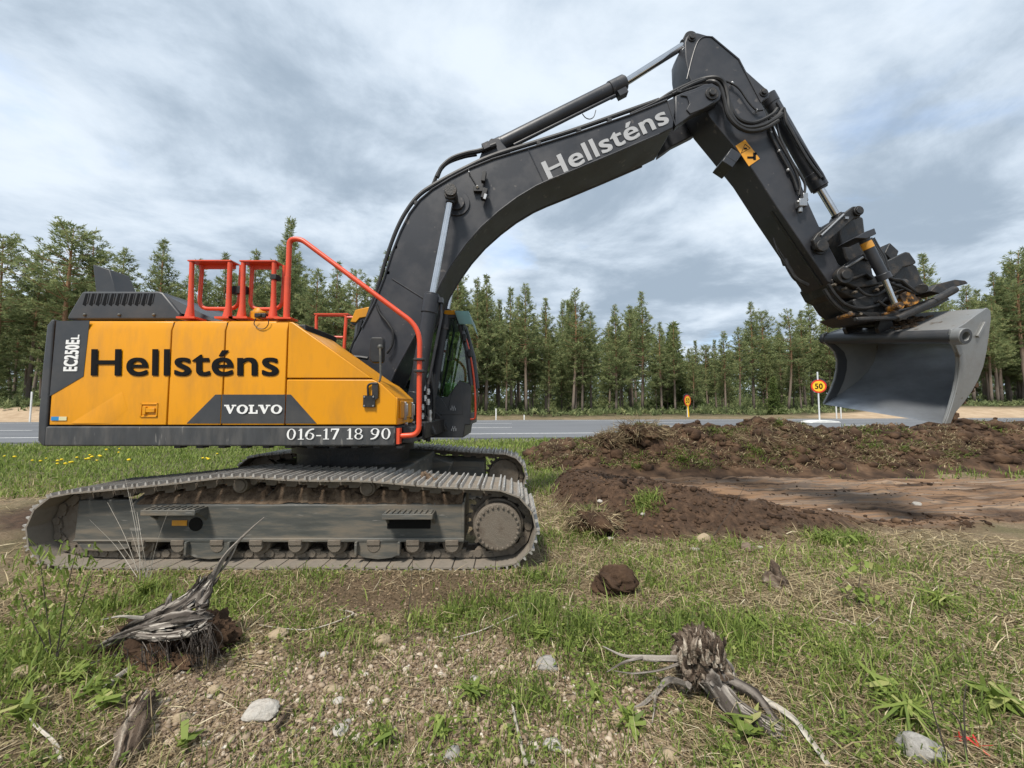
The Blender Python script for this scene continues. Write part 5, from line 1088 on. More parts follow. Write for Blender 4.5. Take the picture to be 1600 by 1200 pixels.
for i in range(ns):
    for j in (0, k_ - 1): b.f.append([i * k_ + j, (i + 1) * k_ + j, M0 + (i + 1) * k_ + j, M0 + i * k_ + j]); b.m.append(0)
BK = b.build("bucket", [M_bucket, M_polish], EX, smooth=35)
mouth = [(-0.085, 0.03), (-0.06, -0.06), (0.02, -0.12), (0.10, -0.20), (0.145, -0.32), (0.155, -0.46), (0.14, -0.62), (0.10, -0.78), (0.05, -0.92), (0.02, -1.0)]
endp = mouth + [(p[0] + 0.03 * n_[0], p[1] + 0.03 * n_[1]) for p, n_ in zip(prof, nrm)] + [(-0.03, 0.09), (-0.075, 0.075)]
for s in (1, -1):
    b = MB(); n_ = len(endp); b.add([bk(s, p, 0.0) for p in endp] + [bk(s, p, 0.028) for p in endp], [list(range(n_)), list(range(2 * n_ - 1, n_ - 1, -1))] + [[i, (i + 1) % n_, n_ + (i + 1) % n_, n_ + i] for i in range(n_)])
    b.build("end_plate", M_bucket, BK, bevel=0.006)
    strip_ = mouth + [(p[0] + 0.10 + 0.03 * math.sin(i / 9 * 3.1), p[1]) for i, p in list(enumerate(mouth))[::-1]]
    strip_[-1] = (0.03, 0.06)
    b = MB(); n_ = len(strip_); e0, e1 = (0.028, 0.044) if s > 0 else (-0.014, 0.0)
    b.add([bk(s, p, e0) for p in strip_] + [bk(s, p, e1) for p in strip_], [list(range(n_)), list(range(2 * n_ - 1, n_ - 1, -1))] + [[i, (i + 1) % n_, n_ + (i + 1) % n_, n_ + i] for i in range(n_)]); b.build("side_cutter", M_bucket if s > 0 else M_dark, BK, bevel=0.005)  # strip inside the far plate gets the darker tone
A_, C_ = bk(-1, (0, 0), 0.05), bk(1, (0, 0), 0.045)
b = MB(); b.tube([A_, C_], 0.078, 28, caps=False); b.ring(C_, (A_ - C_), 0.052, 0.083, 0.16, 28); b.ring(A_, (A_ - C_), 0.052, 0.083, 0.06, 28); b.build("torsion_tube", M_dark, BK)
MB().ring(C_ + (C_ - A_).normalized() * 0.035, (A_ - C_), 0.050, 0.092, 0.085, 28).build("tube_collar", M_bucket, BK, bevel=0.004)
MB().cyl(C_ + (A_ - C_).normalized() * 0.05, C_ + (A_ - C_).normalized() * 0.07, 0.06, 24).build("tube_hollow_dark", M_ink, BK)  # black disc added for the shade inside the open tube end
b = MB(); lip = [(0.02, -1.005), (0.05, -0.972), (0.22, -0.845), (0.235, -0.862)]; b.add([bk(-1, p, 0.012) for p in lip] + [bk(1, p, 0.012) for p in lip], [[0, 1, 2, 3], [7, 6, 5, 4], [0, 4, 5, 1], [1, 5, 6, 2], [2, 6, 7, 3], [3, 7, 4, 0]]); b.build("cutting_edge", M_polish, BK)
b = MB(); bar = [(0.42, 0.02), (0.46, 0.0), (0.58, 0.17), (0.54, 0.19)]; b.add([bk(1, p, 0.027) for p in bar] + [bk(1, p, 0.05) for p in bar], [[0, 1, 2, 3], [7, 6, 5, 4], [0, 4, 5, 1], [1, 5, 6, 2], [2, 6, 7, 3], [3, 7, 4, 0]]); b.build("side_lug", M_bucket, BK, bevel=0.004)
# hook brackets the hitch grips, and dirt lying on the top plate
for s in (-0.62, -0.05):
    b = MB(); hk = [(-0.03, 0.02), (-0.09, 0.12), (-0.07, 0.22), (0.0, 0.26), (0.10, 0.24), (0.16, 0.14), (0.30, 0.20), (0.30, 0.10), (0.05, 0.06)]
    c0 = [bk(s, p) for p in hk]; c1 = [v + _a2 * 0.05 for v in c0]; n_ = len(hk); b.add(c0 + c1, [list(range(n_)), list(range(2 * n_ - 1, n_ - 1, -1))] + [[i, (i + 1) % n_, n_ + (i + 1) % n_, n_ + i] for i in range(n_)]); b.build("hook_bracket", M_grime, BK, bevel=0.006)
MB().tube([bk(-0.62, (0.02, 0.17)), bk(0.0, (0.02, 0.17))], 0.035, 12).build("hitch_bar", M_grime, BK)
r_ = np.random.default_rng(3); b = MB()
for k in range(90):
    s, c0 = r_.uniform(-0.5, 0.35), r_.uniform(0.08, 0.5); z = np.interp(c0, [0.02, 0.6], [0.06, 0.335]); w = r_.uniform(0.012, 0.05) * (1 - 0.5 * abs(s)); b.ball(bk(s, (c0, z + 0.02)), w, 6, (1.3, 1.3, 0.55))
b.build("caked_soil", M_caked, BK)
b = MB()
for k in range(46):
    t = r_.random(); c0, z = np.interp(t, [0, 0.3, 0.6, 1], [0.10, 0.26, 0.42, 0.60]) + 0.055, np.interp(t, [0, 0.3, 0.6, 1], [-0.94, -0.82, -0.69, -0.48]) - 0.05; b.ball(bk(r_.uniform(0.7, 1.0), (c0 + 0.012 * r_.normal(), z)), r_.uniform(0.025, 0.06), 6, (1, 1.2, 0.9))
b.build("caked_soil", M_soil, BK)
# ================================================================== signs and posts along the road
M_post = mat("galvanised_post", (0.62, 0.63, 0.63), 0.5, var=0.08)
M_signy = mat("sign_yellow", (0.85, 0.50, 0.02), 0.45, var=0.03); M_signr = mat("sign_red", (0.62, 0.03, 0.015), 0.45, var=0.05); M_back = mat("sign_back", (0.03, 0.03, 0.032), 0.6)
M_pale = mat("pale_plastic", (0.66, 0.66, 0.64), 0.6, var=0.1)
def speed_sign(px, pyc, Y, rad, yaw, zbase, label, base, post_top):
    c = at(px, pyc, Y); zb_ = zbase; e = empty("speed_limit_sign", (c.x, Y, zb_)); tag(e, label, "sign")
    rot = Matrix.Rotation(yaw, 3, 'Z'); n_ = rot @ Vector((0, -1, 0)); sx_ = rot @ Vector((1, 0, 0)); C0 = Vector((c.x, Y, c.z))
    ptop = at(px, post_top, Y).z; MB().cyl((c.x, Y + 0.05, zb_), (c.x, Y + 0.05, ptop), 0.05, 12).build("post", M_post, e)
    MB().cyl(C0, C0 + n_ * 0.03, rad, 40).build("sign_rim", M_signr, e); MB().cyl(C0 + n_ * 0.03, C0 + n_ * 0.036, rad * 0.80, 40).build("sign_face", M_signy, e)
    w = rad * 1.0; h_ = rad * 0.82; O = C0 + n_ * 0.042 - sx_ * w / 2 - Vector((0, 0, h_ / 2)); lettering("50", O, sx_ * w, Vector((0, 0, h_)), M_ink, e, "digits", 0.025)
    MB().cyl(C0 + sx_ * rad * 0.2 - n_ * 0.15 + Vector((0, 0, rad * 0.3)), C0 + sx_ * rad * 0.2 - n_ * 0.18 + Vector((0, 0, rad * 0.3)), rad * 0.98, 36).build("second_sign_back", M_back, e)
    if base: MB().prism([(c.x - 1.05, zb_ - 0.02), (c.x + 1.05, zb_ - 0.02), (c.x + 0.9, zb_ + 0.10), (c.x + 0.3, zb_ + 0.16), (c.x - 0.3, zb_ + 0.16), (c.x - 0.9, zb_ + 0.10)], Y - 0.55, Y + 0.55).build("ballast_foot", M_pale, e, bevel=0.03)
    else: MB().cyl((c.x + 0.1, Y + 0.03, zb_), (c.x, Y + 0.03, c.z + 0.1), 0.075, 10).build("marker_sleeve", M_signy, e)
    return e
Ysn = 27.5; xs_ = at(1279, 603, Ysn).x; speed_sign(1279, 603.5, Ysn, 0.47, R(-18), road_z(xs_, (Ysn - road_near(xs_)) / 13.5), "round yellow and red 50 sign on white foot beside the bucket", True, 581)
Ys2 = 38.0; xs2 = at(1075, 627, Ys2).x; speed_sign(1074, 626, Ys2, 0.56, R(34), gh(xs2, Ys2), "farther 50 sign seen at an angle across the road", False, 617)
MK = None
for px, pt, pb, lab in ((50, 612, 640, "white marker post at the sand bank left of the excavator"), (775, 638, 658, "white marker post nearest to the cab"), (819, 648, 658, "short white marker post right of the cab"), (1306, 628, 655, "left one of two white marker posts under the bucket"), (1313, 628, 655, "right one of two white marker posts under the bucket")):
    Y = 30.0
    for it in range(5): Y = float(road_far((px - 800) / FPX * Y)) + 1.2
    t_ = at(px, pt, Y); z0 = gh(t_.x, Y); o = MB().prism([(t_.x - 0.05, z0 - 0.05), (t_.x + 0.05, z0 - 0.05), (t_.x + 0.05, t_.z - 0.04), (t_.x - 0.05, t_.z)], Y - 0.03, Y + 0.03).prism([(t_.x - 0.053, t_.z - 0.22), (t_.x + 0.053, t_.z - 0.22), (t_.x + 0.053, t_.z - 0.12), (t_.x - 0.053, t_.z - 0.12)], Y - 0.035, Y + 0.035)
    o = o.build("marker_post", M_pale, None, origin=(t_.x, Y, z0), bevel=0.008); tag(o, lab, "post", "white marker posts along the road")
# ================================================================== grass, gravel and litter
M_green = mat("green_blades", (0.1, 0.15, 0.03), 0.6, attr='tint', ramp=[(0.0, (0.070, 0.105, 0.024)), (0.4, (0.180, 0.250, 0.054)), (0.75, (0.30, 0.365, 0.09)), (1.0, (0.42, 0.41, 0.17))], trans=0.4, spec=0.3)
M_dry = mat("dry_blades", (0.3, 0.24, 0.14), 0.8, attr='tint', ramp=[(0.0, (0.15, 0.11, 0.062)), (0.4, (0.33, 0.26, 0.155)), (0.75, (0.54, 0.45, 0.28)), (1.0, (0.70, 0.63, 0.45))], trans=0.25, spec=0.2)
M_litter = mat("leaf_litter", (0.1, 0.07, 0.04), 0.9, attr='tint', ramp=[(0.0, (0.035, 0.024, 0.015)), (0.5, (0.15, 0.105, 0.062)), (1.0, (0.40, 0.30, 0.19))], spec=0.2)
M_gravel = mat("gravel", (0.3, 0.25, 0.2), 0.85, attr='tint', ramp=[(0.0, (0.15, 0.10, 0.07)), (0.45, (0.31, 0.24, 0.17)), (0.8, (0.46, 0.38, 0.29)), (1.0, (0.60, 0.55, 0.47))], spec=0.3)
gr = np.random.default_rng(23)
def blades(name, x, y, h, a0, a1, az, w, tint, m, zoff=0.0, hf=ground_h, mesh_only=False):
    n = len(x); z = hf(x, y) + zoff; d = np.stack([np.cos(az), np.sin(az), np.zeros(n)], -1); u = np.array([0, 0, 1.0]); P0 = np.stack([x, y, z], -1)
    tw = az + np.pi / 2 + gr.normal(0, 0.7, n); s = np.stack([np.cos(tw), np.sin(tw), gr.normal(0, 0.25, n)], -1) * (w / 2)[:, None]
    P1 = P0 + (h * 0.52)[:, None] * (np.sin(a0)[:, None] * d + np.cos(a0)[:, None] * u)
    P2 = P1 + (h * 0.48)[:, None] * (np.sin(a1)[:, None] * d + np.cos(a1)[:, None] * u)
    for P in (P1, P2):
        g = hf(P[:, 0], P[:, 1]); P[:, 2] = np.maximum(P[:, 2], g + 0.006 + 0.012 * gr.random(n))
    V = np.stack([P0 - s, P0 + s, P1 - s * 0.85, P1 + s * 0.85, P2], 1).reshape(-1, 3); b = np.arange(n)[:, None] * 5
    F = np.concatenate([b + [0, 1, 3], b + [0, 3, 2], b + [2, 3, 4]], 0)
    return npmesh(name, V, F, m, tint=np.clip(np.repeat(tint, 5), 0, 1), kind="stuff")
def polar(n, r0, r1, p=0.0, half=1.0):
    """points on the ground before the camera, denser near it"""
    t = gr.random(n); r_ = r0 * (r1 / r0) ** (t ** (1.0 + p)); a = gr.uniform(-half, half, n); return r_ * np.sin(a), r_ * np.cos(a), r_
def blob(x, y, L): 
    t = 0 * x
    for cx, cy, rx, ry, a in L: t = np.maximum(t, a * np.exp(-((x - cx) / rx) ** 2 - ((y - cy) / ry) ** 2))
    return t
def under_track(x, y): return (np.abs(x + 2.05) < 2.33) & (y > 3.46) & (y < 6.8)
GREEN = [(-0.05, 2.75, 0.55, 0.35, 1.0), (0.55, 2.6, 0.6, 0.3, 0.9), (1.35, 2.55, 0.55, 0.28, 1.0), (-2.3, 2.9, 0.8, 0.4, 0.9), (-2.6, 2.1, 0.6, 0.5, 0.7), (2.9, 2.8, 0.35, 0.2, 1.0), (2.0, 2.1, 0.4, 0.25, 0.8), (0.0, 2.05, 0.2, 0.14, 0.9), (1.2, 3.4, 1.2, 0.35, 0.55), (2.6, 3.7, 1.5, 0.3, 0.6), (2.2, 4.1, 0.4, 0.14, 1.0), (0.35, 4.35, 0.7, 0.3, 0.6), (0.2, 3.3, 0.3, 0.2, 0.7), (3.6, 2.4, 0.7, 0.4, 0.6)]
def cover(x, y):
    n1 = fbm(x * 2.1, y * 2.1, 4, 91); soil = soil_mask(x, y); bare = sst(0.26, 0.72, sum(a * np.exp(-((x - cx) / rx) ** 2 - ((y - cy) / ry) ** 2) for cx, cy, rx, ry, a in BARE) + 1.1 * (fbm(x * 3.5, y * 3.5, 4, 63) - 0.5))
    green = np.clip(0.33 + blob(x, y, GREEN) * 0.95 + 1.5 * (fbm(x * 1.7 + 9, y * 1.7, 3, 92) - 0.52), 0, 1) * (1 - 0.66 * bare)
    dry = np.clip(0.30 + 0.6 * sst(0.6, 2.4, x) + 0.5 * sst(3.0, 3.4, y) * sst(-0.5, 0.6, x) + 1.4 * (n1 - 0.5), 0, 1) * (1 - 0.5 * bare)
    k = 1 - np.clip(soil * 1.25, 0, 1); return green * k, dry * k, bare, soil
# upright green blades
x, y, q = polar(175000, 1.35, 6.2); g, d, b_, s_ = cover(x, y); keep = (gr.random(len(x)) < 0.95 * g * (0.35 + 0.9 * sst(0.40, 0.62, fbm(x * 7, y * 7, 2, 93)))) & ~under_track(x, y); x, y, q = x[keep], y[keep], q[keep]; n = len(x)
blades("green_grass", x, y, (gr.gamma(2.4, 0.022, n) + 0.012) * (0.75 + 0.85 * blob(x, y, GREEN)), gr.normal(0.35, 0.25, n), gr.normal(0.95, 0.4, n), gr.uniform(0, 6.28, n), (0.0032 + 0.0009 * q) * gr.uniform(0.7, 1.6, n), gr.normal(0.45, 0.2, n) + 0.5 * (fbm(x * 1.1, y * 1.1, 3, 98) - 0.5), M_green)
# dry standing and arching grass
x, y, q = polar(70000, 1.35, 6.5); g, d, b_, s_ = cover(x, y); keep = (gr.random(len(x)) < d * 0.34 * (1 - 0.6 * b_)) & ~under_track(x, y); x, y, q = x[keep], y[keep], q[keep]; n = len(x)
blades("dry_grass", x, y, gr.gamma(2.6, 0.030, n) + 0.02, gr.normal(0.8, 0.3, n), gr.normal(1.45, 0.25, n), gr.uniform(0, 6.28, n), (0.0022 + 0.0008 * q) * gr.uniform(0.7, 1.4, n), gr.normal(0.5, 0.22, n), M_dry)
# straw lying flat, combed by the machine
x, y, q = polar(150000, 1.35, 7.0); g, d, b_, s_ = cover(x, y); keep = (gr.random(len(x)) < np.clip(d * 0.8 * (1 - 0.75 * b_) + 0.05 * (s_ < 0.3), 0, 1)) & ~under_track(x, y); x, y, q = x[keep], y[keep], q[keep]; n = len(x)
az = np.where(x > 0.3, gr.normal(-0.35, 0.7, n), gr.uniform(0, 6.28, n)) + np.pi * (gr.random(n) < 0.5)
blades("fallen_straw", x, y, gr.gamma(2.4, 0.034, n) + 0.015, gr.normal(1.40, 0.12, n), gr.normal(1.60, 0.12, n), az, (0.0020 + 0.0008 * q) * gr.uniform(0.6, 1.5, n), gr.normal(0.42, 0.24, n), M_dry, zoff=0.008)
# crumbs of leaf litter and moss
x, y, q = polar(130000, 1.35, 5.0); g, d, b_, s_ = cover(x, y); keep = (s_ < 0.6) & (gr.random(len(x)) > 0.35 * b_) & ~under_track(x, y); x, y, q = x[keep], y[keep], q[keep]; n = len(x)
c = np.stack([x, y, ground_h(x, y) + 0.004], -1); D = gr.normal(0, 1, (n, 3)) * [1, 1, 0.35]
P, Fc = tri_leaves(c, D, 1, 0.018, 0.009, 0.3, 0.0, gr); npmesh("leaf_litter", P, Fc, M_litter, tint=np.clip(np.repeat(gr.normal(0.5, 0.27, n), 3), 0, 1), kind="stuff")
# small-leaved ground cover
x, y, q = polar(60000, 1.4, 5.0); g, d, b_, s_ = cover(x, y); keep = (gr.random(len(x)) < np.clip(g * 0.75, 0, 1) * sst(0.45, 0.62, fbm(x * 4 + 3, y * 4, 3, 94))) & ~under_track(x, y); x, y, q = x[keep], y[keep], q[keep]; n = len(x)
c = np.stack([x, y, ground_h(x, y) + gr.uniform(0.01, 0.07, n)], -1); D = gr.normal(0, 1, (n, 3)) * [1, 1, 0.4]
P, Fc = tri_leaves(c, D, 2, 0.024, 0.015, 0.35, 0.1, gr); npmesh("ground_cover", P, Fc, M_green, tint=np.clip(np.repeat(gr.normal(0.5, 0.2, n), 6), 0, 1), kind="stuff")
# gravel in the bare ground, crumbs of soil on the turned earth
def crumbs(name, x, y, size, tint, m, hf=ground_h, sink=0.3):
    ico = np.array([(0, 0, 1), (0.894, 0, 0.447), (0.276, 0.851, 0.447), (-0.724, 0.526, 0.447), (-0.724, -0.526, 0.447), (0.276, -0.851, 0.447), (0.724, 0.526, -0.447), (-0.276, 0.851, -0.447), (-0.894, 0, -0.447), (-0.276, -0.851, -0.447), (0.724, -0.526, -0.447), (0, 0, -1)])
    fi = np.array([(0, 1, 2), (0, 2, 3), (0, 3, 4), (0, 4, 5), (0, 5, 1), (1, 6, 2), (2, 7, 3), (3, 8, 4), (4, 9, 5), (5, 10, 1), (6, 7, 2), (7, 8, 3), (8, 9, 4), (9, 10, 5), (10, 6, 1), (11, 7, 6), (11, 8, 7), (11, 9, 8), (11, 10, 9), (11, 6, 10)])
    n = len(x); sc = size[:, None] * gr.uniform(0.6, 1.15, (n, 3)) * [1.1, 1.1, 0.8]; a = gr.uniform(0, 6.28, n)
    v = ico[None] * sc[:, None, :] * (1 + gr.normal(0, 0.16, (n, 12, 1))); ca, sa = np.cos(a)[:, None], np.sin(a)[:, None]
    vx, vy = v[..., 0] * ca - v[..., 1] * sa, v[..., 0] * sa + v[..., 1] * ca
    V = np.stack([vx + x[:, None], vy + y[:, None], v[..., 2] + (hf(x, y) + size * (0.8 - 2 * sink) * 0.6)[:, None]], -1).reshape(-1, 3)
    F = (np.arange(n)[:, None, None] * 12 + fi[None]).reshape(-1, 3); return npmesh(name, V, F, m, tint=np.clip(np.repeat(tint, 12), 0, 1), kind="stuff")
x, y, q = polar(52000, 1.35, 4.2); g, d, b_, s_ = cover(x, y); keep = gr.random(len(x)) < np.clip(b_ * 0.8 * sst(2.9, 2.3, y) + 0.07, 0, 1) * (1 - s_) ; x, y = x[keep], y[keep]; n = len(x)
crumbs("gravel", x, y, np.clip(gr.gamma(1.5, 0.0034, n) + 0.0025, 0, 0.022), gr.normal(0.45, 0.24, n), M_gravel)
x = gr.uniform(0.3, 9.5, 24000); y = gr.uniform(4.0, 9.6, 24000); s_ = soil_mask(x, y); fl = sst(2.6, 4.2, x + 0.4 * (y - 6)) * sst(4.7, 5.3, y); keep = gr.random(24000) < s_ * (0.8 - 0.74 * fl); x, y = x[keep], y[keep]; n = len(x)
crumbs("soil_crumbs", x, y, np.clip(gr.gamma(1.3, 0.009, n) + 0.005, 0, 0.055) * np.where(y > 5.2, 0.8, 1), gr.random(n), M_soil)
x = gr.uniform(0.4, 19, 9000); y = gr.uniform(9.0, 11.6, 9000); n = len(x)
keep = berm_top(x, y) > ground_h(x, y) + 0.08; x, y = x[keep], y[keep]; n = len(x)
crumbs("soil_clods", x, y, np.clip(gr.gamma(0.9, 0.036, n) + 0.010, 0, 0.22), gr.random(n), M_soil, hf=berm_top, sink=0.5)
# turf torn up with the berm: clumps of grass sticking out of the soil
cx = gr.uniform(0.6, 18, 230); cy = gr.uniform(9.0, 10.4, 230); kk = 55; sp = np.repeat(gr.uniform(0.06, 0.22, 230), kk)
x = np.repeat(cx, kk) + gr.normal(0, 1, 230 * kk) * sp; y = np.repeat(cy, kk) + gr.normal(0, 0.6, 230 * kk) * sp; n = len(x); dryness = np.repeat(gr.random(230) ** 0.7, kk)
for nm, sel, m in (("berm_grass", dryness < 0.5, M_green), ("berm_dry_grass", dryness >= 0.4, M_dry)):
    k = sel.sum(); blades(nm, x[sel], y[sel], gr.uniform(0.08, 0.22, k), gr.normal(0.8, 0.4, k), gr.normal(1.6, 0.4, k), gr.normal(-1.57, 1.0, k), gr.uniform(0.012, 0.02, k), gr.normal(0.35, 0.2, k), m, hf=lambda a, c: np.maximum(berm_top(a, c), ground_h(a, c)))
# tufts left on the scraped patch
TUFTS = [on_ground(*p) for p in ((1010, 790), (905, 815), (870, 705), (940, 700), (890, 690), (1290, 850), (1330, 850), (925, 838), (960, 705), (1480, 720), (1540, 722), (1580, 715))]
x = np.concatenate([t.x + gr.normal(0, 0.10 * t.y / 5, 260) for t in TUFTS]); y = np.concatenate([t.y + gr.normal(0, 0.08 * t.y / 5, 260) for t in TUFTS]); n = len(x)
blades("scattered_turf", x, y, gr.uniform(0.08, 0.24, n), gr.normal(0.5, 0.35, n), gr.normal(1.3, 0.4, n), gr.uniform(0, 6.28, n), gr.uniform(0.007, 0.013, n), gr.normal(0.5, 0.25, n), M_green)
# lawn behind the excavator up to the verge
n = 120000; x = gr.uniform(-30, 24, n); y = 6.2 + (gr.random(n) ** 1.25) * 12.5; keep = (y < road_near(x) - 0.5) & (np.abs(x) < y * 1.45 + 1) & (gr.random(n) < 1 - soil_mask(x, y)) & ~under_track(x, y) & ((x < 0.6) | (y > 12) | (y < 9.6)); x, y = x[keep], y[keep]; n = len(x)
blades("meadow_grass", x, y, gr.gamma(4, 0.022, n) + 0.03, gr.normal(0.3, 0.2, n), gr.normal(0.9, 0.4, n), gr.uniform(0, 6.28, n), 0.007 + 0.0016 * y * gr.uniform(0.6, 1.3, n), gr.normal(0.50, 0.2, n) + 0.25 * (fbm(x, y, 2, 96) - 0.5), M_green)
n = 45000; x = gr.uniform(-16, 14, n); y = gr.uniform(5.2, 12, n); keep = (gr.random(n) < sst(0.42, 0.62, fbm(x * 0.9, y * 0.9, 3, 97)) * sst(9.5, 6.5, y)) & (gr.random(n) < 1 - soil_mask(x, y)) & ~under_track(x, y); x, y = x[keep], y[keep]; n = len(x)
blades("mown_straw", x, y, gr.gamma(3, 0.05, n) + 0.04, gr.normal(1.3, 0.2, n), gr.normal(1.6, 0.2, n), gr.uniform(0, 6.28, n), gr.uniform(0.006, 0.013, n), gr.normal(0.4, 0.2, n), M_dry, zoff=0.02)

# dandelions in the lawn
M_dand = mat("dandelion_yellow", (0.80, 0.58, 0.01), 0.7, var=0.08); M_stem = mat("flower_stem", (0.12, 0.17, 0.04), 0.6)
dm = MB(); dm.ball((0, 0, 0.15), 0.04, 8, (1, 1, 0.7))
for k in range(11): a = 6.283 * k / 11; dm.add([(0.02 * math.cos(a - .2), 0.02 * math.sin(a - .2), 0.147), (0.02 * math.cos(a + .2), 0.02 * math.sin(a + .2), 0.147), (0.055 * math.cos(a), 0.055 * math.sin(a), 0.158)], [[0, 1, 2]])
me_f = bpy.data.meshes.new("flower"); me_f.from_pydata(dm.v, [], dm.f); me_f.materials.append(M_dand)
sm_ = MB().tube([(0.01, 0, 0), (0, 0.004, 0.07), (0, 0, 0.13)], 0.005, 5); me_s = bpy.data.meshes.new("stem"); me_s.from_pydata(sm_.v, [], sm_.f); me_s.materials.append(M_stem)
for i, (px, py) in enumerate([(51, 720), (64, 721), (88, 722), (90, 726), (96, 721), (98, 728), (110, 724), (112, 722), (131, 718), (134, 720), (141, 711), (145, 716), (156, 713), (159, 714), (166, 704), (184, 707), (185, 701), (318, 717), (322, 718), (326, 719), (340, 709), (20, 716), (72, 716), (202, 722), (10, 712), (120, 716), (150, 720)]):
    p = on_ground(px, py + 6); e_ = empty("dandelion", p); s = gr.uniform(0.6, 1.0); e_.scale = (s, s, s); e_.rotation_euler = (gr.normal(0, 0.15), gr.normal(0, 0.15), gr.uniform(0, 6))
    tag(e_, "yellow dandelion flower in the lawn behind the left end of the track" if px < 250 else "yellow dandelion flower in the lawn below the skirt", "flower", "dandelions at the left end of the lawn" if px < 250 else "dandelions under the middle of the skirt")
    for nm, me in (("flower", me_f), ("stem", me_s)): o = bpy.data.objects.new(nm, me); COL.objects.link(o); o.parent = e_
# ================================================================== stumps, stones, sticks and single plants
M_wood = mat("weathered_wood", (0.25, 0.22, 0.19), 0.9, attr='tint', ramp=[(0.0, (0.025, 0.020, 0.017)), (0.35, (0.095, 0.080, 0.068)), (0.65, (0.25, 0.222, 0.195)), (1.0, (0.50, 0.46, 0.40))], bump=0.5, bscale=90, spec=0.2)
M_palewood = mat("bleached_wood", (0.5, 0.46, 0.40), 0.8, attr='tint', ramp=[(0.0, (0.22, 0.19, 0.155)), (0.5, (0.44, 0.40, 0.34)), (1.0, (0.66, 0.62, 0.55))], bump=0.3, bscale=90, spec=0.2)
M_rot = mat("rotten_wood", (0.12, 0.09, 0.065), 0.95, attr='tint', ramp=[(0.0, (0.03, 0.022, 0.017)), (0.4, (0.10, 0.072, 0.052)), (0.75, (0.22, 0.175, 0.135)), (1.0, (0.48, 0.42, 0.34))], bump=0.9, bscale=55, spec=0.2)
sr = np.random.default_rng(77)
def gnarl(pts, rad, seed, sides=14, rough=0.35, twist=2.0, sub=7, fray=0.0):
    """root or branch: a tube whose fibres run as ridges along it; returns vertices, faces, tint"""
    P = bez(pts, sub); k = len(P); t_ = np.linspace(0, 1, k); rr = np.interp(t_, np.linspace(0, 1, len(rad)), rad); V = []; T = []; up = None
    rs = np.random.default_rng(seed); ph = rs.uniform(0, 99)
    for i, p in enumerate(P):
        d = (P[min(i + 1, k - 1)] - P[max(i - 1, 0)]).normalized()
        if up is None: up = Vector((0, 0, 1)) if abs(d.z) < 0.9 else Vector((1, 0, 0))
        a = d.cross(up).normalized(); c = a.cross(d); up = c
        j = np.arange(sides); th = 2 * np.pi * j / sides; fib = fbm(th * 1.9 + ph + twist * t_[i], 0 * th + t_[i] * 2.5, 3, seed); fine = fbm(th * 5 + ph, 0 * th + t_[i] * 9, 2, seed + 9)
        rad_ = rr[i] * (1 + rough * 2.2 * (fib - 0.5) + rough * 0.8 * (fine - 0.5))
        if fray and (i == 0 or i == k - 1): rad_ = rad_ * rs.uniform(0.3, 1.2, sides)
        for q in range(sides):
            off = d * (rs.uniform(-1, 1) * fray * rr[i] if i in (0, k - 1) else 0)
            V.append(p + (a * math.cos(th[q]) + c * math.sin(th[q])) * float(rad_[q]) + off)
        T += list(np.clip(fbm(th * 3.1 + ph, 0 * th + t_[i] * 1.3, 3, seed + 4) * 1.5 - 0.25, 0, 1))
    F = [[i * sides + j, i * sides + (j + 1) % sides, (i + 1) * sides + (j + 1) % sides, (i + 1) * sides + j] for i in range(k - 1) for j in range(sides)]
    V += [P[0], P[-1]]; T += [0.5, 0.6]; n0, n1 = len(V) - 2, len(V) - 1
    F += [[n0, (j + 1) % sides, j, j] for j in range(sides)] + [[n1, (k - 1) * sides + j, (k - 1) * sides + (j + 1) % sides, (k - 1) * sides + (j + 1) % sides] for j in range(sides)]
    return V, F, T
class Wood:
    def __init__(s): s.v = []; s.f = []; s.t = []
    def add(s, V, F, T): b = len(s.v); s.v += V; s.f += [[b + i for i in dict.fromkeys(f)] for f in F]; s.t += list(T); return s
    def root(s, pts, rad, seed, **k): return s.add(*gnarl(pts, rad, seed, **k))
    def build(s, name, m, parent=None, origin=(0, 0, 0)):
        o_ = Vector(ORG[parent.name] if parent is not None else origin); me = bpy.data.meshes.new(name); me.from_pydata([tuple(Vector(v) - o_) for v in s.v], [], s.f); a = me.attributes.new('tint', 'FLOAT', 'POINT'); a.data.foreach_set('value', np.array(s.t, np.float32))
        me.polygons.foreach_set('use_smooth', [True] * len(me.polygons)); me.set_sharp_from_angle(angle=R(50)); me.materials.append(m); o = bpy.data.objects.new(name, me); return link(o, parent, o_)
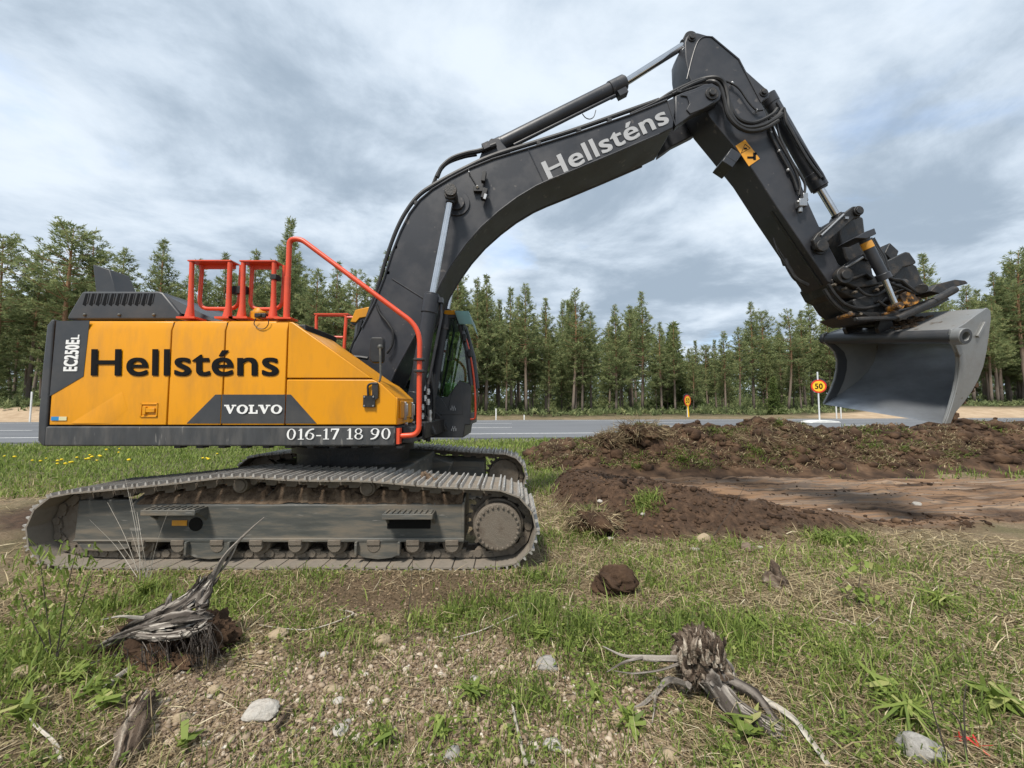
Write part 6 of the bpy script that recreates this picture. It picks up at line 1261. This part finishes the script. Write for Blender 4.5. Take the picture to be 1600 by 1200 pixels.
def lump(c, rx, ry, rz, seed, n=26, amp=0.3, f=2.2, ridge=0.0, facets=0, fine=0.0):
    """rough closed lump, optionally chipped by flat faces; returns vertices, faces, tint"""
    m_ = n // 2; th = np.pi * np.arange(m_ + 1) / m_; ph = 2 * np.pi * np.arange(n) / n; TH, PH = np.meshgrid(th, ph, indexing='ij')
    D = np.stack([np.sin(TH) * np.cos(PH), np.sin(TH) * np.sin(PH), np.cos(TH)], -1).reshape(-1, 3); x, y, z = D.T
    q = fbm(x * f + z * 1.3 + 7, y * f - z * 1.7 + 3, 4, seed); g_ = 1 + amp * 2 * (q - 0.5)
    if ridge: g_ = g_ - ridge * (1 - 2 * np.abs(fbm(x * f * 2 + z + 3, y * f * 2 - z * 1.4, 3, seed + 5) - 0.5)) ** 3
    if fine: g_ = g_ + fine * (fbm(x * f * 6 + z * 5, y * f * 6 - z * 4, 3, seed + 8) - 0.5)
    if facets:
        rs = np.random.default_rng(seed); nn = rs.normal(0, 1, (facets, 3)); nn /= np.linalg.norm(nn, axis=1, keepdims=True); hh = rs.uniform(0.62, 0.95, facets)
        dd = np.maximum(D @ nn.T, 1e-3); g_ = np.minimum(g_, (hh / dd).min(1))
    P = D * g_[:, None] * [rx, ry, rz] + np.array(tuple(c)); V = [Vector(p) for p in P.tolist()]; T = list(np.clip(fbm(x * f * 2.3 + z * 2, y * f * 2.3 + z, 4, seed + 2) * 1.6 - 0.3, 0, 1))
    F = [[i * n + j, (i + 1) * n + j, (i + 1) * n + (j + 1) % n, i * n + (j + 1) % n] for i in range(m_) for j in range(n)]; return V, F, T
def splinters(w, pts, rad, n, ln, seed, r_=(0.004, 0.012)):
    """loose fibres and shards lying along a piece of wood"""
    rs = np.random.default_rng(seed); S = bez(pts, 12); k = len(S)
    for i in range(n):
        a = rs.integers(0, max(1, k - 4)); b = min(k - 1, a + int(max(3, k * rs.uniform(*ln)))); R0 = np.interp(a / k, np.linspace(0, 1, len(rad)), rad); d = (S[b] - S[a]).normalized(); q = d.orthogonal().normalized(); q.rotate(Matrix.Rotation(rs.uniform(0, 6.28), 3, d)); m_ = (a + b) // 2
        if q.y > 0.5: q.y = -q.y
        o1, o2, o3 = R0 * rs.uniform(0.75, 1.15), R0 * rs.uniform(0.8, 1.25), R0 * rs.uniform(0.7, 1.6); rr_ = rs.uniform(*r_)
        V, F, T = gnarl([S[a] + q * o1, S[m_] + q * o2, S[b] + q * o3], [rr_ * 0.6, rr_, rr_ * 0.25], seed * 50 + i, sides=6, sub=4, rough=0.4); t0 = rs.uniform(-0.35, 0.4); w.add(V, F, [min(1, max(0, t + t0)) for t in T])
    return w
G = lambda px, py, up=0.0: on_ground(px, py) + Vector((0, 0, up))

# --- grey uprooted stump on the left with its long bare branch
b0 = G(250, 1030); ST = empty("tree_stump", b0); tag(ST, "grey uprooted stump with a long bare branch reaching up before the track", "stump")
YB = b0.y
sw = Wood()
for (dx, dy, dz, rx_, ry_, rz_, sd) in ((-0.02, 0.10, 0.05, 0.32, 0.20, 0.13, 5), (0.19, 0.08, 0.05, 0.17, 0.14, 0.15, 6), (-0.28, 0.04, 0.0, 0.20, 0.15, 0.08, 8), (0.02, -0.05, 0.0, 0.22, 0.14, 0.07, 9)): sw.add(*lump((b0.x + dx, YB + dy, b0.z + dz), rx_, ry_, rz_, sd, 70, 0.5, 2.6, 0.25, 0, 0.35))
sw.build("root_soil", M_soil, ST); yb = YB - 0.03
w = Wood(); MAIN = [([at(148, 1014, yb), at(190, 995, yb), at(240, 980, yb), at(290, 970, yb), at(330, 964, yb + 0.05)], [0.008, 0.024, 0.042, 0.044, 0.016], 1), ([at(178, 1000, yb + 0.1), at(215, 975, yb + 0.1), at(260, 958, yb + 0.12), at(296, 938, yb + 0.15), at(322, 912, yb + 0.2), at(336, 893, yb + 0.2)], [0.015, 0.035, 0.048, 0.044, 0.028, 0.010], 2), ([at(195, 988, yb), at(250, 992, yb - 0.03), at(300, 986, yb - 0.02), at(326, 975, yb)], [0.012, 0.026, 0.028, 0.010], 3)]
for P, rd, sd in MAIN: w.root(P, rd, sd, rough=0.75, fray=1.0, sides=22, sub=12, twist=5.0); splinters(w, P, rd, 34, (0.08, 0.30), sd + 7, (0.003, 0.013))
for k in range(14):
    x0 = sr.uniform(255, 330); y0 = np.interp(x0, [255, 330], [965, 930]) + sr.normal(0, 8); w.root([at(x0, y0 + 10, yb + 0.1), at(x0 + sr.normal(4, 4), y0 - sr.uniform(5, 14), yb + 0.13), at(x0 + sr.normal(9, 6), y0 - sr.uniform(16, 32), yb + 0.15)], [0.02, 0.014, 0.003], 40 + k, rough=0.6, sides=9)
w.t = [min(1, max(0, 1.25 * t - 0.20)) for t in w.t]; w.build("stump_wood", M_wood, ST)
Wood().root([at(312, 940, yb + 0.2), at(334, 900, yb + 0.2), at(352, 868, yb + 0.2), at(372, 846, yb + 0.22), at(392, 826, yb + 0.24), at(413, 808, yb + 0.26)], [0.022, 0.016, 0.012, 0.010, 0.006, 0.002], 21, sides=10, rough=0.4).root([at(330, 905, yb + 0.22), at(350, 885, yb + 0.22), at(362, 868, yb + 0.22), at(371, 847, yb + 0.22)], [0.008, 0.008, 0.007, 0.006], 22, sides=7).build("bare_branch", M_wood, ST)
Wood().root([at(160, 968, yb), at(190, 963, yb), at(225, 966, yb + 0.05)], [0.003, 0.007, 0.010], 23, sides=7).build("pale_root", M_palewood, ST)
Wood().root([at(140, 1101, yb - 0.30), at(160, 1080, yb - 0.25), at(180, 1060, yb - 0.2), at(205, 1043, yb - 0.1), at(225, 1032, yb - 0.05)], [0.009, 0.011, 0.014, 0.012, 0.012], 24, sides=9, rough=0.3).build("pale_root", M_palewood, ST)
w = Wood()
for k in range(110):
    x0 = sr.uniform(170, 338) if k % 3 else sr.uniform(295, 338); y0 = np.interp(x0, [170, 338], [1012, 968]) + sr.uniform(0, 25); x1 = x0 + sr.normal(2, 16); y1 = y0 + sr.uniform(15, 85)
    V, F, T = gnarl([at(x0, y0, yb - 0.03 + sr.normal(0, .03)), at((x0 + x1) / 2 + sr.normal(0, 7), (y0 + y1) / 2, yb - 0.08 + sr.normal(0, .03)), at(x1, y1, yb - 0.07 + sr.normal(0, .03))], [0.0022, 0.0016, 0.0008], 30 + k, sides=4, sub=3); t0 = sr.uniform(-0.7, -0.1); w.add(V, F, [max(0, t + t0) for t in T])
w.build("hair_roots", M_wood, ST)
# --- broken piece of wood low on the left
b1 = G(215, 1160); w = Wood(); w.root([G(185, 1205, 0.02), G(200, 1165, 0.035), G(216, 1130, 0.035), G(238, 1088, 0.02)], [0.022, 0.036, 0.028, 0.008], 61, rough=0.9, fray=1.2, sides=20, sub=12, twist=5); splinters(w, [G(185, 1205, 0.02), G(200, 1165, 0.035), G(216, 1130, 0.035), G(238, 1088, 0.02)], [0.024, 0.038, 0.03, 0.008], 44, (0.15, 0.5), 63, (0.004, 0.010)); w.root([G(205, 1190, 0.03), G(222, 1150, 0.05), G(228, 1110, 0.03)], [0.02, 0.03, 0.008], 62, rough=0.6, fray=1.0)
tag(w.build("broken_root", M_rot, None, b1), "broken piece of rotten root lying in the lower left grass", "wood")
# --- knobbly stump with splayed roots on the right
b2 = G(1105, 1085); SR = empty("tree_stump", b2); tag(SR, "knobbly rotten stump with splayed roots in the right foreground", "stump"); yr = b2.y
w = Wood().add(*lump(at(1095, 1022, yr + 0.02), 0.118, 0.11, 0.135, 71, 84, 0.55, 3.2, 0.35, 0, 0.30)).add(*lump(at(1082, 1040, yr + 0.0), 0.085, 0.09, 0.10, 72, 64, 0.5, 3.4, 0.35, 0, 0.3)).add(*lump(at(1112, 1056, yr + 0.02), 0.085, 0.09, 0.11, 73, 64, 0.5, 3, 0.3, 0, 0.3))
for k in range(80):
    a = sr.uniform(-1, 1); x0 = 1097 + a * 33; y0 = 996 + 13 * a * a + sr.uniform(-6, 26); yy = yr - 0.085 + 0.05 * a * a + sr.uniform(0, 0.09) * (y0 < 1005); ln_ = sr.uniform(8, 22)
    V, F, T = gnarl([at(x0, y0 + ln_, yy), at(x0 + sr.normal(0, 2), y0, yy + sr.normal(0, .01)), at(x0 + sr.normal(0, 4), y0 - ln_ * 0.7, yy + 0.01)], [0.012, 0.010, 0.002], 180 + k, sides=7, rough=0.7, sub=3); t0 = sr.uniform(-0.3, 0.5); w.add(V, F, [min(1, max(0, t + t0)) for t in T])
w.build("stump_wood", M_rot, SR)
w = Wood(); w.root([at(1100, 1055, yr - 0.06), G(1122, 1098, 0.06), G(1150, 1128, 0.04), G(1185, 1142, 0.03), G(1222, 1160, 0.01)], [0.045, 0.042, 0.036, 0.030, 0.016], 111, rough=0.7, sides=22, sub=12, twist=4); splinters(w, [at(1100, 1055, yr - 0.06), G(1122, 1098, 0.06), G(1150, 1128, 0.04), G(1185, 1142, 0.03), G(1222, 1160, 0.01)], [0.045, 0.042, 0.036, 0.030, 0.016], 26, (0.3, 0.8), 17, (0.003, 0.008)); w.root([at(1105, 1060, yr - 0.08), G(1130, 1115, 0.05), G(1165, 1138, 0.03), G(1200, 1148, 0.02)], [0.03, 0.025, 0.025, 0.01], 112, rough=0.5)
w.root([at(1120, 1050, yr), G(1140, 1085, 0.06), G(1180, 1105, 0.05), G(1215, 1140, 0.02)], [0.04, 0.03, 0.028, 0.015], 113, rough=0.5); w.root([at(1118, 1030, yr + 0.05), G(1138, 1060, 0.04), G(1150, 1075, 0.0)], [0.04, 0.03, 0.015], 114, rough=0.5); w.build("thick_root", M_wood, SR)
Wood().root([G(1118, 1088, 0.05), G(1150, 1088, 0.06), G(1195, 1112, 0.05), G(1240, 1138, 0.04), G(1268, 1172, 0.03), G(1296, 1206, 0.02)], [0.010, 0.013, 0.013, 0.012, 0.012, 0.010], 121, sides=9, rough=0.25).build("pale_root", M_palewood, SR)
w = Wood(); w.root([at(1066, 1030, yr), at(1030, 1029, yr + 0.0), at(1000, 1027, yr + 0.05), at(972, 1024, yr + 0.08), at(942, 1010, yr + 0.12)], [0.018, 0.014, 0.011, 0.007, 0.003], 131, sides=8); w.root([at(1005, 1027, yr + 0.04), at(975, 1035, yr), at(948, 1050, yr)], [0.008, 0.006, 0.002], 132, sides=6); w.root([at(1064, 1036, yr - 0.02), at(1030, 1047, yr - 0.02), at(990, 1052, yr), at(960, 1048, yr)], [0.007, 0.005, 0.004, 0.002], 133, sides=6)
w.root([at(1076, 1070, yr - 0.08), G(1045, 1080, 0.05), G(1022, 1095, 0.03), G(1000, 1110, 0.015), G(978, 1112, 0.01)], [0.018, 0.015, 0.012, 0.009, 0.004], 134, sides=8); w.root([G(1025, 1095, 0.03), G(1022, 1120, 0.02), G(1018, 1140, 0.01)], [0.008, 0.005, 0.002], 135, sides=6); w.build("side_root", M_wood, SR)
# --- remnant of a stump half buried, soil clod
p = G(1212, 915); w = Wood().add(*lump((p.x, p.y, p.z + 0.03), 0.10, 0.08, 0.07, 141, 22, 0.5)).root([p + Vector((0.0, 0, 0.05)), p + Vector((0.015, 0.02, 0.13)), p + Vector((-0.01, 0.03, 0.19))], [0.05, 0.04, 0.01], 142, rough=0.5, fray=0.8); tag(w.build("stump_remnant", M_rot, None, p), "small dark stump remnant poking out of the straw right of the soil clod", "stump")
p = G(963, 936); V, F, T = lump((p.x, p.y + 0.11, p.z + 0.065), 0.165, 0.13, 0.115, 151, 100, 0.55, 1.5, 0.12, 0, 0.28); tag(Wood().add(V, F, T).build("soil_clod", M_soil, None, p), "round brown clod of soil lying alone on the grass", "clod")
for (px, py, wpx, lab, kx) in ((1000, 680, 62, "largest grassy sod on the crest of the soil berm", 1.2), (955, 690, 44, "dark sod left of the largest one on the berm", 1.0), (1188, 698, 60, "grey matted sod at the foot of the berm's highest heap", 1.1), (925, 818, 62, "pale matted sod lying next to the right end of the track", 1.2), (1150, 690, 26, "small round clod on the berm beside its highest heap", 0.9)):
    Yp = 9.9 if py < 720 else G(px, py + 14).y; c = at(px, py, Yp); rr_ = wpx / 2 / FPX * Yp; V, F, T = lump((c.x, Yp, c.z), rr_ * kx, rr_ * 0.8, rr_ * 0.55, int(px), 50, 0.5, 2.6, 0.15, 0, 0.3); o = empty("grass_sod", (c.x, Yp, c.z - rr_ * 0.4)); tag(o, lab, "sod"); Wood().add(V, F, T).build("soil_lump", M_soil, o)
    n = 300; a = sr.uniform(0, 6.28, n); e_ = np.arccos(sr.uniform(-0.1, 1, n)); hx, hy, hz_ = np.sin(e_) * np.cos(a), np.sin(e_) * np.sin(a), np.cos(e_); B = np.stack([c.x + rr_ * kx * hx, Yp + rr_ * .8 * hy, c.z + rr_ * .55 * hz_], -1)
    D = np.stack([hx, hy - 0.3, hz_ * 0.6 - 0.35], -1); Pq, Fq = tri_leaves(B, D, 2, rr_ * 0.65, 0.012 * Yp / 8, 0.45, 0.0, sr); q_ = npmesh("matted_grass", Pq - np.array(ORG[o.name]), Fq, M_dry, o, tint=np.clip(np.repeat(sr.normal(0.25 if px != 925 else 0.4, 0.2, n * 2), 3), 0, 1))

# --- stones
M_stone = {k: mat(k + "_stone", c, 0.85, var=0.25, vscale=25, dirt=d, dirt_amt=0.85, dscale=22, bump=0.5, bscale=70, spec=0.3) for k, c, d in (("white", (0.46, 0.43, 0.385), (0.21, 0.18, 0.145)), ("tan", (0.38, 0.30, 0.20), (0.22, 0.165, 0.11)), ("grey", (0.33, 0.315, 0.29), (0.13, 0.12, 0.10)), ("brown", (0.20, 0.15, 0.11), (0.10, 0.07, 0.05)))}
STONES = [(400, 1128, 46, 'white', "largest white stone in the left foreground"), (594, 1010, 28, 'tan', "tan stone above the middle of the gravel patch"), (504, 1028, 15, 'white', "small bluish white stone left of the tan one"), (515, 1084, 22, 'tan', "round tan stone in the centre of the gravel patch"), (529, 1152, 24, 'white', "lowest of the pale stones in a row on the gravel"), (541, 1134, 13, 'grey', "little grey stone just above the lowest pale one"), (527, 1102, 18, 'white', "white stone directly below the round tan one"), (278, 1130, 24, 'tan', "tan stone left of the largest white stone"), (331, 1085, 20, 'tan', "pale tan stone above the largest white stone"), (856, 1048, 32, 'grey', "grey stone left of the knobbly stump's longest root"), (790, 1145, 20, 'tan', "oval tan stone beside the leaning stick at the bottom"), (866, 1178, 30, 'white', "white stone at the bottom right of the leaning stick"), (706, 1192, 30, 'grey', "grey stone at the bottom edge left of the leaning stick"), (741, 1068, 15, 'white', "small white stone beside the central green tuft"), (972, 1134, 24, 'tan', "tan stone under the tip of the stump's lower left root"), (1048, 1192, 30, 'tan', "flat tan stone at the bottom edge below the stump"), (1462, 1195, 64, 'grey', "big lichen grey stone at the bottom right"), (430, 998, 26, 'tan', "tan stone half hidden in grass right of the left stump"), (24, 1062, 34, 'tan', "tan stone at the left edge of the picture"), (1102, 848, 27, 'tan', "tan boulder at the near edge of the turned soil"), (1088, 862, 15, 'white', "white stone just in front of the tan boulder"), (1174, 862, 24, 'brown', "round brown stone at the near edge of the soil"), (1187, 858, 11, 'white', "white chip leaning on the round brown stone"), (955, 844, 10, 'white', "white stone below the pale matted sod"), (868, 830, 15, 'tan', "tan stone beside the right end of the track"), (1436, 790, 14, 'white', "white stone on the scraped mud below the bucket"), (1006, 806, 9, 'white', "white pebble under the grass tuft on the soil"), (938, 785, 9, 'white', "white pebble upper left on the loose soil heap"), (1297, 798, 7, 'white', "tiny white pebble on the smeared mud")]
for i, (px, py, w_, kd, lab) in enumerate(STONES):
    p = G(px, py); rr_ = w_ / 2 / FPX * p.y * 1.02; r2 = np.random.default_rng(i); V, F, T = lump((p.x, p.y + rr_ * 0.5, p.z + rr_ * 0.16), rr_ * 1.05, rr_ * r2.uniform(0.7, 1), rr_ * r2.uniform(0.55, 0.75), 200 + i, 28, 0.30, 1.5, 0.0, 11, 0.10)
    o = Wood().add(V, F, T).build("stone", M_stone[kd], None, p); tag(o, lab, "stone", "stones on the ground")
# --- sticks
for (pts, rr_, m, lab) in (([(800, 1104), (805, 1135), (812, 1165), (822, 1205)], [0.006, 0.008, 0.009, 0.010], M_palewood, "pale stick leaning out at the bottom centre"), ([(530, 958), (552, 965), (520, 980), (480, 990), (440, 988), (405, 982)], [0.004, 0.005, 0.005, 0.004, 0.003, 0.002], M_palewood, "forked thin pale twig on the brown thatch"), ([(708, 1003), (735, 996), (760, 988), (830, 955)], [0.003, 0.004, 0.003, 0.002], M_palewood, "thin pale twig in the central grass"), ([(1300, 960), (1330, 978), (1352, 985), (1375, 968)], [0.004, 0.004, 0.003, 0.002], M_palewood, "bent pale twig in the straw on the right"), ([(140, 1045), (180, 1030), (230, 1010), (275, 1000)], [0.004, 0.005, 0.004, 0.003], M_wood, "dark twig before the left stump's soil"), ([(30, 1120), (62, 1150), (85, 1175), (95, 1200)], [0.005, 0.006, 0.006, 0.006], M_palewood, "pale stick in the bottom left corner"), ([(430, 1150), (445, 1128), (452, 1118)], [0.010, 0.011, 0.004], M_rot, "short dark piece of bark left of the pale stones"), ([(890, 985), (925, 975), (960, 962)], [0.003, 0.003, 0.002], M_palewood, "fine twig left of the right stump")):
    P = [G(x, y, 0.02 + 0.5 * r_) for (x, y), r_ in zip(pts, rr_)]; tag(Wood().root(P, rr_, int(pts[0][0]), sides=7, rough=0.25, sub=4).build("stick", m, None, P[0]), lab, "stick", "sticks on the ground")
# --- single plants: leaf blade builder
def leaf_quad(base, d, L_, w, bend, r2):
    d = Vector(d).normalized(); s = d.cross(Vector((r2.normal(0, .3), r2.normal(0, .3), 1))).normalized(); n_ = s.cross(d)
    p = [base, base + d * L_ * 0.4 + n_ * bend * 0.1, base + d * L_ * 0.75 - n_ * bend * 0.0 + Vector((0, 0, -bend * 0.25 * L_)), base + d * L_ + Vector((0, 0, -bend * 0.6 * L_))]
    ws = [0.18, 1.0, 0.75, 0.02]; V = []
    for q, k in zip(p, ws): V += [q - s * w * k / 2, q + s * w * k / 2]
    return V, [[0, 1, 3, 2], [2, 3, 5, 4], [4, 5, 7, 6]]
def leafy(name, parts, m, parent, seed):
    r2 = np.random.default_rng(seed); w = Wood()
    for base, d, L_, wd, bend in parts:
        V, F = leaf_quad(Vector(base), d, L_, wd, bend, r2); w.add(V, F, [float(np.clip(r2.normal(0.55, 0.18), 0, 1))] * 8)
    return w.build(name, m, parent)
def rosette(px, py, n, L_, wd, up, lab, seed, grp=None):
    p = G(px, py); e_ = empty("weed", p); tag(e_, lab, "weed", grp); r2 = np.random.default_rng(seed); parts = []
    for k in range(n):
        a = 6.283 * k / n + r2.normal(0, 0.4); parts.append((p + Vector((r2.normal(0, .008), r2.normal(0, .008), 0.0)), (math.cos(a), math.sin(a), up * r2.uniform(0.5, 1.5)), L_ * r2.uniform(0.6, 1.2), wd * r2.uniform(0.7, 1.2), r2.uniform(0.1, 0.9)))
    leafy("leaves", parts, M_green, e_, seed); return e_
ROS = [(740, 1092, 26, 0.13, 0.016, 1.2, "bright green broad-bladed tuft in the centre of the gravel"), (985, 1138, 16, 0.11, 0.020, 0.8, "leafy weed under the stump's lower left root"), (1165, 1160, 14, 0.15, 0.028, 1.3, "broad-leaved weed below the thick roots of the stump"), (1470, 950, 60, 0.20, 0.012, 1.0, "dense bright green tussock right of the sapling"), (1420, 1130, 60, 0.20, 0.012, 1.0, "dense dark green tussock above the big grey stone"), (1375, 1090, 14, 0.17, 0.028, 1.8, "tall broad-leaved weed left of the dark tussock"), (1560, 1110, 24, 0.14, 0.034, 0.9, "round-leaved weed at the right edge"), (225, 935, 70, 0.22, 0.008, 2.2, "dark green grass tussock behind the left stump"), (150, 1090, 12, 0.14, 0.020, 2.2, "upright pointed leaves just left of the pale root"), (165, 1110, 12, 0.13, 0.022, 2.0, "upright broad leaves in front of the pale root"), (35, 1130, 18, 0.17, 0.022, 2.2, "tall upright leaves at the lower left edge"), (120, 1065, 10, 0.12, 0.018, 2.2, "young pointed leaves below the leafy sapling"), (290, 1165, 12, 0.10, 0.024, 1.4, "small bright weed below the largest white stone"), (690, 1150, 16, 0.11, 0.014, 0.9, "flat star-shaped weed low in the gravel"), (1180, 985, 40, 0.14, 0.010, 1.4, "green tussock behind the knobbly stump"), (850, 1000, 40, 0.13, 0.009, 1.3, "green tussock in the middle of the meadow strip"), (1290, 850, 26, 0.16, 0.022, 1.3, "bright leafy patch at the edge of the turned soil"), (930, 1095, 10, 0.08, 0.022, 0.7, "low weed left of the stump's root fork"), (600, 1165, 10, 0.09, 0.016, 1.2, "small pale green sprout low in the centre")]
for i, a in enumerate(ROS): rosette(*a, 300 + i)
def sapling(px, pyb, tops, lab, seed, leaf, nl, Yoff=0.0):
    p = G(px, pyb); e_ = empty("sapling", p); tag(e_, lab, "sapling"); r2 = np.random.default_rng(seed); w = Wood(); parts = []
    for tp in tops:
        P = [p] + [at(x, y, p.y + Yoff * 0.5) for x, y in tp]; w.root(P, list(np.linspace(0.0036, 0.0012, len(P))), seed, sides=6, sub=4, rough=0.1); S = bez(P, 5)
        for k in range(nl):
            q = S[int(r2.uniform(0.30, 1) * (len(S) - 1))]; a = r2.uniform(0, 6.28); o_ = Vector((r2.normal(0, .065), r2.normal(0, .06), r2.normal(0, .045)))
            parts.append((q + o_, (math.cos(a), math.sin(a), r2.normal(0.2, 0.4)), leaf * r2.uniform(0.6, 1.3), leaf * 0.62, r2.uniform(0, 0.6)))
    w.t = [0.12 + 0.3 * t for t in w.t]; w.build("stem", M_wood, e_)
    if nl: leafy("leaves", parts, M_green, e_, seed)
sapling(85, 1045, [[(78, 1000), (72, 950), (66, 900), (58, 848)], [(92, 1000), (102, 940), (112, 890), (120, 862)], [(70, 1010), (45, 960), (30, 920)], [(95, 1010), (125, 950), (140, 900)]], "leafy sapling with thin dark stems before the left end of the track", 401, 0.018, 85)
sapling(1343, 945, [[(1342, 915), (1345, 885), (1338, 855)], [(1342, 925), (1325, 930), (1310, 940)]], "small leafy sapling in the straw right of the stump remnant", 402, 0.045, 26)
sapling(1115, 838, [[(1140, 800), (1158, 770), (1172, 742)]], "bare dark twig standing up from the turned soil", 403, 0.03, 0)
sapling(1512, 1200, [[(1508, 1150), (1506, 1100), (1510, 1068)], [(1500, 1130), (1475, 1105), (1460, 1095)]], "bare grey stem above the big stone at the lower right", 404, 0.03, 0)
sapling(1486, 1200, [[(1470, 1150), (1458, 1110), (1455, 1080)]], "second bare stem just left of the other one at lower right", 405, 0.03, 0)
sapling(635, 1000, [[(638, 960), (642, 920), (645, 870)]], "thin dark stalk standing before the middle of the track", 406, 0.02, 6)
# tall dry stems in front of the track
p = G(225, 905); e_ = empty("dry_grass_tuft", p); tag(e_, "tall bleached grass stems standing in front of the track's left half", "grass tuft"); w = Wood()
for k, (bx_, tx, ty) in enumerate(((222, 196, 748), (226, 203, 770), (218, 168, 785), (228, 214, 800), (232, 262, 800), (236, 282, 905), (224, 205, 830), (230, 240, 850), (220, 185, 845), (233, 250, 875), (226, 222, 860), (215, 140, 812))):
    P = [p + Vector(((bx_ - 225) / FPX * p.y, sr.normal(0, .02), 0)), at((bx_ * 0.55 + tx * 0.45), 905 + (ty - 905) * 0.55, p.y), at(tx, ty, p.y + sr.normal(0, .05))]; w.root(P, [0.0028, 0.0022, 0.001], 500 + k, sides=4, sub=4, rough=0.1)
w.build("stems", M_palewood, e_)
# scrap of red plastic strip in the straw
p = G(1525, 1178); b = MB(); M_tape = mat("red_plastic", (0.55, 0.04, 0.035), 0.5, var=0.1)
for k in range(9): a = sr.uniform(-0.6, 0.6); q = p + Vector((sr.normal(0, .02), sr.normal(0, .02), 0.03)); d = Vector((math.sin(a), sr.normal(0, .4), math.cos(a) * 0.6)) * sr.uniform(.05, .11); s_ = Vector((0.005, 0.002, 0)); b.add([q - d / 2 - s_, q - d / 2 + s_, q + d / 2 + s_, q + d / 2 - s_], [[0, 1, 2, 3]])
tag(b.build("plastic_strip", M_tape, None, p, smooth=0), "torn red plastic strip in the straw at lower right", "litter")
